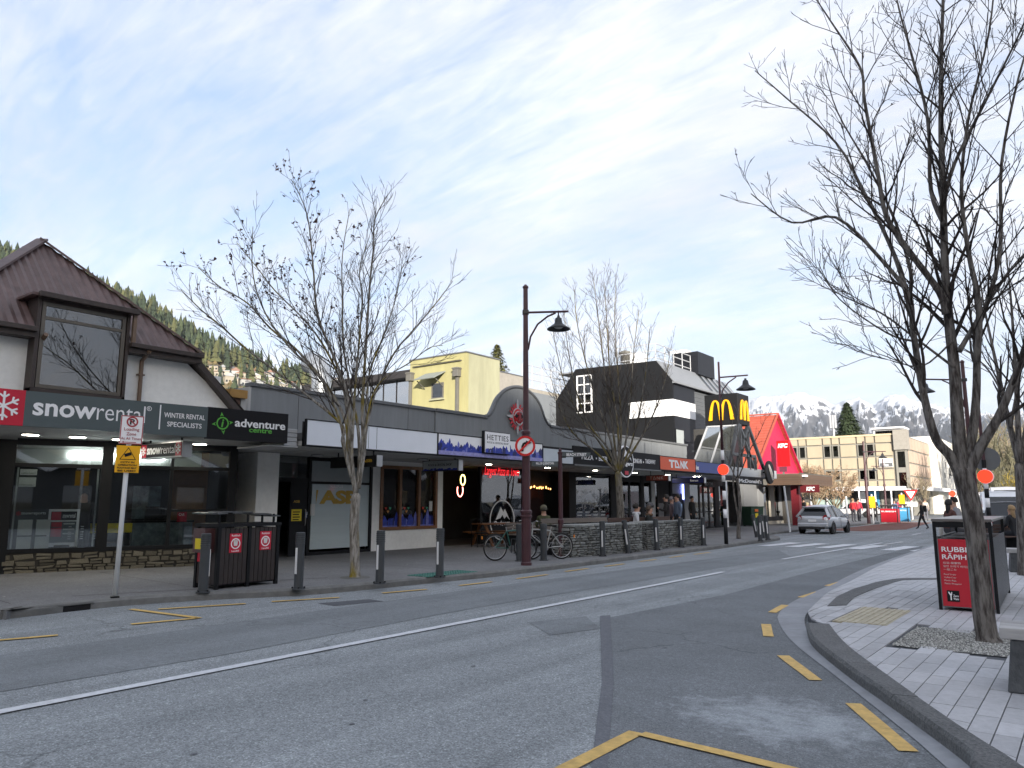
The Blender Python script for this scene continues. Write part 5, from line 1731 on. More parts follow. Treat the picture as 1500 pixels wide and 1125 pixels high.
B('board', M_BLACK, t, a, b_, -.06, -.021, ZS - .42, ZS - .05)
txt(t, 'ROOM', a + .2, b_ - .3, ZS - .34, ZS - .14, -.064, M_SOFF, bold=.02)

# ------------------------------------------------------------------ red gabled chicken restaurant
FK = Fr(-17.0, 0, 90)
KB = fthing('gabled_restaurant', 'red gabled restaurant with a steep orange red tiled roof', 'building', FK)
ka, kz = FK.px(1135, 608)
k0, k1 = FK.px(1100, 690)[0], FK.px(1163, 690)[0]
kz0 = 3.3
hwk = max(ka - k0, k1 - ka)
M_KRED = mat('gable red', (.47, .012, .06), .6, .07, var2=.06)
M_KROOF = mat('orange red tiles', (.42, .085, .05), .7, .16, 3, .4, 30)
gabp = [(ka - hwk, kz0), (ka + hwk, kz0), (ka, kz)]
MB().prism(gabp, 0, .2).build('gable', M_KRED, KB)
for s in (-1, 1):
    rows = 22
    for k in range(rows):
        t0, t1 = k / rows, (k + 1) / rows
        b = MB()
        za0, zb0 = kz0 - .1 + (kz + .1 - kz0) * t0, kz0 - .1 + (kz + .1 - kz0) * t1
        ua0, ub0 = ka + s * (hwk + .1) * (1 - t0), ka + s * (hwk + .1) * (1 - t1)
        b.add([(ua0 + s * .018, -.25, za0 + .015), (ua0 + s * .018, 9, za0 + .015), (ub0, 9, zb0 + .01), (ub0, -.25, zb0 + .01), (ua0 + s * .008, -.25, za0 - .01), (ua0 + s * .008, 9, za0 - .01)], [(0, 1, 2, 3), (0, 4, 5, 1)])
        b.build('tile_course', M_KROOF, KB)
    MB().bar((ka + s * (hwk + .12), -.22, kz0 - .05), (ka, -.22, kz + .1), .1, .12).build('barge_board', M_KROOF if s < 0 else M_KRED, KB)
B('ridge', M_KROOF, KB, ka - .1, ka + .1, -.25, 9, kz + .06, kz + .14)
B('wall', mat('restaurant wall', (.05, .045, .04), .7, .1), KB, FK.u_at(1150, .3, 740), ka + hwk + .8, .3, 8, KERB, kz0)
B('upper_wall', M_KRED, KB, ka - hwk, ka + hwk, .3, 8, ZS + .4, kz0)
# brown canopy
XC = -14.5
FC = Fr(XC, 0, 90)
KC = fthing('brown_canopy', 'brown timber slatted canopy in front of the red gable', 'canopy', FC)
c0, c1 = FC.u_at(1173.5, 0, 700), FC.u_at(1219, 0, 700)
kt, kbm = FC.px(1173, 694)[1], FC.px(1173, 710)[1]
cl = GY(1137, 694, c0).x
M_BRS = mat('brown slat', (.10, .062, .04), .55, .15, 4, stretch=(1, .2, 1), rnd=.1)
nsl = 5
for k in range(nsl):
    z0, z1 = kbm + (kt - kbm) * k / nsl, kbm + (kt - kbm) * (k + 1) / nsl - .012
    B('slat', M_BRS, KC, c0, c1, 0, .04, z0, z1)
    B('slat', M_BRS, KC, c0 + .001, c0 + .04, .041, -(cl - XC) + .6, z0, z1)
B('deck', M_DPIPE, KC, c0 + .02, c1 - .02, .02, 2.5, kbm + .02, kt + .03)
B('edge_trim', M_DPIPE, KC, c0 - .02, c1 + .02, -.02, .1, kt + .031, kt + .06)
sp = FC.px(1177, 696, -.1)
B('floodlight', M_WHITE, KC, c0 + .15, c0 + .6, -.25, -.02, kt - .18, kt - .06)
# pillar
pp = G(1168.5, 768, KERB)
KP = thing('red_pillar', 'dark red pillar under the brown canopy', 'pillar', (-15.2, c0 + 1.2, 0), 0)
KP.location.x = GY(1167, 740, c0 + 1.2).x
B('shaft', mat('dark red pillar', (.16, .012, .02), .5, .06), KP, -.25, .25, -.25, .25, KERB + .0, kbm)  # one even dark red from foot to canopy
# signs
t = thing('chicken_sign', 'tall red sign panel reading KFC beside the gable', 'sign', (0, c0 + 1.5, 0), 0)
F7 = Fr(0, c0 + 1.5, 0)
a, z1 = F7.px(1137, 646); b_, z0 = F7.px(1157.5, 684)
B('panel', mat('sign bright red', (.62, .004, .008), .45, .03), t, a, b_, 0, .15, z0 + .05, z1)
txt(t, 'KFC', a + .08, b_ - .08, z1 - .48, z1 - .18, -.006, M_WHITE, bold=.06, shear=.2)
B('lower_box', mat('plum box', (.12, .03, .05), .5, .05), t, a + .1, b_ - .25, .02, .14, z0 - .3, z0 + .045)
B('support', M_DPIPE, t, a + .3, a + .4, .03, .13, kt, z0 - .3)
t = thing('chicken_hanging_sign', 'dark red hanging sign reading KFC under the brown canopy', 'sign', (0, c0 + .6, 0), 0)
F8 = Fr(0, c0 + .6, 0)
a, z1 = F8.px(1172, 712); b_, z0 = F8.px(1200, 719)
B('board', mat('dark red board', (.11, .008, .012), .5, .05), t, a, b_, 0, .12, z0 - .1, kbm + .0)
txt(t, 'KFC', a + (b_ - a) * .32, b_ - (b_ - a) * .22, z0 - .0, kbm - .12, -.006, M_WHITE, bold=.04, shear=.2)

# ------------------------------------------------------------------ beige panelled office block at the end of the street
YE = 100.0
FE = Fr(-17.4, YE, 0)
EB = fthing('beige_office_block', 'three storey beige panelled office block with paired windows', 'building', FE)
M_BEIGE = mat('beige panel', (.41, .345, .245), .8, .07, 1.0, .1, 20, rnd=.05, stretch=(1, 1, .3))
M_PINK = mat('rosy beige panel', (.46, .35, .27), .8, .05, 1.0, .1, 20, rnd=.05, stretch=(1, 1, .3))
M_GRID = mat('grey mullion grid', (.24, .23, .20), .7, .06)
ex = lambda x: FE.u_at(x, 0, 690)
eL = ex(1140) - 8
zT = FE.px(1310, 636)[1]
zB = 3.1
corner = ex(1312)
B('core', M_GRID, EB, eL, corner + .9, .12, 12, 0, zT - .1)
# columns in px taken along the front, rows in z
colx = [1147, 1159, 1171, 1183, 1207, 1220, 1232, 1257, 1270, 1284, 1311]
cols = [ex(x) for x in colx]
per = cols[4] - cols[1] if False else None
left = []
w = cols[3] - cols[0]
rows_z = [zB, FE.px(1230, 703)[1] + .0, FE.px(1230, 687)[1], FE.px(1230, 671)[1], FE.px(1230, 653)[1] - .05, zT - .15]
rows_z = [zB, 4.35, 5.95, 7.6 - .1, 9.05, zT - .12]
r3 = [FE.px(1245, y)[1] for y in (716, 704, 688, 670, 651, 639)]
rows_z = r3
bays = [(cols[i], cols[i + 1]) for i in range(len(cols) - 1)]
wn_, ww_ = cols[1] - cols[0], cols[4] - cols[3]
u = cols[0]
while u > eL + 3:
    bays.insert(0, (u - ww_, u)); u -= ww_
    bays.insert(0, (u - wn_, u)); u -= wn_
    bays.insert(0, (u - wn_, u)); u -= wn_
for (a, b_) in bays:
    narrow = (b_ - a) < (wn_ + ww_) / 2
    for j in range(5):
        z0, z1 = rows_z[j] + .09, rows_z[j + 1] - .09
        if narrow and j in (1, 3):
            f_ = frame('window', M_GRID, EB, a + .10, b_ - .10, z0 - .05, z1 + .05, -.03, .1, .09)
            B('pane', M_GLASSW, f_, a + .2, b_ - .2, .04, .06, z0, z1)
        else:
            B('panel', M_BEIGE, EB, a + .11, b_ - .11, -.04, .11, z0, z1)
B('coping', mat('cream coping', (.58, .47, .30), .7, .05), EB, eL, corner + .05, -.12, .4, zT - .1, zT + .12)
# corner shaft and right side
B('corner_head', MATS['pale concrete'], EB, corner + .05, corner + 1.55, -.35, 1.2, zT - 1.9, zT + .5)
B('corner_glass', M_GLASSW, EB, corner + .35, corner + 1.15, -.05, .1, zB, zT - 1.9)
B('corner_post', M_GRID, EB, corner + .12, corner + .34, -.12, .2, zB, zT - 1.9)
B('corner_post', M_GRID, EB, corner + 1.16, corner + 1.4, -.12, .4, zB, zT - 1.9)
for z in (5.4, 7.9):
    B('spandrel', M_GRID, EB, corner + .35, corner + 1.15, -.08, -.051, z - .3, z + .3)
XE = -17.4 + corner + 1.4
yE1 = GX(1364, 690, XE).y - YE
ns_ = 7
for i in range(ns_):
    a, b_ = 1.3 + (yE1 - 1.3) * i / ns_, 1.3 + (yE1 - 1.3) * (i + 1) / ns_
    for j in range(4):
        z0 = zB + (zT - .3 - zB) * j / 4 + .1
        z1 = zB + (zT - .3 - zB) * (j + 1) / 4 - .1
        B('side_panel', M_PINK, EB, corner + 1.3, corner + 1.4, a + .08, b_ - .08, z0, z1)
B('side_core', M_GRID, EB, corner + .9, corner + 1.3, 1.2, yE1, 0, zT - .2)
B('roof_room', M_WHITE, EB, ex(1268), ex(1308), 6, 9, zT, zT + 1.2)
for k in range(9):
    u = ex(1268) + .2 + k * (ex(1308) - ex(1268) - .4) / 9
    B('roof_window', M_GLASSW, EB, u, u + .5, 5.95, 5.99, zT + .3, zT + 1.0)
B('roof_slab', M_WHITE, EB, ex(1266), ex(1316), 5.5, 9.2, zT + 1.201, zT + 1.4)
mt = MB().tube([(ex(1216), 3, zT), (ex(1216), 3, zT + 3.0)], .12, 8)
for k in range(3):
    mt.box(ex(1216) - .35 + k * .3, ex(1216) - .15 + k * .3, 2.7, 2.85, zT + 1.4, zT + 3.1)
mt.build('mobile_antenna', M_RAIL, EB)
sg_a, sg_z1 = FE.px(1288, 672); sg_b, sg_z0 = FE.px(1309, 684)
sgn = thing('office_wall_sign', 'white and grey name board high on the beige office block', 'sign', tuple(FE.o), 0)
B('board', M_WHITE, sgn, sg_a, sg_b, -.2, -.12, sg_z0, sg_z1)
B('grey_strip', M_GREYT, sgn, sg_a + .05, sg_b - .05, -.21, -.201, sg_z0 + .05, sg_z0 + .5)
txt(sgn, 'Finance', sg_a + .5, sg_b - .5, sg_z0 + .15, sg_z0 + .42, -.215, M_WHITE, bold=.02)
# street level: verandah, posts and shopfronts
VR = fthing('office_verandah', 'white flat verandah along the ground floor of the beige block', 'canopy', FE)
zv = FE.px(1250, 718)[1]
B('fascia', M_WHITE, VR, ex(1190), corner + 1.5, -3.0, -2.9, zv - .1, zv + .35)
B('deck', M_SOFF, VR, ex(1190), corner + 1.5, -2.9, -.13, zv - .05, zv + .1)
XV = corner + 1.5
B('fascia', M_WHITE, VR, XV + 1.6, XV + 1.7, -2.9, yE1 + 40, zv - .1, zv + .35)
B('deck', M_SOFF, VR, XV + .0, XV + 1.6, -2.9, yE1 + 40, zv - .05, zv + .1)
for k in range(6):
    u = ex(1195 + k * 23)
    MB().tube([(u, -2.8, 0), (u, -2.8, zv - .1)], .09, 8).build('post', M_WHITE, VR)
for k, (x0, x1, m_) in enumerate(((1150, 1170, M_GRID), (1172, 1190, mat('dim shop', (.10, .09, .075), .5, .2)), (1192, 1240, mat('mint glass', (.33, .42, .38), .3, .08)), (1244, 1256, M_DARKIN), (1258, 1268, M_WHITE), (1270, 1285, mat('sky blue shop', (.08, .33, .55), .4, .1)), (1288, 1312, M_GRID), (1296, 1308, M_DARKIN))):
    B('shopfront', m_, EB, ex(x0), ex(x1), -.05 - .02 * (k == 7), .11, .1, zv - .2)
# white building beyond
XW = XE + .1
WBD = thing('white_side_building', 'white rendered building beyond the beige block with a tall blank tower', 'building', (XW, YE + yE1, 0), 0)
M_WB = mat('bright white render', (.72, .69, .62), .8, .04, 1, .1, 20)
yw1 = GX(1394, 690, XW).y - YE - yE1
zw_ = GX(1366, 641, XW).z
B('tower', M_WB, WBD, -6, .6, .05, yw1, 0, zw_)
for k in range(5):
    B('slot_window', M_DARKIN, WBD, .6, .62, yw1 * (.35 + .08 * k), yw1 * (.38 + .08 * k), 5 + (k % 3) * 1.6, 5.7 + (k % 3) * 1.6)
yw2 = GX(1424, 700, XW).y - YE - yE1
zl = GX(1395, 668, XW).z
B('long_wing', M_WB, WBD, -6, .0, yw1 + .05, yw2, 0, zl - 1.4)
B('strip_window', M_GLASSW, WBD, -.1, -.02, yw1 + .3, yw2 - .5, zl - 1.38, zl - .15)
B('roof_edge', M_GREYT, WBD, -6, .3, yw1 + .06, yw2 + .5, zl - .14, zl + .1)
n = 16
for k in range(n):
    y = yw1 + 1 + (yw2 - yw1 - 2) * k / n
    B('wall_fin', M_WB, WBD, .01, .18, y, y + .3, zv + .6, zl - 1.5)
t = thing('bracket_sign', 'small framed black sign bracketed from the white tower', 'sign', (XW, YE + yE1, 0), 0)
p = GX(1383, 691, XW)
frame('frame', M_CHAR, t, .7, 2.2, p.z - .6, p.z + .6, p.y - YE - yE1, p.y - YE - yE1 + .1, .1)
B('board', M_SOFF, t, .8, 2.1, p.y - YE - yE1 + .02, p.y - YE - yE1 + .06, p.z - .5, p.z + .5)

# ------------------------------------------------------------------ low gabled shops across the street, mirrored in the shop windows
M_OPP = mat('opposite wall', (.06, .06, .06), .8, .08)
def opposite(label, x0, x1, y0, y1, h, gable=True):
    t = thing('opposite_building', label, 'building', (x0, (y0 + y1) / 2, 0), 0)
    hy = (y1 - y0) / 2
    B('wall', M_OPP, t, 0, x1 - x0, -hy, hy, 0, h)
    n = max(2, int(hy * 2 / 3.2))
    for i in range(n):
        for j in range(int(h // 3.2)):
            y = -hy + (i + .5) * 2 * hy / n
            B('window', M_GLASSD, t, -.04, -.005, y - .8, y + .8, 1.0 + j * 3.2, 2.6 + j * 3.2)
    if gable:
        ng = max(1, int(hy * 2 / 9))
        for i in range(ng):
            a, b_ = -hy + i * 2 * hy / ng, -hy + (i + 1) * 2 * hy / ng
            g = MB()
            g.add([(-.2, a, h), (-.2, b_, h), (-.2, (a + b_) / 2, h + 2.4), (x1 - x0, a, h), (x1 - x0, b_, h), (x1 - x0, (a + b_) / 2, h + 2.4)], [(0, 1, 2), (3, 5, 4), (0, 2, 5, 3), (1, 4, 5, 2)])
            g.build('gable_roof', M_CHAR, t)
            for s, q in ((a, 1), (b_, -1)):
                MB().bar((-.3, s, h), (-.3, (a + b_) / 2, h + 2.4), .12, .35).build('barge_board', M_WHITE, t)
    return t
for s in (('low gabled shop across the street from the pizza bar', 15, 24, 6, 24, 3.8), ('dark gabled shops further up the right side, out of the picture', 15, 24, 24.5, 60.5, 3.8), ('low gabled shop across the street from the ski rental', 15, 24, -14, 5.5, 3.6)):
    opposite(*s)
# unseen hill added behind the camera, its ridge set to shade this street end
hb_ = MB()
sdx, sdy = sin(SUN_AZ), cos(SUN_AZ)
for i in range(81):
    w = -420 + 840 * i / 80
    for j in range(9):
        s_ = 70 + j * 45.0
        zr = SHADE_Z0 + tan(SUN_EL) * 160.0
        f = max(0.0, 1 - abs(s_ - 160) / 90.0) if s_ < 160 else max(0.15, 1 - (s_ - 160) / 420.0)
        z = zr * (f ** .8) + noise.noise(Vector((w * .012, s_ * .012, 4))) * 2.0 * (0 if j == 2 else 1)
        hb_.v.append((sdx * s_ - sdy * w, sdy * s_ + sdx * w, z - .5))
for i in range(80):
    for j in range(8):
        hb_.f.append((i * 9 + j, i * 9 + j + 1, (i + 1) * 9 + j + 1, (i + 1) * 9 + j)); hb_.mi.append(0)
struct(hb_.build('shading_hill', mat('hill behind', (.22, .19, .12), .95, .3, .03)))

# ------------------------------------------------------------------ street furniture
M_MAROON = mat('maroon paint', (.062, .022, .028), .4, .12)
M_GALV = mat('galvanised post', (.50, .52, .54), .4, .08, metal=.3)
M_LAMP = mat('lamp black', (.022, .024, .026), .4, .1)
M_BOLL = mat('bollard charcoal', (.045, .05, .055), .5, .12, rnd=.08)
M_REFL = mat('white reflector', (.68, .68, .68), .35, .03)
M_REDF = mat('signal red', (.62, .01, .012), .4, .04)
def plate(name, m, par, cx, cz, w, h, d, th=.012, bev=.0):
    return B(name, m, par, cx - w / 2, cx + w / 2, d, d + th, cz - h / 2, cz + h / 2, bev=bev)
# leaning parking sign post
b0 = G(168, 876, KERB)
face_cam = lambda p: atan2(p.y, p.x) - pi / 2       # rotation about z that turns -y towards the camera
SP = thing('parking_sign_post', 'leaning white post with a loading zone plate above a yellow camera plate', 'sign post', tuple(b0), face_cam(b0) + .1)
dist = hypot(b0.x, b0.y)
top = GD(191, 612, dist)
Hs = top.z - b0.z
lean = .032
off = lambda z: (lean * z, 0)
SP.rotation_euler = (0, radians(.6), face_cam(b0) + .08)
MB().tube([(0, 0, 0), (0, 0, Hs)], .036, 12).build('post', mat('white post', (.62, .64, .65), .4, .06), SP, smooth=True)
B('base_clamp', M_BLACK, SP, -.06, .06, -.06, .06, .0, .03)
kx = dist / 1113.0
pl = plate('loading_plate', M_WHITE, SP, .02, Hs - .20, .335, .46, -.06)
frame('red_border', mat('dull red', (.35, .03, .04), .5, .05), pl, -.145, .185, Hs - .43, Hs + .028, -.064, -.0605, .014)
MB().lathe([(.085, -.002), (.085, .002), (.062, .002), (.062, -.002)], 24, (.02, -.064, Hs - .07), 'y').build('red_ring', MATS['dull red'], pl)
txt(pl, 'P', -.015, .055, Hs - .115, Hs - .025, -.064, M_CHAR, bold=.03)
MB().flat((-.035, -.068, Hs - .02), (.075, -.068, Hs - .125), .018, .003).build('slash', MATS['dull red'], pl)
txt(pl, 'Loading', -.09, .13, Hs - .23, Hs - .165, -.064, MATS['dull red'], bold=.0)
txt(pl, 'Zone', -.05, .09, Hs - .29, Hs - .24, -.064, MATS['dull red'])
txt(pl, 'At All Times', -.125, .165, Hs - .36, Hs - .32, -.064, MATS['dull red'])
MB().prism([(-.11, Hs - .40), (-.08, Hs - .385), (-.08, Hs - .395), (.1, Hs - .395), (.1, Hs - .405), (-.08, Hs - .405), (-.08, Hs - .415)], -.064, -.061).build('arrow', MATS['dull red'], pl)
M_SIGNY = mat('sign yellow', (.85, .42, .0), .45, .04)
pl = plate('camera_plate', M_SIGNY, SP, .0, Hs - .67, .345, .43, -.06)
zc = Hs - .60
MB().prism([(-.12, zc - .08), (.12, zc - .08), (0, zc + .12)], -.064, -.0605).build('triangle', M_CHAR, pl)
MB().prism([(-.102, zc - .070), (.102, zc - .070), (0, zc + .1)], -.068, -.0645).build('triangle_fill', M_SIGNY, pl)
MB().flat((-.05, -.071, zc - .015), (.045, -.071, zc + .02), .05, .004).build('camera_symbol', M_CHAR, pl)
for k, (s, w_) in enumerate((('CCTV IN', .2), ('OPERATION', .27), ('FOOTAGE MAY', .28), ('BE USED', .26))):
    zz = zc - .135 - k * .045
    txt(pl, s, -w_ / 2, w_ / 2, zz, zz + .028, -.064, M_CHAR, bold=.03)
# slatted rubbish bin enclosure
bl, br = G(316, 864, KERB), G(403, 855, KERB)
an = atan2(br.y - bl.y, br.x - bl.x)
BE = thing('slatted_bin_enclosure', 'dark brown slatted double litter bin enclosure with red rubbish stickers', 'litter bin', tuple(bl), an)
Wb = (br - bl).length
Hb = 1.05
M_SLAT = mat('dark stained slat', (.030, .022, .020), .6, .25, 8, .1, 30, stretch=(1, 1, .2), rnd=.12)
dp = .62
post = MB()
for u in (0, Wb / 2, Wb):
    for d in (0, dp):
        B('frame_post', M_BLACK, BE, u - .03, u + .03, d - .03, d + .03, 0, Hb)
B('top_rail', M_BLACK, BE, -.05, Wb + .05, -.05, dp + .05, Hb + .001, Hb + .06)
ns = 6
for h in range(2):
    for k in range(ns):
        a = h * Wb / 2 + .035 + (Wb / 2 - .07) * k / ns
        B('slat', M_SLAT, BE, a + .006, a + (Wb / 2 - .07) / ns - .006, -.012, .012, .08, Hb - .02)
for s in (0, Wb):
    for k in range(5):
        a = .035 + (dp - .07) * k / 5
        B('slat', M_SLAT, BE, s - .012, s + .012, a + .006, a + (dp - .07) / 5 - .006, .08, Hb - .02)
B('liner', M_BLACK, BE, .03, Wb - .03, .03, dp - .03, .05, Hb - .05)
hd = MB()
n = 14
for k in range(n):
    a, b_ = -.15 + (Wb + .2) * k / n, -.15 + (Wb + .2) * (k + 1) / n
    za, zb = Hb + .20 + .05 * (1 - (2 * k / n - .7) ** 2), Hb + .20 + .05 * (1 - (2 * (k + 1) / n - .7) ** 2)
    hd.quad((a, .0, za), (b_, .0, zb), (b_, dp, zb), (a, dp, za))
ho = hd.build('hood', mat('hood metal', (.12, .125, .13), .35, .1, metal=.6), BE)
ho.modifiers.new('t', 'SOLIDIFY').thickness = .02
for u in (.03, Wb * .5, Wb * .75, Wb - .05):
    B('hood_post', M_BLACK, BE, u - .015, u + .015, .05, .08, Hb + .06, Hb + .215)
def bin_sticker(par, u, z, s, d=-.02, face='front'):
    o = B('rubbish_sticker', M_REDS, par, u - s * .40, u + s * .40, d - .002, d, z - s * .55, z + s * .55)
    txt(o, 'Rubbish', u - s * .28, u + s * .28, z + s * .38, z + s * .49, d - .004, M_WHITE, thick=0, bold=.01)
    txt(o, 'Landfill', u - s * .24, u + s * .24, z - s * .50, z - s * .40, d - .004, M_WHITE, thick=0, bold=.01)
    MB().lathe([(s * .31, -.001), (s * .31, .001), (s * .25, .001), (s * .25, -.001)], 24, (u, d - .004, z - .01), 'y').build('ring', M_WHITE, o)
    MB().prism([(u - s * .11, z - s * .16), (u + s * .11, z - s * .16), (u + s * .14, z + s * .1), (u - s * .14, z + s * .1)], d - .005, d - .003).build('bin_symbol', M_PAPER, o)
    MB().prism([(u - s * .16, z + s * .11), (u + s * .16, z + s * .11), (u + s * .1, z + s * .17), (u - s * .1, z + s * .17)], d - .005, d - .003).build('bin_symbol_lid', M_PAPER, o)
bin_sticker(BE, Wb * .265, Hb - .28, .30)
bin_sticker(BE, Wb * .775, Hb - .26, .30)
eo = B('end_bin', mat('smoked plastic', (.07, .03, .03), .3, .1), BE, -.20, -.013, .1, .45, .62, Hb - .02)
B('red_sticker', M_REDS, BE, -.02, -.013, .46, dp - .04, .45, Hb - .08)
B('yellow_sticker', M_YELN, eo, -.205, -.201, .2, .38, .68, .86)

# bollards
def bollard_proto():
    t = thing('bollard', 'x', 'bollard', (0, 0, 0))
    MB().lathe([(.115, 0), (.115, .02), (.078, .022), (.078, .75)], 20).build('shaft', M_BOLL, t, smooth=False)
    cp = MB()
    z = .751
    prof = []
    for k in range(5):
        prof += [(.083, z), (.083, z + .026), (.074, z + .028), (.074, z + .034)]
        z += .036
    prof += [(.08, z), (.08, z + .02), (.07, z + .03)]
    cp.lathe(prof, 20).build('ribbed_cap', M_BOLL, t)
    B('reflector', M_REFL, t, -.02, .02, -.086, -.070, .26, .70)
    for k in range(4):
        a = pi / 4 + k * pi / 2
        MB().lathe([(.016, .02), (.016, .04), (.006, .045)], 8, (.1 * cos(a), .1 * sin(a), 0)).build('bolt', M_BLACK, t)
    return t
BP = bollard_proto()
first = True
def bollard(x, y, label, tilt=(0, 0), rot=None, refl=True, cap=None):
    global first
    t = BP if first else copy_tree(BP)
    first = False
    p = G(x, y, KERB)
    t.location = p
    t.rotation_euler = (radians(tilt[0]), radians(tilt[1]), radians(30) if rot is None else radians(rot))
    tag(t, label, 'bollard', 'dark bollards along the left kerb')
    if not refl:
        for ch in list(t.children):
            if ch.name.startswith('reflector'):
                bpy.data.objects.remove(ch)
    return t
bollard(297, 868, 'charcoal bollard in front of the slatted bin enclosure, its reflector turned away', rot=150)
bollard(437, 863, 'charcoal bollard just right of the slatted bin enclosure', rot=8)
bollard(556, 855, 'charcoal bollard just right of the left street tree', rot=8)
bollard(644, 846, 'charcoal bollard by the green tactile tiles', rot=8)
bollard(883, 815, 'charcoal bollard against the near end of the first stone planter', rot=25)
bollard(921, 810.5, 'tilted charcoal bollard near the far end of the first stone planter', tilt=(0, -7), rot=25)
bollard(963, 806, 'charcoal bollard at the near end of the second stone planter', tilt=(0, -2), rot=25)
bollard(998, 802, 'charcoal bollard in the middle of the second stone planter', rot=28)
bollard(1031, 799, 'charcoal bollard at the far end of the second stone planter', rot=28)
bollard(1109, 787, 'leaning charcoal bollard, leftmost of the cluster by the crossing', tilt=(0, -9), rot=30)
bollard(1114, 793, 'front charcoal bollard of the cluster by the crossing', rot=30)
bollard(1119.5, 788.5, 'charcoal bollard behind the front pair of the crossing cluster', tilt=(0, -4), rot=30)
bollard(1125, 791, 'rightmost charcoal bollard of the cluster by the crossing', tilt=(0, -3), rot=30)

# lamp posts
def bell(par, x, y, z, s=1.0, nm='lamp_head'):
    o = MB().lathe([(.02 * s, .34 * s), (.05 * s, .33 * s), (.05 * s, .27 * s), (.11 * s, .24 * s), (.135 * s, .10 * s), (.15 * s, .05 * s), (.30 * s, -.06 * s), (.40 * s, -.13 * s), (.40 * s, -.16 * s), (.36 * s, -.155 * s), (.12 * s, .02 * s)], 24, (x, y, z)).build(nm, M_LAMP, par, smooth=True)
    MB().lathe([(.1 * s, -.03 * s), (.16 * s, -.08 * s), (.1 * s, -.12 * s)], 14, (x, y, z)).build('lens', mat('lamp lens', (.5, .5, .48), .3, .03), o, smooth=True)
    return o
def lamp_post(label, p, H, arm=1.05, rotz=0.0, zarm=None):
    t = thing('street_lamp', label, 'street lamp', tuple(p), rotz, 'maroon street lamps with bell shades')
    zarm = zarm or H - .75
    MB().lathe([(.13, 0), (.13, .06), (.115, .08), (.115, 1.1), (.14, 1.12), (.14, 1.16), (.125, 1.17), (.125, 1.21), (.14, 1.22), (.14, 1.27), (.10, 1.3), (.098, 3.0), (.115, 3.02), (.115, 3.07), (.1, 3.08), (.1, 3.12), (.115, 3.13), (.115, 3.18), (.075, 3.22), (.058, H - .12), (.058, H - .1), (.075, H - .09), (.075, H - .05), (.04, H - .02), (.03, H)], 16).build('pole', M_MAROON, t, smooth=False)
    MB().tube([(.05, 0, zarm), (arm + .25, 0, zarm + .03)], .028, 8).build('arm', M_MAROON, t)
    MB().tube([(.06, 0, zarm - .95), (.12, 0, zarm - .62), (.3, 0, zarm - .3), (.55, 0, zarm - .1), (.75, 0, zarm - .01)], .024, 8).build('brace', M_MAROON, t)
    B('pole_cap_band', M_LAMP, t, -.08, .08, -.08, .08, zarm - .06, zarm + .06, bev=.02)
    MB().tube([(arm, 0, zarm + .05), (arm, 0, zarm - .12)], .018, 8).build('drop', M_MAROON, t)
    bell(t, arm, 0, zarm - .32, .72)
    return t
lp1 = G(771, 828, KERB)
lp2 = G(1064, 797, KERB)
h1 = GD(770, 417, hypot(lp1.x, lp1.y)).z - KERB
h2 = GD(1057, 530, hypot(lp2.x, lp2.y)).z - KERB
arm_dir = atan2(_r.y, _r.x)
L1 = lamp_post('tall maroon street lamp carrying the no right turn sign', lp1, h1, .82, arm_dir, h1 - .72)
# no right turn sign fixed to the first lamp
NS = thing('no_right_turn_sign', 'round red ringed no right turn sign on the tall lamp post', 'road sign', (lp1.x, lp1.y, 0), face_cam(lp1))
zc = GD(768, 654, hypot(lp1.x, lp1.y)).z
rS = .245
MB().lathe([(rS, -.17), (rS, -.155)], 36, (-.02, 0, zc), 'y').build('plate', M_WHITE, NS)
MB().lathe([(rS, -.176), (rS, -.171), (rS * .78, -.171), (rS * .78, -.176)], 36, (-.02, 0, zc), 'y').build('red_ring', M_REDF, NS)
ar = MB()
ar.tube([(-.085, -.174, zc - .13), (-.085, -.174, zc - .02), (-.06, -.174, zc + .05), (.0, -.174, zc + .075)], .028, 6)
ar.prism([(.0, zc + .02), (.0, zc + .13), (.14, zc + .075)], -.178, -.171)
ar.build('arrow', M_CHAR, NS)
MB().flat((-.02 - rS * .62, -.21, zc - rS * .62), (-.02 + rS * .62, -.21, zc + rS * .62), .045, .004).build('slash', M_REDF, NS)
B('bracket', M_LAMP, NS, -.06, .06, -.154, -.06, zc - .06, zc + .06)
# pedestrian crossing beacons
def beacon(label, p, H, rot, zdisc, lamp_h=None, r=.24):
    t = thing('crossing_beacon', label, 'beacon', tuple(p), rot, 'striped crossing beacons')
    n = 8
    z = 0
    zs_ = [0, .95, 1.28, 1.62, 1.96, 2.30, 2.62]
    zs_ = [q * zdisc / 2.75 for q in zs_]
    for k in range(len(zs_) - 1):
        MB().tube([(0, 0, zs_[k]), (0, 0, zs_[k + 1])], .062 if k else .07, 14).build('band', (M_CHAR if k % 2 == 0 else M_WHITE), t, smooth=True)
    if H:
        MB().tube([(0, 0, zs_[-1]), (0, 0, zdisc + .35)], .055, 12).build('band', M_CHAR, t, smooth=True)
        MB().tube([(0, 0, zdisc + .35), (0, 0, zdisc + .7)], .057, 12).build('band', M_WHITE, t, smooth=True)
        MB().tube([(0, 0, zdisc + .7), (0, 0, H)], [.05, .035], 12).build('pole', M_MAROON, t, smooth=True)
    d = MB().lathe([(r, -.1), (r, -.085)], 32, (0, 0, zdisc), 'y').build('disc', mat('fluorescent red', (.85, .035, .012), .4, .03, emit=.35), t)
    MB().lathe([(r * 1.06, -.084), (r * 1.06, -.075)], 32, (0.02, 0, zdisc), 'y').build('disc_rim', M_WHITE, d)
    B('bracket', M_CHAR, t, -.04, .04, -.075, -.03, zdisc - .05, zdisc + .05)
    return t
z2 = GD(1061, 688, hypot(lp2.x, lp2.y)).z - KERB
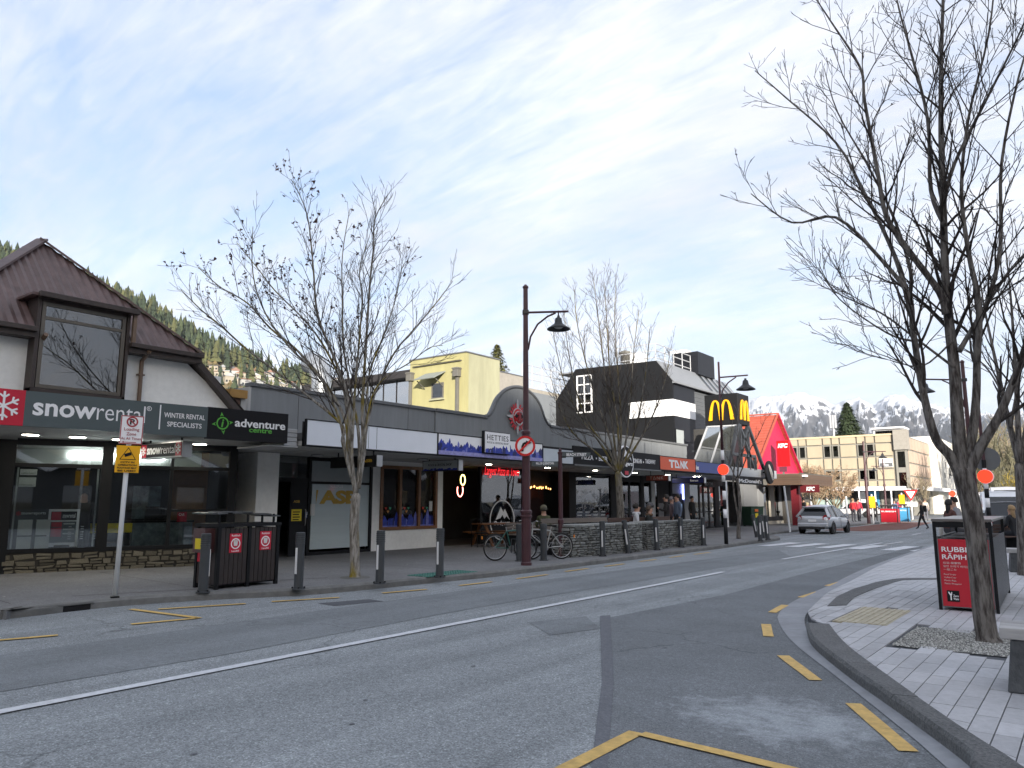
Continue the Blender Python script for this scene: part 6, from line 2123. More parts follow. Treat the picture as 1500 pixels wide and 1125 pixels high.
L2 = beacon('black and white banded beacon pole with a red disc and street lamp, left side', lp2, h2, face_cam(lp2), z2, r=.19)
za2 = h2 - 1.05
zarm2 = GD(1075, 552, hypot(lp2.x, lp2.y)).z - KERB
MB().tube([(.02, 0, zarm2), (1.02, 0, zarm2 + .04)], .028, 8).build('arm', M_MAROON, L2)
MB().tube([(.03, 0, zarm2 - .75), (.12, 0, zarm2 - .45), (.32, 0, zarm2 - .2), (.6, 0, zarm2 - .01)], .024, 8).build('brace', M_MAROON, L2)
bell(L2, .92, 0, zarm2 - .36, .85)

# street name post
sn = G(822, 816, KERB)
SN = thing('street_name_post', 'slim maroon post with two grey street name blades', 'sign post', tuple(sn), face_cam(sn))
hn = GD(820, 657, hypot(sn.x, sn.y)).z - KERB
MB().lathe([(.07, 0), (.07, .9), (.085, .92), (.085, 1.0), (.06, 1.03), (.055, hn - .16), (.07, hn - .15), (.07, hn - .1), (.04, hn - .08), (.05, hn - .03), (.015, hn)], 14).build('post', M_MAROON, SN)
M_BLADE = mat('name blade grey', (.075, .09, .095), .5, .06)
kx = hypot(sn.x, sn.y) / 1113.0
for nm, s, x0, x1, y in (('name_blade', 'BEACH STREET', 3, 45, 666), ('name_blade', 'MALL OF QUEENSTOWN', -42, -3, 679)):
    zc = GD(822, y, hypot(sn.x, sn.y)).z - KERB
    a, b_ = x0 * kx, x1 * kx
    if x0 > 0:
        o = MB().prism([(a, zc - .075), (b_ - .03, zc - .055), (b_, zc + .055), (a, zc + .085)], -.012, .012).build(nm, M_BLADE, SN)
    else:
        o = MB().prism([(a, zc - .07), (b_, zc - .085), (b_, zc + .06), (a, zc + .05)], -.012, .012).build(nm, M_BLADE, SN)
    txt(o, s, a + .12, b_ - .12, zc - .04, zc + .04, -.015, M_WHITE, bold=.02)
B('bracket', M_BLACK, SN, 0, .16, -.03, .03, hn - .26, hn - .22)

# ---- stone planters with timber seats
def planter(label, x0, y0, x1, y1, h, seed):
    a, b_ = G(x0, y0, KERB), G(x1, y1, KERB)
    an = atan2(b_.y - a.y, b_.x - a.x)
    L_ = (b_ - a).length
    t = thing('stone_planter_wall', label, 'stone wall', tuple(a), an)
    core = B('core', M_MORTAR, t, .02, L_ - .02, .02, .62, 0, h - .06)
    stones(t, M_SCHISTG, 0, L_, 0, h - .06, lambda u, z: Matrix.Translation((u, .02, z)), hs=(.045, .085), ws=(.12, .36), seed=seed)
    stones(t, M_SCHISTG, 0, .62, 0, h - .06, lambda u, z: Matrix.Translation((.02, .64 - u, z)) @ Matrix.Rotation(-pi / 2, 4, 'Z'), hs=(.045, .085), ws=(.14, .36), seed=seed + 1)
    u = 0
    r = random.Random(seed)
    while u < L_:
        w = min(r.uniform(.45, .8), L_ - u)
        MB().box(u + .006, u + w - .006, -.03, .66, h - .058, h + r.uniform(0, .012)).build('cap_stone', M_SCHISTG, t, bev=.012)
        u += w
    return t, L_, an
PL1, L1p, a1 = planter('first grey stacked stone planter wall beside the bicycles', 836, 817, 941, 808, .86, 31)
PL2, L2p, a2 = planter('second grey stacked stone planter wall towards the crossing', 948, 806, 1031, 798, .86, 41)
M_GWOOD = mat('weathered timber', (.17, .145, .125), .8, .25, 5, .2, 30, stretch=(.15, 1, 1), rnd=.15)
M_DWOOD = mat('dark timber', (.075, .045, .035), .7, .2, 5, stretch=(.15, 1, 1), rnd=.1)
def bench(label, p, an, L_, back=True, seat_m=None, name='bench', legs_m=None, bz=.8):
    seat_m = seat_m or M_GWOOD
    t = thing(name, label, 'bench', tuple(p), an)
    for k in range(4):
        B('seat_slat', seat_m, t, 0, L_, .02 + k * .12, .12 + k * .12, .42, .46, bev=.006)
    if back:
        for k in range(3):
            B('back_slat', seat_m, t, 0, L_, .52, .555, .52 + k * (bz - .5) / 3, .52 + (k + .82) * (bz - .5) / 3, bev=.006)
    for u in (.12, L_ / 2 - .05, L_ - .22):
        B('leg', legs_m or M_BLACK, t, u, u + .1, .06, .5, 0, .419)
        if back:
            B('back_post', legs_m or M_BLACK, t, u, u + .1, .556, .62, 0, bz)
    return t
bp = G(768, 806, KERB)
bench('long weathered timber bench with a backrest behind the bicycles', (bp.x - .5, bp.y + .4, KERB), radians(92), 3.2, True)
p = PL1.matrix_basis @ Vector((.1, .75, 0))
bench('weathered timber bench with its back against the first stone planter', (p.x, p.y + .2, KERB), a1, L1p - .3, True, bz=1.02)
p = PL2.matrix_basis @ Vector((-.4, .75, 0))
bench('dark timber bench with its back against the second stone planter', (p.x, p.y + .2, KERB), a2, L2p + .2, True, M_DWOOD, bz=.98)
# picnic table by the bar
pt = G(738, 800, KERB)
PT = thing('picnic_table', 'brown timber picnic table outside the dark pizza bar', 'table', (pt.x - .5, pt.y + .3, KERB), radians(75))
for k in range(5):
    B('top_board', M_WOOD, PT, -.9, .9, -.36 + k * .145, -.225 + k * .145, .72, .76, bev=.006)
for s in (-1, 1):
    for k in range(2):
        B('seat_board', M_WOOD, PT, -.9, .9, s * .72 - .13 + k * .135, s * .72 + k * .135 - .005, .43, .47, bev=.006)
    for e in (-.65, .65):
        MB().bar((e, s * .62, 0), (e, s * .15, .72), .09, .05).build('leg', M_WOOD, PT)
for e in (-.65, .65):
    B('cross_rail', M_WOOD, PT, e - .03, e + .03, -.82, .82, .37, .425)
# oval black chair frame left of the table
t = thing('cafe_chair', 'dark metal cafe chair left of the picnic table', 'chair', tuple(G(712, 803, KERB) + Vector((-.6, .4, 0))), 1.2)
B('seat', M_BLACK, t, -.22, .22, -.22, .22, .44, .47)
for x in (-.2, .2):
    MB().tube([(x, -.2, 0), (x, -.2, .44)], .014, 6).build('leg', M_BLACK, t)
    MB().tube([(x, .2, 0), (x, .22, .45), (x, .26, .88)], .014, 6).build('leg', M_BLACK, t)
MB().tube([(-.2, .26, .88), (0, .28, .92), (.2, .26, .88)], .016, 6).build('backrest', M_BLACK, t)

# ---- bicycles
M_TYRE = mat('tyre rubber', (.012, .012, .012), .8, .1)
def torus(b, c, R0, r, axis, n=36, m=8):
    vs, fs = [], []
    for i in range(n):
        a = 2 * pi * i / n
        for j in range(m):
            g = 2 * pi * j / m
            rr = R0 + r * cos(g)
            vs.append((c[0] + rr * cos(a), c[1] + r * sin(g), c[2] + rr * sin(a)) if axis == 'y' else (c[0] + r * sin(g), c[1] + rr * cos(a), c[2] + rr * sin(a)))
    for i in range(n):
        for j in range(m):
            fs.append((i * m + j, ((i + 1) % n) * m + j, ((i + 1) % n) * m + (j + 1) % m, i * m + (j + 1) % m))
    b.add(vs, fs)
def bicycle(label, p, rot, col, bars='riser'):
    t = thing('bicycle', label, 'bicycle', tuple(p), rot)
    M_F = mat('bike ' + label[:12], col, .35, .05)
    M_RIM = mat('bike rim', (.45, .45, .46), .3, .05, metal=.8)
    for x, nm in ((-.52, 'rear_wheel'), (.52, 'front_wheel')):
        w = MB()
        torus(w, (x, 0, .335), .315, .021, 'y')
        wo = w.build(nm, M_TYRE, t, smooth=True)
        w = MB()
        torus(w, (x, 0, .335), .29, .011, 'y', 32, 6)
        w.build('rim', M_RIM, wo, smooth=True)
        w = MB()
        for k in range(14):
            a = k * 2 * pi / 14
            w.tube([(x, .02 * (-1) ** k, .335), (x + .285 * cos(a), 0, .335 + .285 * sin(a))], .0018, 3, False)
        w.lathe([(.03, -.03), (.03, .03)], 10, (x, 0, .335), 'y')
        w.build('spokes', M_RIM, wo)
    bb, st, hd0, hd1 = (-.08, 0, .30), (-.2, 0, .74), (.34, 0, .62), (.32, 0, .78)
    fr = MB()
    for a, b_, r in ((bb, st, .017), (st, hd1, .017), (bb, hd0, .02), (hd0, hd1, .02), (bb, (-.52, .04, .335), .011), (bb, (-.52, -.04, .335), .011), (st, (-.52, .04, .335), .009), (st, (-.52, -.04, .335), .009), (hd0, (.52, .045, .335), .013), (hd0, (.52, -.045, .335), .013)):
        fr.tube([a, b_], r, 8)
    fr.build('frame', M_F, t)
    MB().tube([(-.2, 0, .74), (-.225, 0, .86)], .013, 8).build('seat_post', M_RIM, t)
    MB().add([(-.36, -.075, .88), (-.36, .075, .88), (-.2, .05, .885), (-.06, .012, .88), (-.06, -.012, .88), (-.2, -.05, .885), (-.34, -.05, .84), (-.34, .05, .84), (-.1, 0, .86)], [(0, 1, 2, 3, 4, 5), (0, 6, 7, 1), (1, 7, 8, 3, 2), (0, 5, 4, 8, 6), (6, 8, 7), (3, 8, 4)]).build('saddle', M_TYRE, t, smooth=False)
    MB().tube([(.32, 0, .78), (.31, 0, .93), (.36, 0, .95)], .012, 8).build('stem', M_RIM, t)
    MB().tube([(.2, -.30, .96), (.32, -.24, 1.0), (.37, -.10, .95), (.37, .10, .95), (.32, .24, 1.0), (.2, .30, .96)], .011, 8).build('handlebar', M_RIM, t)
    for s in (-1, 1):
        MB().tube([(.28, s * .262, .985), (.19, s * .305, .955)], .016, 8).build('grip', M_TYRE, t)
    ck = MB().lathe([(.085, -.004), (.085, .004)], 18, (bb[0], -.05, bb[2]), 'y')
    ck.bar((bb[0], -.065, bb[2]), (bb[0] + .1, -.065, bb[2] - .13), .02, .012)
    ck.bar((bb[0], .065, bb[2]), (bb[0] - .1, .065, bb[2] + .13), .02, .012)
    ck.box(bb[0] + .06, bb[0] + .15, -.14, -.07, bb[2] - .145, bb[2] - .12)
    ck.box(bb[0] - .15, bb[0] - .06, .07, .14, bb[2] + .12, bb[2] + .145)
    ck.build('crankset', M_RIM, t)
    for x, s in ((-.52, -1), (.52, 1)):
        g = MB()
        g.tube([(x + .345 * cos(a), 0, .335 + .345 * sin(a)) for a in [(.3 + .25 * k) if s < 0 else (.9 + .22 * k) for k in range(9)]], .012, 5)
        g.build('mudguard', M_TYRE, t)
    B('reflector', mat('amber reflector', (.8, .25, .02), .4, .02), t, -.9, -.88, -.03, .03, .55, .62)
    return t
b1a, b1b = G(733, 823, KERB), G(757, 818, KERB)
bicycle('green bicycle with white bars parked left of the maroon lamp post', (b1a.x - .05, b1a.y + .62, KERB), radians(62), (.03, .12, .10))
b2a = G(795, 820, KERB)
bicycle('pale grey bicycle with raised handlebar parked right of the maroon lamp post', (b2a.x, b2a.y + .05, KERB), radians(240), (.40, .41, .40))
for x, y, lab in ((761, 822, 'slim charcoal bicycle stand post just left of the maroon lamp'), (796.5, 821, 'slim charcoal bicycle stand post by the pale bicycle')):
    p = G(x, y, KERB)
    t = thing('bicycle_stand', lab, 'bicycle stand', tuple(p), radians(20))
    MB().lathe([(.115, 0), (.115, .02), (.085, .022), (.085, .8), (.09, .81), (.09, .9), (.08, .93)], 18).build('post', M_BOLL, t)
    MB().tube([(-.09, 0, .55), (-.22, 0, .55), (-.22, 0, .2), (-.09, 0, .2)], .012, 6).build('hoop', M_BOLL, t)

# ---- right-hand red rubbish unit
def rubbish_unit(label, p, an, W_, D_, H_, far=False, text='RUBBISH', sub='RĀPIHI', m=None):
    t = thing('rubbish_unit', label, 'litter bin', tuple(p), an)
    m = m or mat('panel red', (.50, .012, .028), .45, .05, 2)
    for u in (.02, W_ - .02):
        for d in (.02, D_ - .02):
            B('frame_post', M_BLACK, t, u - .02, u + .02, d - .02, d + .02, 0, H_)
    B('roof', mat('unit roof metal', (.17, .155, .145), .35, .12, metal=.3), t, -.01, W_ + .01, -.01, D_ + .01, H_ + .001, H_ + .04, bev=.008)
    B('liner', M_BLACK, t, .05, W_ - .05, .06, D_ - .06, .05, H_ - .24)
    f = B('front_panel', m, t, .042, W_ - .042, 0.0, .03, .05, H_ - .24)
    frame('panel_trim', M_GREYT, f, .042, W_ - .042, .045, H_ - .2, -.006, .0, .012)
    B('top_rail', M_BLACK, t, .04, W_ - .04, .0, .035, H_ - .08, H_ - .001)
    if far:
        txt(f, text, .1, W_ - .1, H_ - .48, H_ - .38, -.004, M_WHITE, bold=.02)
        B('side_panel', m, t, W_ - .025, W_ + .0, .04, D_ - .04, .05, H_ - .24)
        return t
    txt(f, text, .09, .09 + W_ * .62, H_ - .415, H_ - .345, -.004, M_WHITE, bold=.012)
    txt(f, sub, .09, .09 + W_ * .45, H_ - .515, H_ - .43, -.004, M_WHITE, bold=.012)
    for k, s in enumerate(('垃圾 廢棄物', '일반 쓰레기 버리는 곳', '一般ごみ')):
        txt(f, s, .095, .095 + W_ * (.30, .5, .22)[k], H_ - .58 - k * .045, H_ - .55 - k * .045, -.004, M_PAPER, thick=0)
    for k, s in enumerate(('Food Scraps', 'Coffee Cups', 'Plastic Bags', 'Plastic Wrappers')):
        txt(f, s, .095, .095 + W_ * (.2, .2, .2, .28)[k], H_ - .735 - k * .042, H_ - .71 - k * .042, -.004, M_PAPER, thick=0)
    q = B('logo_square', M_BLACK, f, .11, .26, -.004, -.001, .12, .27)
    MB().prism([(.125, .25), (.14, .25), (.16, .22), (.165, .25), (.175, .25), (.172, .215), (.165, .2), (.165, .14), (.15, .14), (.15, .2), (.135, .225)], -.008, -.005).build('logo_mark', M_WHITE, q)
    txt(q, 'Zero', .185, .25, .185, .215, -.006, M_WHITE, thick=0, bold=.02)
    txt(q, 'Waste', .185, .25, .145, .175, -.006, M_WHITE, thick=0, bold=.02)
    n = 14
    for k in range(n):
        a = .05 + (D_ - .1) * k / n
        B('side_slat', mat('side slat metal', (.055, .06, .065), .4, .1), t, W_ - .02, W_ - .004, a + .012, a + (D_ - .1) / n - .012, .06, H_ - .22)
        B('side_slat', MATS['side slat metal'], t, .004, .02, a + .012, a + (D_ - .1) / n - .012, .06, H_ - .22)
    return t
ra, rb, rc = G(1376, 893, KERB), G(1459, 902, KERB), G(1479, 868, KERB)
rw = (rb - ra).length
rh = GD(1373, 764, hypot(ra.x, ra.y)).z - KERB
ran = atan2(rb.y - ra.y, rb.x - ra.x)
rubbish_unit('red rubbish unit reading RUBBISH behind the big right tree trunk', (ra.x, ra.y, KERB), radians(1.8), rw, 2.9, rh)
fa = G(1290, 766, KERB)
rubbish_unit('far red rubbish unit across the intersection', (fa.x, fa.y, KERB), 0, 1.15, .8, 1.25, far=True)
fb_ = G(1306.5, 765, KERB)
rubbish_unit('far blue recycling unit right of the far red one', (fb_.x + .35, fb_.y + 1, KERB), 0, .6, .8, 1.3, far=True, text='RECYCLE', m=mat('recycle blue', (.06, .28, .5), .45, .05))

# ---- stone and timber benches, right edge
def block_bench(label, p, an, L_, D_=.5, legs=2):
    t = thing('block_bench', label, 'bench', tuple(p), an)
    for k in range(3):
        MB().box(0, L_, k * D_ / 3 + .006, (k + 1) * D_ / 3 - .006, .40, .49).build('seat_plank', mat('silver timber', (.33, .325, .32), .75, .22, 7, .25, 40, stretch=(.12, 1, 1), rnd=.1), t, bev=.008)
    for u in ((.02, L_ - .62) if legs > 1 else (.02,)):
        b = MB()
        b.add([(u, -.03, 0), (u + .6, -.03, 0), (u + .6, D_ + .03, 0), (u, D_ + .03, 0), (u + .05, .02, .398), (u + .56, .02, .398), (u + .56, D_ - .02, .398), (u + .05, D_ - .02, .398)], [(3, 2, 1, 0), (4, 5, 6, 7), (0, 1, 5, 4), (1, 2, 6, 5), (2, 3, 7, 6), (3, 0, 4, 7)])
        b.build('stone_foot', mat('slate block', (.065, .07, .075), .75, .35, 14, .7, 40, stretch=(1, 1, .4)), t, bev=.012)
    return t
p = G(1472, 1013, KERB)
block_bench('timber topped slate bench at the lower right corner', (p.x, p.y, KERB), radians(3), 2.2)
p = G(1478, 838, KERB)
block_bench('timber topped slate bench behind the red rubbish unit', (p.x, p.y, KERB), radians(8), 2.6)
p = G(1474, 872, KERB)

# ---- small kerbside things at the crossing and the far footpath
wp = G(1157.5, 779.5, KERB)
t = thing('white_pole', 'bare leaning white pole at the kerb left of the silver car', 'pole', tuple(wp), 0)
wt = GD(1148.5, 712, hypot(wp.x, wp.y))
MB().tube([(0, 0, 0), (wt.x - wp.x, wt.y - wp.y, wt.z - wp.z)], .05, 10).build('pole', MATS['white post'], t)
gb_ = G(1103, 771, KERB)
t = thing('green_bin', 'dark green wheelie bin with yellow sticker beside the grey restaurant wall', 'bin', (gb_.x, gb_.y, KERB), radians(70))
M_GRN = mat('bin green', (.018, .05, .03), .5, .1)
b = MB()
b.add([(-.5, -.35, .05), (.5, -.35, .05), (.5, .35, .05), (-.5, .35, .05), (-.58, -.42, 1.15), (.58, -.42, 1.15), (.58, .42, 1.15), (-.58, .42, 1.15)], [(3, 2, 1, 0), (4, 5, 6, 7), (0, 1, 5, 4), (1, 2, 6, 5), (2, 3, 7, 6), (3, 0, 4, 7)])
b.build('body', M_GRN, t, bev=.03)
B('lid', M_GRN, t, -.62, .62, -.46, .46, 1.151, 1.22, bev=.02)
B('sticker', M_YELN, t, -.25, .0, -.44, -.41, .55, .8)
B('sticker', mat('sticker orange', (.7, .15, .02), .5, .05), t, -.28, .02, -.45, -.42, .9, 1.05)
for x in (-.4, .4):
    MB().lathe([(.08, -.03), (.08, .03)], 12, (x, .3, .08), 'x').build('wheel', M_TYRE, t)
def sign_pole(label, x, y, ytop, kind, name='sign_pole'):
    p = G(x, y, KERB)
    d_ = hypot(p.x, p.y)
    H_ = GD(x, ytop, d_).z - KERB
    t = thing(name, label, 'sign post', (p.x, p.y, KERB), face_cam(p))
    MB().tube([(0, 0, 0), (0, 0, H_)], .06, 8).build('pole', MATS['white post'], t)
    if kind == 'yellow':
        B('yellow_box', M_SIGNY, t, -.21, .21, -.12, -.06, H_ - .95, H_ - .15)
    elif kind == 'give':
        MB().prism([(-.55, H_ - .1), (.55, H_ - .1), (0, H_ - 1.05)], -.1, -.08).build('triangle', M_REDF, t)
        MB().prism([(-.36, H_ - .22), (.36, H_ - .22), (0, H_ - .84)], -.11, -.101).build('triangle_fill', M_WHITE, t)
        txt(t, 'GIVE WAY', -.24, .24, H_ - .42, H_ - .3, -.115, M_CHAR, thick=0)
        B('plate', M_WHITE, t, -.45, .45, -.1, -.08, H_ - 1.5, H_ - 1.12)
    elif kind == 'blade':
        B('blade', mat('teal blade', (.03, .28, .25), .5, .1), t, -1.2, -.1, -.03, .03, H_ - .35, H_ - .1)
    return t
sign_pole('white pole with a yellow box left of the far red rubbish unit', 1279.5, 767, 724, 'yellow')
sign_pole('white pole with a yellow box right of the far red rubbish unit', 1323.5, 762, 722, 'yellow')
sign_pole('give way sign by the far intersection', 1337, 761, 716, 'give')
sign_pole('short white sign post right of the silver car', 1242, 769, 727, 'none')
for x, y, yt, lab in ((1273, 767, 646, 'far maroon street lamp in front of the beige block'), (1299, 758, 672, 'smaller far street lamp in front of the beige office block')):
    p = G(x, y, KERB)
    d_ = hypot(p.x, p.y)
    lamp_post(lab, p, GD(x, yt, d_).z - KERB, 1.3 if x < 1280 else .9, arm_dir if x < 1280 else arm_dir + pi)
# right hand beacon with grey sign back, and the small far one
p = G(1452, 800, KERB)
p = GD(1452, 790, 27.0)
bz = Vector((p.x, p.y, KERB))
rbn = beacon('striped beacon with red disc right of the big tree trunk', bz, 0, face_cam(bz), GD(1446, 698, 27).z - KERB, r=.20)
zk = GD(1446, 698, 27).z - KERB
MB().tube([(0, 0, zk - .1), (0, 0, zk + .25)], .055, 12).build('band', M_WHITE, rbn)
MB().tube([(0, 0, zk + .25), (0, 0, zk + .5)], .055, 12).build('band', M_CHAR, rbn)
MB().lathe([(.36, .06), (.36, .075)], 32, (.08, 0, zk + .52), 'y').build('sign_back', M_GREYT, rbn)
MB().tube([(0, 0, zk + .5), (0, 0, zk + 2.2)], .045, 10).build('pole', M_MAROON, rbn)
p = G(1399, 765, KERB)
beacon('small far striped beacon with an orange disc in front of the white building', Vector((p.x, p.y, KERB)), 0, face_cam(p), GD(1398, 723, hypot(p.x, p.y)).z - KERB, r=.22)
# street lamp whose head shows left of the big trunk
p = GD(1432, 770, 30)
zl_ = GD(1385, 576, 30)
t = lamp_post('street lamp half hidden behind the big right tree', Vector((p.x, p.y, KERB)), zl_.z + 1.0, 1.35, arm_dir + pi, zl_.z + .3)

# ------------------------------------------------------------------ vehicles
def ring_loft(b, rings, closed=True, cap0=True, cap1=True):
    n = len(rings[0])
    k = len(b.v)
    vs = [v for r in rings for v in r]
    fs = []
    for i in range(len(rings) - 1):
        for j in range(n):
            fs.append((i * n + j, i * n + (j + 1) % n, (i + 1) * n + (j + 1) % n, (i + 1) * n + j))
    if cap0:
        fs.append(tuple(range(n - 1, -1, -1)))
    if cap1:
        fs.append(tuple(range((len(rings) - 1) * n, len(rings) * n)))
    return b.add(vs, fs)
M_RIMC = mat('alloy rim', (.30, .31, .32), .35, .05, metal=.7)
M_TAIL = mat('tail lamp red', (.35, .01, .012), .25, .03)
M_HEAD = mat('head lamp', (.6, .62, .64), .15, .03)
M_CGLASS = mat('car glass', (.012, .014, .016), .06, 0, spec=.8)
M_TRIM = mat('black trim', (.02, .02, .022), .6, .05)
def car(label, p, rot, col, kind='hatch', L=4.0, W=1.7, H=1.45, name='parked_car', cat='car', metal=.35, plate='', group=None):
    """The car's nose points along local +y; its rear bumper is at y = 0."""
    t = thing(name, label, cat, tuple(p), rot, group)
    M_P = mat('paint %.2f %.2f %.2f' % col, col, .32, .03, metal=metal, coat=.7)
    hw = W / 2
    if kind == 'van':
        prof = [(0, .45, 1.0), (.02, .35, 1.25), (.3, .28, 1.3), (1.4, .25, 1.3), (L - 1.3, .25, 1.25), (L - .9, .25, 1.15), (L - .25, .28, .95), (L - .02, .4, .72)]
        gh = [(.06, 1.0), (.20, 1.0), (L - 1.75, 1.0), (L - .85, 0.0)]
        belt = lambda y: 1.2 - max(0, y - (L - 1.2)) * .18
        roof = [(.10, H - .08), (.4, H), (L * .5, H), (L - 1.7, H - .03)]
        base0, base1 = .05, L - .75
    elif kind == 'ute':
        prof = [(0, .5, 1.02), (.03, .42, 1.05), (.8, .35, 1.05), (1.6, .3, 1.05), (L - 1.4, .3, 1.03), (L - .3, .32, .98), (L - .02, .45, .8)]
        roof = [(1.9, H - .02), (2.4, H), (L - 2.2, H - .04)]
        base0, base1 = 1.6, L - 1.35
    else:
        prof = [(0, .42, .78), (.04, .32, .90), (.30, .25, .93), (1.1, .22, .92), (2.0, .22, .90), (L - 1.25, .22, .88), (L - .55, .24, .78), (L - .12, .28, .66), (L - .01, .36, .56)]
        roof = [(.46, H - .15), (.8, H - .04), (1.5, H), (2.1, H - .04), (2.6, H - .19)]
        base0, base1 = .10, L - 1.05
    rings = []
    for y, z0, z1 in prof:
        e = min(y, L - y)
        w = hw * (1 - .13 * max(0, 1 - e / .45) ** 2)
        rings.append([(-w * .9, y, z0), (-w * .985, y, z0 + .12), (-w, y, z0 + (z1 - z0) * .5), (-w * .975, y, z1 - .08), (-w * .88, y, z1), (0, y, z1 + .02), (w * .88, y, z1), (w * .975, y, z1 - .08), (w, y, z0 + (z1 - z0) * .5), (w * .985, y, z0 + .12), (w * .9, y, z0)])
    body = ring_loft(MB(), rings).build('body', M_P, t, smooth=True)
    md = body.modifiers.new('s', 'SUBSURF'); md.levels = md.render_levels = 1
    # cabin: glass shell plus a painted roof and pillars
    zb = .86 if kind == 'hatch' else (1.0 if kind == 'ute' else 1.2)
    n = len(roof)
    cab = []
    for i, (y, z) in enumerate(roof):
        yb = base0 + (base1 - base0) * i / (n - 1)
        tw = hw * (.64 if kind == 'hatch' else (.76 if kind == 'ute' else .84))
        cab.append(((-hw * .93, yb, zb - .02), (-tw, y, z - .03), (tw, y, z - .03), (hw * .93, yb, zb - .02)))
    g = MB()
    ring_loft(g, [list(c) for c in cab])
    cabin = g.build('windows' if kind != 'van' else 'cab_shell', M_CGLASS if kind != 'van' else M_P, t)
    if kind == 'van':
        a0, a1, b1, b0 = (Vector(v_) for v_ in cab[-1])
        o_ = Vector((0, .03, .012))
        q_ = [a0.lerp(b0, .06) + o_, a1.lerp(b1, .06) + o_, a1.lerp(b1, .94) + o_, a0.lerp(b0, .94) + o_]
        MB().quad(*[v_ + Vector((0, 0, .05 if i_ in (0, 3) else -.06)) for i_, v_ in enumerate(q_)]).build('windscreen', M_CGLASS, t)
        for s in (0, 3):
            w_ = -1 if s == 0 else 1
            e0_, e1_ = Vector(cab[-2][s]), Vector(cab[-1][s])
            f0_, f1_ = Vector(cab[-2][1 if s == 0 else 2]), Vector(cab[-1][1 if s == 0 else 2])
            MB().quad(*[v_ + Vector((w_ * .02, 0, 0)) for v_ in (e0_.lerp(f0_, .1), e1_.lerp(f1_, .1), e1_.lerp(f1_, .85), e0_.lerp(f0_, .85))]).build('side_window', M_CGLASS, t)
    rr = MB()
    tops = []
    for i, (y, z) in enumerate(roof):
        tw = hw * (.68 if kind == 'hatch' else (.80 if kind == 'ute' else .87))
        tops.append([(-tw, y, z - .06), (-tw * .92, y, z - .005), (0, y, z + .03), (tw * .92, y, z - .005), (tw, y, z - .06), (0, y, z - .04)])
    ring_loft(rr, tops).build('roof', M_P, t, smooth=True)
    pil = MB()
    idx = [0, n - 1] + ([n // 2] if n > 3 else [])
    for i in idx:
        for s in (0, 3):
            a, b_ = Vector(cab[i][s]), Vector(cab[i][1 if s == 0 else 2])
            pil.bar(a, b_, .09 if i else .13, .09)
    pil.build('pillars', M_P if kind != 'van' else M_P, t)
    if kind == 'van':
        for s in (-1, 1):
            MB().box(s * hw * .935 - .02, s * hw * .935 + .02, .3, L * .52, zb + .05, H - .35).build('side_panel', M_P, t)
    # wheels
    wr = .31 if kind == 'hatch' else .34
    for y in (.72, L - .78):
        for s in (-1, 1):
            w = MB().lathe([(wr * .66, -.10), (wr * .94, -.10), (wr, -.07), (wr, .07), (wr * .94, .10), (wr * .66, .10)], 22, (s * (hw - .10), y, wr), 'x').build('wheel', M_TYRE, t)
            rm = MB().lathe([(wr * .64, -.09), (wr * .62, .09)], 18, (s * (hw - .09), y, wr), 'x')
            rm.build('rim', M_RIMC, w)
            MB().lathe([(wr * 1.13, -.02), (wr * 1.13, .02)], 22, (s * (hw - .035), y, wr + .01), 'x').build('wheel_arch', M_TRIM, t)
    # rear
    for s in (-1, 1):
        z0 = .74 if kind == 'hatch' else .8
        MB().add([(s * hw * .97, .10, z0 + .0), (s * hw * .62, -.012, z0 - .02), (s * hw * .60, -.012, z0 + .12), (s * hw * .70, .05, z0 + .22), (s * hw * .985, .30, z0 + .20)], [(0, 1, 2, 3, 4)]).build('tail_lamp', M_TAIL, t)
        MB().add([(s * hw * .95, L - .42, .72), (s * hw * .60, L - .06, .60), (s * hw * .62, L - .09, .70), (s * hw * .93, L - .48, .82)], [(0, 1, 2, 3)]).build('headlight', M_HEAD, t)
        MB().box(s * (hw + .16), s * (hw - .02), base1 - .25, base1 - .12, zb + .0, zb + .14).build('mirror', M_P, t, bev=.03)
        B('door_seam', M_TRIM, t, s * hw * .992 - .004, s * hw * .992 + .006, L * .48, L * .485, .35, zb - .06)
        B('door_handle', M_P, t, s * hw * .985 - .012, s * hw * .985 + .02, L * .40, L * .45, zb - .12, zb - .09)
    pl = B('number_plate', M_WHITE, t, -.2, .2, -.03, -.015, .62, .73)
    B('bumper', M_P, t, -hw * .88, hw * .88, -.04, .08, .36, .56, bev=.05)
    B('lower_trim', M_TRIM, t, -hw * .7, hw * .7, -.045, .0, .25, .36)
    B('grille', M_TRIM, t, -hw * .6, hw * .6, L - .03, L + .015, .35, .52)
    if kind == 'hatch':
        B('spoiler', M_P, t, -hw * .68, hw * .68, .28, .52, H - .115, H - .075, bev=.015)
    return t
rw_ = G(1203, 782)
car('silver hatchback parked at the left kerb before the far footpath', (-11.35, 39.9, 0), radians(-1.5), (.52, .54, .57), 'hatch', 4.0, 1.7, 1.45)
p = G(1225, 757)
car('white hatchback parked beyond the silver car by the office block', (-23.5, 74, KERB), radians(70), (.62, .63, .64), 'hatch', 4.2, 1.75, 1.5, metal=0)
car('white car parked side on behind the far pedestrians', (-16.6, 80, KERB), radians(80), (.6, .6, .62), 'hatch', 4.2, 1.75, 1.5, metal=0)
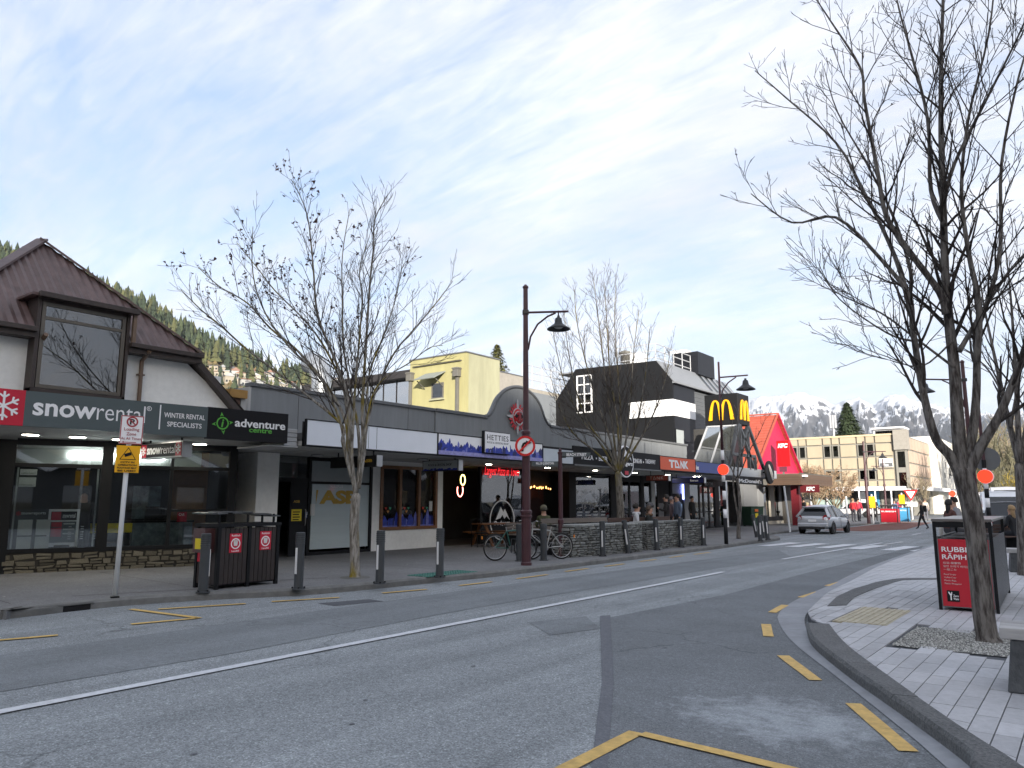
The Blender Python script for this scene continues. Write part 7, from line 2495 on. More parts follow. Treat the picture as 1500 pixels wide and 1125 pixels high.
for x, dist, kind, col, rot, dims, lab in (
        (1460, 46, 'van', (.80, .82, .85), 190, (4.9, 1.8, 2.1), 'white van parked right of the big trunk, nearest of the vans'),
        (1474, 58, 'van', (.82, .83, .85), 188, (5.2, 1.9, 2.5), 'taller white van parked behind the nearest van'),
        (1447, 50, 'hatch', (.45, .50, .56), 190, (4.2, 1.75, 1.5), 'pale blue grey car just right of the big trunk'),
        (1498, 62, 'hatch', (.8, .81, .82), 186, (4.4, 1.8, 1.7), 'white car at the right edge among the parked vehicles'),
        (1478, 36, 'ute', (.02, .021, .024), 3, (5.0, 1.8, 1.6), 'black pickup seen from behind near the seated woman'),
        (1496, 80, 'van', (.7, .71, .72), 186, (4.9, 1.8, 2.0), 'far pale van at the right edge under the trees')):
    q = GD(x, 760, dist)
    car(lab, (q.x, q.y, 0), radians(rot), col, kind, *dims, metal=.0, name='parked_van' if kind == 'van' else ('pickup' if kind == 'ute' else 'parked_car'), cat='van' if kind == 'van' else ('pickup' if kind == 'ute' else 'car'))

# ------------------------------------------------------------------ people
SKINC = mat('skin', (.42, .24, .17), .6, .05)
def person(label, loc, rot, top, legs, hair, pose='stand', H=1.70, extra=None, hood=None, shoes=(.02, .02, .02), long_hair=False, step=0.0, hatc=None, armpose=None, bag=None):
    t = thing('person', label, 'person', tuple(loc), rot)
    k = H / 1.70
    sit = pose == 'sit'
    zp = .50 if sit else .92
    V, E, Rr, C = [], [], [], []
    def v(x, y, z, r, c):
        V.append((x * k, y * k, z * k)); Rr.append(r * k); C.append(c)
        return len(V) - 1
    def e(*ids):
        for a, b_ in zip(ids, ids[1:]):
            E.append((a, b_))
    ln = .06 if sit else 0
    pel = v(0, 0, zp, .135, 'l')
    wai = v(0, .0 - ln * .3, zp + .20, .125, 't')
    che = v(0, 0 - ln, zp + .40, .145, 't')
    nec = v(0, -ln - .01, zp + .55, .065, 's')
    hd1 = v(0, -ln - .025, zp + .64, .088, 's')
    hd2 = v(0, -ln - .02, zp + .74, .085, 's')
    e(pel, wai, che, nec, hd1, hd2)
    for s in (-1, 1):
        ap = armpose or ('lap' if sit else 'down')
        sh = v(s * .17, -ln, zp + .47, .065, 't')
        if ap == 'lap':
            el = v(s * .23, -.10, zp + .22, .048, 't'); wr = v(s * .12, -.30, zp + .17, .034, 't'); ha = v(s * .06, -.36, zp + .17, .03, 's')
        elif ap == 'phone':
            el = v(s * .24, -.08, zp + .22, .048, 't'); wr = v(s * .08, -.28, zp + .30, .034, 't'); ha = v(s * .04, -.33, zp + .35, .03, 's')
        else:
            sw = step * s
            el = v(s * .235, .02 + sw * .25, zp + .19, .048, 't'); wr = v(s * .24, -.06 + sw * .5, zp - .05, .034, 't'); ha = v(s * .23, -.09 + sw * .55, zp - .14, .03, 's')
        e(che, sh, el, wr, ha)
        st = -step * s
        hp = v(s * .095, 0, zp - .04, .10, 'l')
        if sit:
            kn = v(s * .11, -.44, zp - .01, .068, 'l'); an = v(s * .11, -.42, .09, .045, 'l'); to = v(s * .115, -.56, .035, .036, 'f')
        else:
            kn = v(s * .10, st * .45 - .03, .50, .068, 'l'); an = v(s * .10, st * 1.0 + .03, .09, .045, 'l'); to = v(s * .115, st * 1.0 - .11, .035, .036, 'f')
        e(pel, hp, kn, an, to)
    me = bpy.data.meshes.new('body')
    me.from_pydata(V, E, [])
    ob = bpy.data.objects.new('body', me)
    COL.objects.link(ob)
    ob.modifiers.new('skin', 'SKIN')
    for i, sv in enumerate(me.skin_vertices[0].data):
        rx = Rr[i]
        sv.radius = (rx * 1.25, rx * .85) if C[i] in 'tl' and i < 3 else (rx, rx)
    me.skin_vertices[0].data[0].use_root = True
    md = ob.modifiers.new('s', 'SUBSURF'); md.levels = md.render_levels = 1
    bpy.context.view_layer.update()
    m2 = bpy.data.meshes.new_from_object(ob.evaluated_get(bpy.context.evaluated_depsgraph_get()))
    bpy.data.objects.remove(ob)
    def cm(c, tg):
        return mat('cloth %.3f %.3f %.3f' % c, c, .85, .12, 20, .15, 60)
    m2.materials.clear()
    for m_ in (SKINC, cm(top, 't'), cm(legs, 'l'), cm(shoes, 'f')):
        m2.materials.append(m_)
    segs = [(Vector(V[a]), Vector(V[b_]), C[b_] if C[b_] != 's' or C[a] == 's' else 's') for a, b_ in E]
    order = {'s': 0, 't': 1, 'l': 2, 'f': 3}
    for pgn in m2.polygons:
        c = pgn.center
        best, bc = 1e9, 't'
        for a, b_, cc in segs:
            ab = b_ - a
            q = a + ab * max(0, min(1, (c - a).dot(ab) / max(ab.length_squared, 1e-9)))
            d = (q - c).length
            if d < best:
                best, bc = d, cc
        pgn.material_index = order[bc]
        pgn.use_smooth = True
    m2.name = 'body'
    o = bpy.data.objects.new('body', m2)
    COL.objects.link(o)
    o.parent = t
    hz = (zp + .71) * k
    hy = (-ln - .02) * k
    hm = mat('hair %.3f' % hair[0], hair, .7, .25, 30)
    hb = MB()
    n = 12
    rings = []
    for i in range(6):
        a = i / 5 * 1.9
        rr_, zz = .108 * sin(a) * k + .004, .125 * cos(a) * k
        rings.append([(rr_ * cos(2 * pi * j / n), hy + .018 * k + rr_ * 1.08 * sin(2 * pi * j / n) * (1 if sin(2 * pi * j / n) > 0 else (.92 if i < 3 else .55)), hz + zz) for j in range(n)])
    ring_loft(hb, rings, cap1=True)
    if long_hair:
        ring_loft(hb, [[(.09 * k * cos(2 * pi * j / 8), hy + .06 * k + .05 * k * sin(2 * pi * j / 8), hz + dz * k) for j in range(8)] for dz in (.02, -.12, -.28)])
    hb.build('hair', hm, t, smooth=True)
    fb = MB()
    fb.add([(-.015 * k, hy - .085 * k, hz - .045 * k), (.015 * k, hy - .085 * k, hz - .045 * k), (0, hy - .115 * k, hz - .04 * k), (0, hy - .085 * k, hz + .0)], [(0, 1, 2), (0, 2, 3), (1, 3, 2)])
    fb.build('nose', SKINC, t)
    for s in (-1, 1):
        MB().lathe([(.004, -.012), (.018, 0), (.004, .012)], 8, (s * .088 * k, hy, hz - .02 * k), 'x').build('ear', SKINC, t)
        B('eye', M_CHAR, t, s * .035 * k - .012, s * .035 * k + .012, hy - .089 * k, hy - .08 * k, hz - .002, hz + .010)
    B('mouth', mat('lips', (.3, .1, .09), .6, .05), t, -.022 * k, .022 * k, hy - .086 * k, hy - .078 * k, hz - .078 * k, hz - .068 * k)
    if hood:
        torus_m = MB()
        torus(torus_m, (0, 0, 0), .105 * k, .045 * k, 'y', 18, 8)
        torus_m.v = [(x, z * .9 + hy + .03, y * 1.0 + (zp + .52) * k) for x, y, z in torus_m.v]
        torus_m.build('hood', mat('hood %.3f' % hood[0], hood, .9, .3, 40), t, smooth=True)
    if hatc:
        MB().lathe([(.112 * k, -.02), (.116 * k, .03), (.10 * k, .09), (.05 * k, .125), (.005, .135)], 14, (0, hy + .005, hz + .02 * k)).build('cap', mat('cap %.3f' % hatc[0], hatc, .8, .1), t, smooth=True)
    if bag:
        MB().box(-.15, .15, .10 * k, .30 * k, (zp + .12) * k, (zp + .52) * k).build('backpack', mat('bag %.3f' % bag[0], bag, .8, .1), t, bev=.06)
    return t
def on_ground(x, y, z=KERB):
    p = G(x, y, z)
    return (p.x, p.y, z)
# around the planters
def at_head(x, y, dist, z0, hh):
    q = GD(x, y, dist)
    return (q.x, q.y, z0)
R90 = radians(90)
d1 = hypot(*G(940, 808, KERB)[:2])
q = PL2.matrix_basis @ Vector((.2, 1.0, 0))
face_e = a2 - R90
def seat_at(x, back=1.05, pl=PL2):
    """A spot on the bench behind the planter that appears at column x."""
    best = None
    for i in range(-200, 900):
        w = pl.matrix_basis @ Vector((i * .01, back, 0))
        v_ = w - EYE
        sx = CX + FPX * v_.dot(_r) / v_.dot(_f)
        if best is None or abs(sx - x) < best[0]:
            best = (abs(sx - x), w)
    return (best[1].x, best[1].y, KERB)
person('person in a white hoodie sitting behind the gap between the planters', seat_at(931, 1.15), radians(118), (.52, .53, .55), (.03, .03, .035), (.02, .016, .012), 'sit', 1.85, hood=(.5, .5, .52))
person('person in a black coat with a brown fur hood sitting by the second planter', seat_at(950, 1.15), radians(100), (.012, .014, .012), (.02, .02, .022), (.06, .04, .025), 'sit', 1.75, hood=(.10, .06, .035), long_hair=True)
person('person in a grey cap and pale top sitting facing the fur hooded person', seat_at(957, 2.3), radians(-50), (.33, .34, .36), (.03, .03, .04), (.03, .025, .02), 'sit', 1.85, hatc=(.10, .10, .11))
person('standing person in a black puffer jacket and sunglasses looking down', seat_at(978, 1.75), radians(-58), (.018, .015, .016), (.02, .02, .025), (.02, .014, .012), 'stand', 1.72, armpose='phone', hood=(.02, .017, .018))
person('grey haired person half hidden behind the black puffer jacket', seat_at(985, 2.6), radians(110), (.10, .07, .08), (.03, .03, .03), (.16, .14, .15), 'stand', 1.66)
person('standing person in a black and pale blue ombre jacket', seat_at(994, 2.2), radians(-35), (.10, .13, .19), (.02, .02, .022), (.02, .016, .014), 'stand', 1.76)
person('dark figure standing at the bank cash machine', (-16.6, 37.2, KERB), radians(80), (.012, .012, .013), (.012, .012, .014), (.012, .01, .01), 'stand', 1.76)
person('person in an olive jacket and patterned cap sitting at the picnic table', (-13.9, 19.9, KERB), radians(-130), (.055, .06, .025), (.02, .02, .02), (.05, .045, .03), 'sit', 1.75, hatc=(.12, .11, .07))
person('shop assistant in dark clothes standing inside the rental shop', tuple(FP.w(FP.u_at(124, 1.0), 1.0, KERB + .02)), FP.a, (.02, .018, .02), (.02, .02, .02), (.01, .009, .008), 'stand', 1.72)
# crossing pedestrian and far people
person('pedestrian crossing the road with a black backpack and pale hair', on_ground(1352, 775, 0.0), radians(-80), (.02, .02, .022), (.015, .015, .018), (.40, .30, .20), 'stand', 1.66, step=.28, bag=(.012, .012, .013), long_hair=True)
person('person in a bright red jacket, left of the far red pair', on_ground(1251, 764.5), radians(160), (.55, .03, .04), (.03, .03, .04), (.25, .16, .08), 'stand', 1.72)
person('person in a red jacket with a pale bag, right of the far red pair', on_ground(1259, 764), radians(170), (.5, .03, .06), (.02, .02, .03), (.03, .02, .02), 'stand', 1.75, step=.12)
person('far person in black beside the maroon lamp post', on_ground(1283, 763.5), radians(20), (.02, .02, .022), (.02, .02, .022), (.03, .025, .02), 'stand', 1.75)
person('far person in a pink top right of the far rubbish units', on_ground(1318, 756.5), radians(10), (.5, .05, .09), (.02, .02, .03), (.03, .025, .02), 'stand', 1.70)
person('far person in pale clothes behind the crossing pedestrian', on_ground(1357, 763), radians(200), (.45, .40, .36), (.12, .12, .14), (.10, .07, .05), 'stand', 1.72)
person('person with a pale bag standing left of the silver car under the brown canopy', on_ground(1179, 769), radians(-40), (.02, .02, .022), (.03, .03, .035), (.03, .025, .02), 'stand', 1.72, bag=(.45, .35, .2))
person('person in blue and black beside the far recycling unit', on_ground(1312, 762), radians(0), (.06, .10, .2), (.02, .02, .03), (.03, .025, .02), 'stand', 1.6)
# seated people near the red rubbish unit
q = GD(1389, 760, 24.5)
person('dark haired woman in a brown top sitting behind the red rubbish unit', (q.x, q.y, KERB + .22), radians(127), (.085, .035, .028), (.03, .03, .035), (.012, .008, .007), 'sit', 1.72, long_hair=True)
q = GD(1402, 760, 26.2)
person('man in a black and white patterned shirt sitting behind the brown top woman', (q.x, q.y, KERB + .25), radians(-50), (.28, .28, .29), (.42, .40, .36), (.014, .01, .008), 'sit', 1.78)
q = GD(1395, 770, 25.2)
bench('dark bench under the couple behind the red rubbish unit', (q.x - .25, q.y - .1, KERB), radians(15), 1.3, False, M_DWOOD)
q = GD(1488, 785, 28.0)
person('woman with long blonde hair in black sitting at the right edge', (q.x, q.y, KERB + .05), radians(-120), (.012, .013, .016), (.012, .014, .02), (.30, .20, .10), 'sit', 1.72, long_hair=True)
bench('dark bench under the blonde woman at the right edge', (q.x - .3, q.y - .6, KERB), radians(55), 1.6, True, M_DWOOD)

# ------------------------------------------------------------------ trees
def bark(name, base, dark, lich=None, lscale=3.0, bump=.8):
    m = bpy.data.materials.new(name)
    m.use_nodes = True
    N, L = m.node_tree.nodes, m.node_tree.links
    b = N['Principled BSDF']
    b.inputs['Roughness'].default_value = .9
    b.inputs['Specular IOR Level'].default_value = .2
    t = N.new('ShaderNodeTexCoord')
    def noi(s, st, d=6):
        mp = N.new('ShaderNodeMapping')
        mp.inputs['Scale'].default_value = st
        L.new(t.outputs['Object'], mp.inputs[0])
        n = N.new('ShaderNodeTexNoise')
        n.inputs['Scale'].default_value = s
        n.inputs['Detail'].default_value = d
        n.inputs['Roughness'].default_value = .65
        L.new(mp.outputs[0], n.inputs['Vector'])
        return n.outputs[0]
    r = N.new('ShaderNodeValToRGB')
    r.color_ramp.elements[0].position, r.color_ramp.elements[0].color = .40, (*dark, 1)
    r.color_ramp.elements[1].position, r.color_ramp.elements[1].color = .60, (*base, 1)
    n1 = noi(24, (1, 1, .16), 9)
    L.new(n1, r.inputs[0])
    col = r.outputs[0]
    if lich:
        mx = N.new('ShaderNodeMixRGB')
        rr = N.new('ShaderNodeMapRange')
        rr.inputs[1].default_value, rr.inputs[2].default_value = .50, .62
        L.new(noi(lscale, (1, 1, .35)), rr.inputs[0])
        L.new(rr.outputs[0], mx.inputs[0])
        L.new(col, mx.inputs[1])
        mx.inputs[2].default_value = (*lich, 1)
        col = mx.outputs[0]
    L.new(col, b.inputs['Base Color'])
    bp = N.new('ShaderNodeBump')
    bp.inputs['Strength'].default_value = bump
    bp.inputs['Distance'].default_value = .02
    L.new(n1, bp.inputs['Height'])
    L.new(bp.outputs[0], b.inputs['Normal'])
    MATS[name] = m
    return m
def twig_paths(out, p, d, L_, r, lvl, rng, prm):
    """Grow one branch and its side branches; every branch is a (points, radii, level) record."""
    n = max(3, int(L_ / prm['seg'][lvl]))
    pts, rad = [p.copy()], [r]
    r1 = max(r * .35, prm['rmin'])
    dirs = []
    d = d.normalized()
    for i in range(n):
        d = (d + Vector((rng.gauss(0, 1), rng.gauss(0, 1), rng.gauss(0, 1))) * prm['wob'] + Vector((0, 0, prm['up'][lvl]))).normalized()
        p = p + d * (L_ / n)
        pts.append(p.copy())
        rad.append(r + (r1 - r) * (i + 1) / n)
        dirs.append(d.copy())
    out.append((pts, rad, lvl))
    spawn(out, pts, rad, lvl, rng, prm)
def spawn(out, pts, rad, lvl, rng, prm, t0=.18):
    if lvl + 1 >= prm['levels']:
        return
    total = sum((b - a).length for a, b in zip(pts, pts[1:]))
    cnt = max(1, int(total * prm['dens'][lvl] * rng.uniform(.8, 1.2)))
    side = rng.uniform(0, 2 * pi)
    for k in range(cnt):
        t = t0 + (1 - t0) * (k + rng.random()) / cnt
        s = t * (len(pts) - 1)
        i = min(int(s), len(pts) - 2)
        f = s - i
        p = pts[i].lerp(pts[i + 1], f)
        ax = (pts[i + 1] - pts[i]).normalized()
        side += 2.4 + rng.uniform(-.5, .5)
        o = ax.orthogonal().normalized()
        o = Matrix.Rotation(side, 3, ax) @ o
        ang = radians(rng.uniform(*prm['ang']))
        d = ax * cos(ang) + o * sin(ang)
        d.z += .15
        rr = (rad[i] + (rad[i + 1] - rad[i]) * f)
        L_ = prm['len'][lvl] * rng.uniform(.55, 1.25) * (1.12 - .88 * t) 
        twig_paths(out, p, d, L_, max(rr * prm['rr'], prm['rmin']), lvl + 1, rng, prm)
SHRINK = 1.0
def guided(base_dist, pl, depth, r0, r1, rng, n=4):
    """A limb from picture columns and rows, set at the tree's own distance with its own run in depth."""
    m = len(pl)
    pl = [(pl[0][0] + (x - pl[0][0]) * SHRINK, pl[0][1] + (y - pl[0][1]) * SHRINK) for x, y in pl]
    pts = [GD(x, y, base_dist + depth * (i / (m - 1)) ** 1.3) for i, (x, y) in enumerate(pl)]
    sm = []
    for i in range(m - 1):
        p0, p1, p2, p3 = (pts[max(0, min(m - 1, i + j))] for j in (-1, 0, 1, 2))
        for j in range(n):
            t = j / n
            sm.append(0.5 * (2 * p1 + (p2 - p0) * t + (2 * p0 - 5 * p1 + 4 * p2 - p3) * t * t + (3 * p1 - p0 - 3 * p2 + p3) * t ** 3))
    sm.append(pts[-1])
    k = len(sm)
    return sm, [r0 + (r1 - r0) * (i / (k - 1)) ** .8 for i in range(k)], 0
def make_tree(label, base, recs, m_wood, m_twig, trunk_recs, buds=None, name='street_tree', sides=(9, 6, 4, 3, 3), group='bare street trees', cat='tree'):
    t = thing(name, label, cat, tuple(base), 0, group)
    for nm, rs, m in (('trunk', trunk_recs, m_wood),):
        b = MB()
        for pts, rad, lvl in rs:
            b.tube(pts, rad, 14)
        b.build(nm, m, t, smooth=True, world=True)
    for nm, sel, m in (('limbs', lambda l: l == 0, m_wood), ('branches', lambda l: l == 1, m_twig), ('twigs', lambda l: l > 1, m_twig)):
        b = MB()
        for pts, rad, lvl in recs:
            if sel(lvl):
                b.tube(pts, rad, sides[lvl], lvl < 2)
        if b.v:
            o = b.build(nm, m, t, smooth=True, world=True)
            if nm != 'limbs':
                o['kind'] = 'stuff'
    if buds:
        b = MB()
        rng, frac, size, m_b, levels, cond = buds
        for pts, rad, lvl in recs:
            if lvl not in levels:
                continue
            for p in pts[1:]:
                if rng.random() < frac * cond(p):
                    s = size * rng.uniform(.6, 1.4)
                    q = [Vector((rng.uniform(-s, s), rng.uniform(-s, s), rng.uniform(-s, s))) for _ in range(4)]
                    b.add([p + a for a in q], [(0, 1, 2), (0, 2, 3), (0, 3, 1), (1, 3, 2)])
        if b.v:
            o = b.build('buds', m_b, t, world=True)
            o['kind'] = 'stuff'
    return t
M_BARK1 = bark('lichen bark', (.36, .34, .31), (.11, .095, .075), (.24, .185, .03), 2.0)
M_TWIG1 = bark('grey brown twig', (.10, .085, .075), (.05, .042, .038), None, bump=.2)
M_BARKR = bark('grey fissured bark', (.20, .185, .17), (.05, .042, .038), None, bump=1.3)
M_TWIGR = bark('dark twig', (.065, .055, .05), (.028, .024, .022), None, bump=.2)
M_SEED = mat('dry seed heads', (.055, .022, .018), .9, .3, 20)
z8 = lambda pl: [(230 + x / 2.557, 220 + y / 2.557) for x, y in pl]
z7 = lambda pl: [(1100 + x / 2.01, y / 2.01) for x, y in pl]

# left street tree
b1 = G(520, 846, KERB)
dd = hypot(b1.x, b1.y)
rng = random.Random(11)
tr = [guided(dd, [(520, 850), (520, 836), (519.5, 800), (519, 770), (520, 745), (522, 722)], 0, .15, .12, rng)]
tr[0] = (tr[0][0], [max(.1, .14 - .01 * i) if i < 5 else (.1 - .0004 * i if i < len(tr[0][0]) - 1 else .045) for i in range(len(tr[0][0]))], 0)
prm = dict(levels=4, seg=(.3, .22, .14, .1), wob=.10, up=(.03, .05, .07, .05), dens=(3.9, 6.0, 5.0, 0), ang=(22, 46), len=(1.6, .70, .28, .1), rr=.5, rmin=.0034)
limbs = []
SHRINK = .93
for pl, dep, r0, r1 in (
        (((522, 722), (508, 668), (500, 640), *z8([(690, 1010), (560, 900), (430, 800), (300, 700), (200, 610), (120, 545), (40, 465)])), -1.4, .058, .007),
        (((522, 726), (509, 662), *z8([(705, 1000), (640, 870), (520, 720), (400, 620), (310, 520), (200, 455), (110, 375)])), .6, .06, .007),
        (((522, 724), (511, 660), *z8([(712, 980), (690, 850), (620, 700), (540, 590), (420, 470), (350, 380), (265, 275)])), 1.6, .055, .007),
        (((521, 728), (512, 650), *z8([(715, 900), (650, 720), (590, 560), (572, 360), (548, 160), (490, 25)])), -.6, .062, .007),
        (((524, 716), (527, 665), *z8([(750, 1000), (720, 850), (695, 700), (690, 520), (690, 330), (720, 140)])), 1.2, .06, .007),
        (((525, 716), (532, 660), *z8([(770, 950), (783, 720), (800, 450), (815, 300), (822, 180), (876, 80)])), -1.0, .06, .007),
        (((526, 712), (534, 660), *z8([(790, 1010), (830, 860), (900, 720), (975, 630), (1060, 530), (1135, 432)])), .3, .05, .007),
        (((526, 712), (533, 665), *z8([(785, 960), (800, 800), (860, 640), (905, 500), (930, 380), (955, 350)])), 1.4, .045, .006),
        (((522, 722), (515, 665), *z8([(735, 990), (745, 820), (760, 650), (770, 500), (760, 380), (800, 250)])), -1.6, .05, .006),
        (((522, 722), (506, 666), *z8([(680, 990), (600, 820), (480, 700), (380, 560), (330, 400), (330, 210)])), -1.9, .05, .006),
        (((523, 722), (530, 668), *z8([(800, 930), (850, 830), (960, 760), (1040, 700), (1095, 690)])), -1.2, .035, .005)):
    limbs.append(guided(dd, list(pl), dep, r0 * .78, r1, rng))
SHRINK = 1.0
recs = list(limbs)
for pts, rad, l in limbs:
    spawn(recs, pts, rad, 0, rng, prm, .30)
make_tree('bare lichened street tree with dry seed heads in front of the blank pale sign', b1, recs, M_BARK1, M_TWIG1, tr,
          buds=(rng, .75, .034, M_SEED, (2, 3), lambda p: max(0.0, min(1.0, (-12.0 - p.x + (p.z - 5.5) * .35) / 2.2)) * max(0, min(1, (p.z - 4.2) / 1.6))))
MB().lathe([(.3, 0), (.28, .012)], 20).build('root_grit', MATS['gravel base'], thing('tree_grit', 'pale grit around the foot of the left street tree', 'gravel', tuple(b1)))

# big right tree
b2 = G(1442, 938, KERB)
dd = hypot(b2.x, b2.y)
rng = random.Random(23)
tl = [(1449, 945), (1446, 932), (1441, 900), (1436, 850), (1430, 790), (1422, 740), (1413, 706), (1409, 684)]
pts, rad, _ = guided(dd, tl, 0, .2, .17, rng)
n = len(pts)
rad = [.165, .15, .138, .128][:4] + [.108 - .0003 * i for i in range(n - 4)]
rad[-3:] = [.104, .095, .05]
tr = [(pts, rad, 0)]
prm = dict(levels=4, seg=(.25, .18, .12, .08), wob=.085, up=(.03, .055, .08, .06), dens=(4.3, 7.0, 7.5, 0), ang=(24, 50), len=(1.35, .60, .20, .1), rr=.48, rmin=.0030)
limbs = []
for pl, dep, r0, r1 in (
        (((1408, 700), (1392, 668), (1372, 645), (1358, 600), (1346, 540), (1337, 480), (1331, 433), *z7([(380, 760), (250, 640), (120, 655), (0, 570)])), -.8, .085, .006),
        (((1334, 455), *z7([(440, 800), (400, 700), (330, 560), (250, 420), (100, 285), (12, 208)])), .5, .045, .006),
        (((1331, 440), *z7([(470, 800), (420, 640), (340, 480), (255, 330), (215, 200)])), .8, .035, .005),
        (((1410, 700), (1403, 620), (1398, 540), (1390, 470), *z7([(572, 800), (566, 600), (560, 400), (560, 200), (566, 0)]), (1388, -130)), .3, .105, .012),
        (((1386, 460), *z7([(555, 860), (470, 745), (400, 640), (372, 500), (335, 300), (322, 200), (240, 70), (180, -20)])), -.4, .06, .006),
        (((1384, 330), *z7([(530, 560), (520, 350), (470, 150), (430, 0)]), (1300, -90)), .6, .04, .006),
        (((1412, 690), (1424, 640), (1430, 580), (1431, 520), *z7([(665, 960), (700, 880), (735, 720), (738, 480), (790, 220)]), (1520, 30)), .5, .075, .008),
        (((1431, 530), *z7([(672, 900), (640, 740), (620, 560), (640, 350), (700, 100)]), (1460, -60)), -.6, .05, .006),
        (((1414, 700), (1436, 655), (1462, 612), (1484, 560), (1504, 500), (1530, 420), (1560, 320)), -.2, .09, .012),
        (((1405, 515), *z7([(680, 920), (760, 800), (850, 700)]), (1560, 300)), .9, .04, .006),
        (((1400, 540), *z7([(470, 985), (380, 920), (250, 860), (200, 790)])), -.9, .022, .004),
        (((1395, 500), *z7([(500, 1080), (400, 1050), (300, 1015)])), -.4, .016, .003),
        (((1382, 300), *z7([(600, 480), (700, 280), (790, 100)]), (1530, -40)), -.8, .035, .005),
        (((1340, 500), *z7([(400, 980), (260, 880), (200, 780)])), .4, .02, .004)):
    limbs.append(guided(dd, list(pl), dep, r0 * .78, r1, rng))
SHRINK = 1.0
recs = list(limbs)
for pts, rad, l in limbs:
    spawn(recs, pts, rad, 0, rng, prm, .28)
M_BUD = mat('winter bud', (.05, .035, .03), .8, .2)
make_tree('big bare grey barked tree in the gravel bed at the right', b2, recs, M_BARKR, M_TWIGR, tr,
          buds=(rng, .30, .010, M_BUD, (2, 3), lambda p: 1.0), sides=(12, 6, 4, 3, 3))

# middle street tree
b3 = Vector((-12.95, 23.3, KERB))
dd = hypot(b3.x, b3.y)
rng = random.Random(5)
tr = [guided(dd, [(912, 808), (910, 790), (909, 750), (907, 715), (905, 690)], 0, .16, .11, rng)]
tr[0][1][-1] = .05
prm = dict(levels=4, seg=(.35, .25, .16, .1), wob=.08, up=(.03, .06, .08, .05), dens=(3.4, 5.5, 5.0, 0), ang=(20, 44), len=(1.7, .8, .36, .1), rr=.45, rmin=.0045)
limbs = []
SHRINK = .95
for pl, dep in ((((905, 692), (893, 640), (872, 580), (855, 520), (842, 460), (838, 410)), -1.0), (((905, 692), (898, 630), (888, 560), (878, 480), (872, 430), (868, 396)), .8), (((906, 692), (905, 620), (893, 540), (888, 460), (884, 400)), -.6),
                (((906, 692), (910, 620), (905, 540), (900, 460), (902, 400)), 1.3), (((907, 692), (918, 640), (925, 570), (930, 500), (938, 440)), .4), (((907, 692), (925, 650), (940, 590), (950, 520), (954, 470)), -1.1),
                (((904, 692), (880, 650), (850, 610), (825, 560), (812, 510), (805, 470)), .2), (((904, 692), (870, 660), (835, 630), (815, 590), (800, 540)), 1.2), (((908, 690), (940, 640), (965, 590), (980, 540), (985, 505)), .8), (((904, 692), (890, 655), (862, 620), (842, 570), (828, 500), (822, 440)), -1.4)):
    limbs.append(guided(dd, list(pl), dep, .05, .008, rng))
SHRINK = 1.0
recs = list(limbs)
for pts, rad, l in limbs:
    spawn(recs, pts, rad, 0, rng, prm, .22)
make_tree('upright bare street tree behind the first stone planter, middle of the row', b3, recs, bark('grey lichen bark', (.22, .205, .18), (.07, .06, .05), (.15, .12, .03), 2.5), M_TWIG1, tr, sides=(7, 4, 3, 3, 3))

# thin young tree by the crossing
b4 = G(1081.5, 789, KERB)
dd = hypot(b4.x, b4.y)
rng = random.Random(9)
tr = [guided(dd, [(1082, 790), (1082, 770), (1084, 740), (1080, 700)], 0, .09, .055, rng), guided(dd, [(1083, 760), (1077, 735), (1074, 705), (1076, 680)], .3, .05, .03, rng)]
prm = dict(levels=3, seg=(.3, .2, .15), wob=.10, up=(.04, .07, .08), dens=(2.2, 3.5, 0), ang=(22, 48), len=(.9, .4, .2), rr=.5, rmin=.005)
limbs = [guided(dd, list(pl), dep, .035, .006, rng) for pl, dep in ((((1080, 702), (1083, 660), (1080, 620), (1084, 590)), .3), (((1081, 702), (1098, 660), (1112, 635), (1122, 610)), -.4), (((1079, 705), (1066, 672), (1058, 645)), .5), (((1080, 690), (1092, 650), (1098, 620)), .6), (((1076, 682), (1070, 650), (1074, 610)), -.5))]
recs = list(limbs)
for pts, rad, l in limbs:
    spawn(recs, pts, rad, 0, rng, prm, .2)
make_tree('thin young bare tree beside the crossing beacon on the left', b4, recs, M_BARKR, M_TWIG1, tr, sides=(6, 4, 3, 3))

# second bare tree at the right edge
b5v = GD(1497, 800, 19.0)
b5 = Vector((b5v.x, b5v.y, KERB))
dd = 19.0
rng = random.Random(31)
tr = [guided(dd, [(1502, 855), (1499, 780), (1496, 720), (1492, 675)], 0, .14, .085, rng)]
tr[0][1][-1] = .04
prm = dict(levels=4, seg=(.3, .22, .15, .1), wob=.09, up=(.03, .05, .07, .05), dens=(2.6, 4.2, 4.5, 0), ang=(22, 50), len=(1.4, .6, .26, .1), rr=.48, rmin=.004)
limbs = [guided(dd, list(pl), dep, r, .008, rng) for pl, dep, r in ((((1493, 678), (1478, 620), (1465, 560), (1452, 500), (1440, 440), (1432, 380)), .6, .072), (((1493, 678), (1490, 600), (1486, 520), (1480, 430), (1470, 340)), -.6, .07), (((1494, 680), (1505, 610), (1515, 520), (1520, 420)), .8, .06), (((1480, 625), (1490, 570), (1500, 500), (1505, 400)), -.9, .04), (((1470, 580), (1450, 545), (1425, 520), (1405, 510)), .3, .025), (((1496, 690), (1530, 620), (1560, 540)), 0, .05))]
recs = list(limbs)
for pts, rad, l in limbs:
    spawn(recs, pts, rad, 0, rng, prm, .2)
make_tree('second bare tree cut by the right edge behind the red rubbish unit', b5, recs, M_BARKR, M_TWIGR, tr, sides=(7, 4, 3, 3, 3))

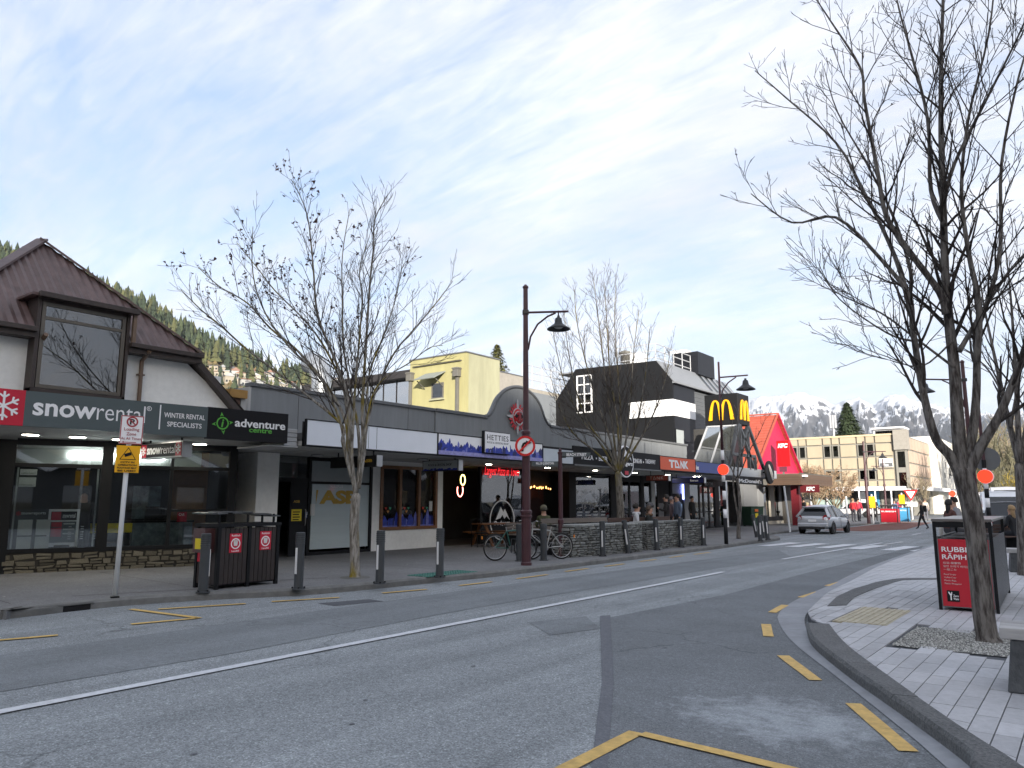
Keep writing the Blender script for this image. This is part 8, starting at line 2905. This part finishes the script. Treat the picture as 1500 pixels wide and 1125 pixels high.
# generic bare tree for the background, built at its own base
def wild_tree(label, x, ytop, dist, m_w, m_t, seed, spread=.45, name='background_tree', dens=1.0, leaf=None, zb=0.0, group='bare background trees', rmin=None, H=None):
    base = GD(x, 740, dist)
    base = Vector((base.x, base.y, zb))
    H = H or GD(x, ytop, dist).z - zb
    rng = random.Random(seed)
    recs, tr = [], []
    th = H * .25
    rm = rmin or dist * .00022
    trunk = [base + Vector((rng.gauss(0, .02) * H * i / 4, rng.gauss(0, .02) * H * i / 4, th * i / 4)) for i in range(5)]
    tr.append((trunk, [H * .022, H * .02, H * .018, H * .017, H * .016], 0))
    prm = dict(levels=3, seg=(H * .06, H * .05, H * .04), wob=.10, up=(.05, .06, .05), dens=(17 / H * dens, 32 / H * dens, 0), ang=(22, 50), len=(H * .24, H * .10, H * .05), rr=.45, rmin=rm)
    nl = 8
    for k in range(nl):
        a = k * 2.4 + rng.uniform(-.3, .3)
        ti = .55 + .45 * k / nl
        p = trunk[0].lerp(trunk[-1], ti)
        d = Vector((cos(a) * spread, sin(a) * spread, 1.0)) if k < nl - 1 else Vector((0, 0, 1))
        twig_paths(recs, p, d, H * (1 - .25 * ti) * rng.uniform(.62, .8), H * .011, 0, rng, prm)
    t = make_tree(label, base, recs, m_w, m_t, tr, name=name, sides=(5, 3, 3, 3), group=group)
    if leaf:
        m_l, frac, size = leaf
        b = MB()
        for pts, rad, lvl in recs:
            if lvl == 0:
                continue
            for p in pts[1:]:
                for _ in range(frac):
                    c = p + Vector((rng.gauss(0, 1), rng.gauss(0, 1), rng.gauss(0, 1))) * size * 2.2
                    u = Vector((rng.gauss(0, 1), rng.gauss(0, 1), rng.gauss(0, 1))).normalized() * size
                    w = u.orthogonal().normalized() * size * .7
                    b.add([c - u, c + w, c + u, c - w], [(0, 1, 2, 3)])
        o = b.build('foliage', m_l, t, world=True)
        o['kind'] = 'stuff'
    return t
M_TAN = mat('tan twig', (.20, .165, .11), .9, .2)
M_TAN2 = mat('dull olive twig', (.15, .14, .085), .9, .2)
M_TANL = mat('dry tan leaves', (.27, .18, .11), .9, .3, .8)
M_YTW = mat('yellow willow twig', (.36, .27, .05), .9, .15)
for i, (x, yt, d, m, sp, lab) in enumerate((
        (1432, 600, 118, M_TAN, .5, 'bare tan tree behind the big trunk, left of the vans'),
        (1452, 590, 105, M_TAN2, .5, 'bare olive tree directly behind the striped beacon'),
        (1470, 582, 122, M_TAN, .55, 'tall bare tan tree right of the striped beacon'),
        (1488, 594, 98, M_TAN2, .5, 'bare olive tree behind the white vans'),
        (1506, 585, 112, M_TAN, .5, 'tall bare tan tree cut by the right edge'),
        (1490, 668, 84, M_YTW, .35, 'small yellow stemmed willow at the right edge'),
        (1416, 618, 150, M_TAN, .5, 'bare tan tree above the roof of the long white wing'),
        (1462, 640, 90, M_TAN2, .6, 'low spreading bare tree behind the parked vans'),
        (1530, 580, 95, M_TAN, .5, 'bare tan tree just past the right edge'))):
    wild_tree(lab, x, yt, d, m, m, 60 + i, sp, dens=1.5 if i != 5 else 1.0)
for i, (x, yt, d, lab) in enumerate(((1192, 660, 78, 'tan leaved tree above the brown canopy, nearest the KFC sign'), (1226, 672, 80, 'low tan leaved tree in front of the beige office windows'))):
    wild_tree(lab, x, yt, d, M_TAN, M_TAN, 80 + i, .8, leaf=(M_TANL, 5, .055), group='tan leaved trees by the intersection', name='tan_tree')
wild_tree('small bare sapling in front of the beige side wall', 1352, 678, 92, M_TAN, M_TAN, 90, .5)
for i, x in enumerate((1150, 1165, 1180)):
    wild_tree('olive bare treetop behind the beige roof, ' + ('left', 'middle', 'right')[i] + ' of three', x + i * 4, 632 - i * 2, 150, M_TAN2, M_TAN2, 95 + i, .6)

# conifers
M_CON = mat('conifer green', (.040, .062, .026), .9, .35, 1.0)
M_CON2 = mat('olive conifer', (.095, .095, .024), .9, .35, 1.0)
M_TRK = mat('conifer trunk', (.06, .045, .035), .9, .2)
def conifer(label, x, ytop, ybase, dist, width, m, seed, zb=0.0, n=2600):
    top = GD(x, ytop, dist)
    t = thing('conifer_tree', label, 'tree', (top.x, top.y, zb), 0, 'conifers beyond the roofs')
    H = top.z - zb
    zc0 = max(0.05 * H, GD(x, ybase, dist).z - zb)
    rng = random.Random(seed)
    MB().tube([(0, 0, 0), (0, 0, H * .95)], [H * .02, .03], 8).build('trunk', M_TRK, t)
    b = MB()
    for k in range(n):
        f = rng.random() ** .75
        z = zc0 + (H - zc0) * (1 - f) if False else zc0 + (H - zc0) * rng.random() ** 1.25
        q = (z - zc0) / (H - zc0)
        lay = .72 + .28 * abs(sin(q * 34 + rng.uniform(-.3, .3)))
        rmax = width * (1 - q) ** .82 * lay + .12
        a = rng.uniform(0, 2 * pi)
        lob = .85 + .15 * sin(a * 5 + q * 9)
        r = rmax * lob * (rng.random() ** .45)
        c = Vector((r * cos(a), r * sin(a), z - r * .18))
        s = width * .085 * rng.uniform(.6, 1.3)
        out = Vector((cos(a), sin(a), -.25)).normalized()
        side = Vector((-sin(a), cos(a), rng.uniform(-.4, .4))).normalized()
        b.add([c - side * s * .55, c + out * s * 1.5, c + side * s * .55, c - out * s * .3 + Vector((0, 0, s * .5))], [(0, 1, 2), (0, 2, 3)])
    o = b.build('crown', m, t)
    return t
conifer('tall dark conifer rising behind the beige office block', 1240, 590, 640, 135, 2.9, M_CON, 1, n=3800)
conifer('small olive conifer behind the yellow block', 728, 505, 560, 62, 1.5, M_CON2, 2, n=1800)

# ------------------------------------------------------------------ hillside with forest and houses
def interp(tab, x):
    if x <= tab[0][0]:
        return tab[0][1]
    for (xa, ya), (xb, yb) in zip(tab, tab[1:]):
        if x <= xb:
            return ya + (yb - ya) * (x - xa) / (xb - xa)
    return tab[-1][1]
HILL = [(-700, 200), (-400, 270), (-100, 345), (0, 373), (60, 384), (150, 424), (220, 452), (300, 498), (400, 541), (450, 553), (520, 562), (600, 560), (680, 585), (760, 615), (900, 660), (1000, 700)]
HB, HR = 260.0, 780.0
def hill_pt(x, t):
    y = interp(HILL, x)
    d = ray(x, y)
    hd = hypot(d.x, d.y)
    tanr = d.z / hd
    dist = HB + (HR - HB) * min(t, 1.0) + max(0, t - 1) * 900
    ztop = CAM_H + HR * tanr
    zz = ztop * (min(t, 1) ** 1.12) - max(0, t - 1) * 260
    px_, py_ = d.x / hd * dist, d.y / hd * dist
    zz += (noise.noise(Vector((px_ * .006, py_ * .006, 3))) * 14 + noise.noise(Vector((px_ * .02, py_ * .02, 8))) * 4) * min(t, 1) * (1 - min(t, 1)) * 3
    return Vector((px_, py_, zz - 2))
hm = MB()
cols_, rows_ = 110, 40
for i in range(cols_):
    x = -700 + 1700 * i / (cols_ - 1)
    for j in range(rows_):
        hm.v.append(tuple(hill_pt(x, j / (rows_ - 6))))
for i in range(cols_ - 1):
    for j in range(rows_ - 1):
        hm.f.append((i * rows_ + j, (i + 1) * rows_ + j, (i + 1) * rows_ + j + 1, i * rows_ + j + 1)); hm.mi.append(0)
M_HILL = mat('dry hillside', (.17, .125, .055), .95, .35, .03, detail=8, var2=.3, scale2=.012)
struct(hm.build('hillside', M_HILL, smooth=True))
fm = MB()
rng = random.Random(77)
def far_conifer(b, p, h, w, rng):
    n = 6
    tiers = 4
    for k in range(tiers):
        z0 = p.z + h * (.05 + .22 * k)
        z1 = p.z + h * min(1.0, .05 + .22 * k + .42)
        r = w * (1 - .8 * k / tiers) * rng.uniform(.85, 1.15)
        a0 = rng.uniform(0, 6)
        base = len(b.v)
        for j in range(n):
            a = a0 + 2 * pi * j / n
            rr = r * rng.uniform(.7, 1.15)
            b.v.append((p.x + rr * cos(a), p.y + rr * sin(a), z0 - h * .03 * rng.random()))
        b.v.append((p.x + rng.uniform(-.1, .1) * w, p.y, z1))
        for j in range(n):
            b.f.append((base + j, base + (j + 1) % n, base + n)); b.mi.append(b.cur)
cnt = 0
while cnt < 3400:
    x = rng.uniform(-420, 470)
    t = rng.uniform(.36, 1.03)
    edge = interp([(-420, .40), (130, .66), (230, .76), (300, .82), (380, .87), (470, .97)], x)
    gap = noise.noise(Vector((x * .012, t * 5, 2)))
    if t < edge + gap * .12:
        if not (rng.random() < (.22 if gap > .05 else .04) and t > .42):
            continue
    p = hill_pt(x, t)
    fm.cur = rng.choice((0, 0, 1, 2))
    h = rng.uniform(6, 20)
    far_conifer(fm, p, h, h * rng.uniform(.15, .32), rng)
    cnt += 1
# rounded scrub lower down
for _ in range(900):
    x = rng.uniform(150, 760)
    t = rng.uniform(.12, .95)
    p = hill_pt(x, t)
    fm.cur = rng.choice((1, 2, 3, 3))
    s = rng.uniform(1.5, 4.5)
    base = len(fm.v)
    far_conifer(fm, p - Vector((0, 0, s * .3)), s * 1.5, s * .9, rng)
o = fm.build('forest', [mat('forest dark', (.022, .034, .018), .95, .3, .2), mat('forest mid', (.040, .054, .024), .95, .3, .2), mat('forest olive', (.066, .070, .026), .95, .3, .2), mat('scrub ochre', (.13, .10, .04), .95, .3, .2)])
tag(o, 'dark green conifer forest and scrub covering the left hillside', 'forest', kind='stuff')
# houses on the hillside
HCOL = [(.34, .34, .33), (.24, .25, .26), (.17, .14, .12), (.28, .25, .2), (.11, .12, .13), (.33, .3, .25)]
RCOL = [(.10, .10, .11), (.22, .23, .24), (.20, .11, .08), (.30, .31, .32)]
def hill_house(x, y, rng, lab):
    best = None
    for k in range(10, 100):
        p = hill_pt(x, k / 100)
        v_ = p - EYE
        sy = CY - FPX * v_.dot(_u) / v_.dot(_f)
        if best is None or abs(sy - y) < best[0]:
            best = (abs(sy - y), p)
    p = best[1]
    t = thing('hillside_house', lab, 'house', tuple(p), atan2(p.y, p.x) - pi / 2 + rng.uniform(-.5, .5), 'houses on the left hillside')
    w, d, h = rng.uniform(6, 10), rng.uniform(5, 7), rng.uniform(3.2, 5.6)
    c = rng.choice(HCOL)
    B('wall', mat('house wall %.2f' % c[0], c, .8, .05), t, -w / 2, w / 2, -d / 2, d / 2, -4, h)
    rc = rng.choice(RCOL)
    m_r = mat('house roof %.2f' % rc[0], rc, .7, .05)
    if rng.random() < .6:
        MB().prism([(-w / 2 - .5, h), (w / 2 + .5, h), (0, h + rng.uniform(1.6, 2.8))], -d / 2 - .5, d / 2 + .5).build('roof', m_r, t)
    else:
        B('roof', m_r, t, -w / 2 - .5, w / 2 + .5, -d / 2 - .8, d / 2 + .5, h + .01, h + .45)
    n = 3
    for f in range(2 if h > 5.5 else 1):
        for k in range(n):
            u = -w / 2 + (k + .5) * w / n
            B('window', M_CGLASS, t, u - w * .1, u + w * .1, -d / 2 - .06, -d / 2 - .01, .8 + f * 2.9, 2.3 + f * 2.9)
rng = random.Random(99)
hp = []
for row, (x0, x1, y0, y1, n) in enumerate(((312, 405, 545, 556, 9), (318, 430, 553, 566, 11), (330, 440, 562, 575, 10), (430, 620, 548, 556, 13), (445, 610, 556, 566, 11))):
    for k in range(n):
        f = (k + .5) / n
        x, y = x0 + (x1 - x0) * f + rng.uniform(-3, 3), y0 + (y1 - y0) * f + rng.uniform(-2, 2)
        if 600 < x:
            continue
        side = 'between the brown roof and the left tree' if row < 3 else 'behind the left street tree'
        hill_house(x, y, rng, 'small pale hillside house in the cluster ' + side)

# ------------------------------------------------------------------ snowy mountain range
RIDGE = [(700, 640), (900, 604), (1000, 588), (1060, 584), (1095, 583), (1115, 578), (1140, 577), (1165, 571), (1180, 573), (1200, 579), (1214, 586), (1222, 591), (1235, 584), (1257, 579), (1268, 586), (1280, 591), (1297, 578), (1312, 574), (1330, 580), (1345, 586), (1365, 590), (1380, 596), (1400, 592), (1420, 600), (1450, 603), (1480, 598), (1500, 601), (1600, 612), (1800, 625), (2200, 660)]
MR, MBs = 7600.0, 4300.0
mm = MB()
nc, nr = 420, 90
for i in range(nc):
    x = 700 + 1300 * i / (nc - 1)
    y = interp(RIDGE, x)
    d = ray(x, y)
    hd = hypot(d.x, d.y)
    jag = noise.noise(Vector((x * .11, 0, 5))) * 3.0 + noise.noise(Vector((x * .33, 0, 9))) * 1.6
    ztop = CAM_H + MR * d.z / hd
    for j in range(nr):
        t = j / (nr - 9)
        tt = min(t, 1)
        dist = MBs + (MR - MBs) * tt + max(0, t - 1) * 4000
        # spurs run down from the ridge, wandering sideways
        s = x * .030 + noise.noise(Vector((x * .012, tt * 2.2, 1))) * 1.4
        sp = 1 - abs(noise.noise(Vector((s, tt * 1.1, 3)))) * 2
        sp2 = 1 - abs(noise.noise(Vector((s * 2.7 + 4, tt * 3.0, 7)))) * 2
        fine = noise.noise(Vector((x * .16, tt * 26, 2)))
        env = tt * (1 - tt) * 4
        z = ztop * (tt ** 1.25) + (sp * 170 + sp2 * 110) * env * .8 + fine * 60 * env + (jag * 7) * tt ** 6 + fine * 12 * tt ** 8
        z -= max(0, t - 1) * 3200
        dd_ = dist + sp * 120 * env
        mm.v.append((d.x / hd * dd_, d.y / hd * dd_, z - 20))
for i in range(nc - 1):
    for j in range(nr - 1):
        mm.f.append((i * nr + j, (i + 1) * nr + j, (i + 1) * nr + j + 1, i * nr + j + 1)); mm.mi.append(0)
def snow_mat():
    m = bpy.data.materials.new('snowy rock')
    m.use_nodes = True
    N, L = m.node_tree.nodes, m.node_tree.links
    b = N['Principled BSDF']
    b.inputs['Roughness'].default_value = .9
    b.inputs['Specular IOR Level'].default_value = .1
    g = N.new('ShaderNodeNewGeometry')
    sp = N.new('ShaderNodeSeparateXYZ'); L.new(g.outputs['Position'], sp.inputs[0])
    sn = N.new('ShaderNodeSeparateXYZ'); L.new(g.outputs['Normal'], sn.inputs[0])
    def math(op, a, c):
        q = N.new('ShaderNodeMath'); q.operation = op
        for i, s in enumerate((a, c)):
            if isinstance(s, (int, float)):
                q.inputs[i].default_value = s
            else:
                L.new(s, q.inputs[i])
        return q.outputs[0]
    def noi(s, d, st=(1, 1, 1)):
        mp = N.new('ShaderNodeMapping'); mp.inputs['Scale'].default_value = st
        L.new(g.outputs['Position'], mp.inputs[0])
        n = N.new('ShaderNodeTexNoise'); n.inputs['Scale'].default_value = s; n.inputs['Detail'].default_value = d; n.inputs['Roughness'].default_value = .68
        L.new(mp.outputs[0], n.inputs['Vector'])
        return n.outputs[0]
    h = math('MULTIPLY', math('SUBTRACT', sp.outputs[2], 690.0), 1 / 380.0)
    k = math('ADD', h, math('MULTIPLY', math('SUBTRACT', noi(.006, 12, (1, 1, .35)), .5), 3.4))
    k = math('ADD', k, math('MULTIPLY', math('SUBTRACT', sn.outputs[2], .74), 2.6))
    k = math('ADD', k, math('MULTIPLY', math('SUBTRACT', noi(.03, 8), .5), 1.6))
    r = N.new('ShaderNodeMapRange'); r.inputs[1].default_value, r.inputs[2].default_value = .12, .30
    L.new(k, r.inputs[0])
    rock = N.new('ShaderNodeValToRGB')
    rock.color_ramp.elements[0].color = (.030, .032, .038, 1); rock.color_ramp.elements[0].position = .3
    rock.color_ramp.elements[1].color = (.075, .072, .075, 1); rock.color_ramp.elements[1].position = .7
    L.new(noi(.01, 8), rock.inputs[0])
    mx = N.new('ShaderNodeMixRGB')
    L.new(r.outputs[0], mx.inputs[0]); L.new(rock.outputs[0], mx.inputs[1]); mx.inputs[2].default_value = (.46, .48, .52, 1)
    L.new(mx.outputs[0], b.inputs['Base Color'])
    return m
struct(mm.build('mountain_range', snow_mat(), smooth=True))
# ------------------------------------------------------------------ gum and litter specks on the footpaths
rng = random.Random(404)
b = MB()
def speck(x, y, r, c):
    b.cur = c
    b.add([(x + r * rng.uniform(.6, 1.2) * cos(k * pi / 3), y + r * rng.uniform(.6, 1.2) * sin(k * pi / 3), KERB + (.006 if x < -6 else .0045)) for k in range(6)], [(0, 1, 2, 3, 4, 5)])
for _ in range(150):
    speck(rng.uniform(-16.5, -12.7), rng.uniform(4, 34), rng.uniform(.008, .028), rng.choice((0, 0, 1, 1, 2)))
for _ in range(90):
    y = rng.uniform(6.5, 22)
    speck(rng.uniform(max(h_left(y), -3.4) + .25, .2) if y > 10 else rng.uniform(-.45, .3), y, rng.uniform(.006, .018), rng.choice((0, 0, 0, 1)))
o = b.build('gum_and_litter', [mat('old gum', (.05, .05, .052), .9, .1), mat('pale litter', (.45, .44, .41), .8, .1), mat('dead leaf', (.14, .08, .04), .9, .2)])
tag(o, 'dark gum spots and pale litter specks scattered on the footpaths', 'litter', kind='stuff')
# ------------------------------------------------------------------ the air between here and the mountains
hz = bpy.data.materials.new('valley haze')
hz.use_nodes = True
N, L = hz.node_tree.nodes, hz.node_tree.links
N.remove(N['Principled BSDF'])
pv = N.new('ShaderNodeVolumePrincipled')
pv.inputs['Color'].default_value = (.80, .88, 1.0, 1)
pv.inputs['Density'].default_value = 4.5e-5
pv.inputs['Anisotropy'].default_value = 0.0
L.new(pv.outputs[0], N['Material Output'].inputs['Volume'])
o = MB().box(-15900, 15900, -15900, 15900, -140.0, 1500.0).build('haze', hz)
tag(o, 'thin blue haze in the valley air', 'haze', kind='stuff')
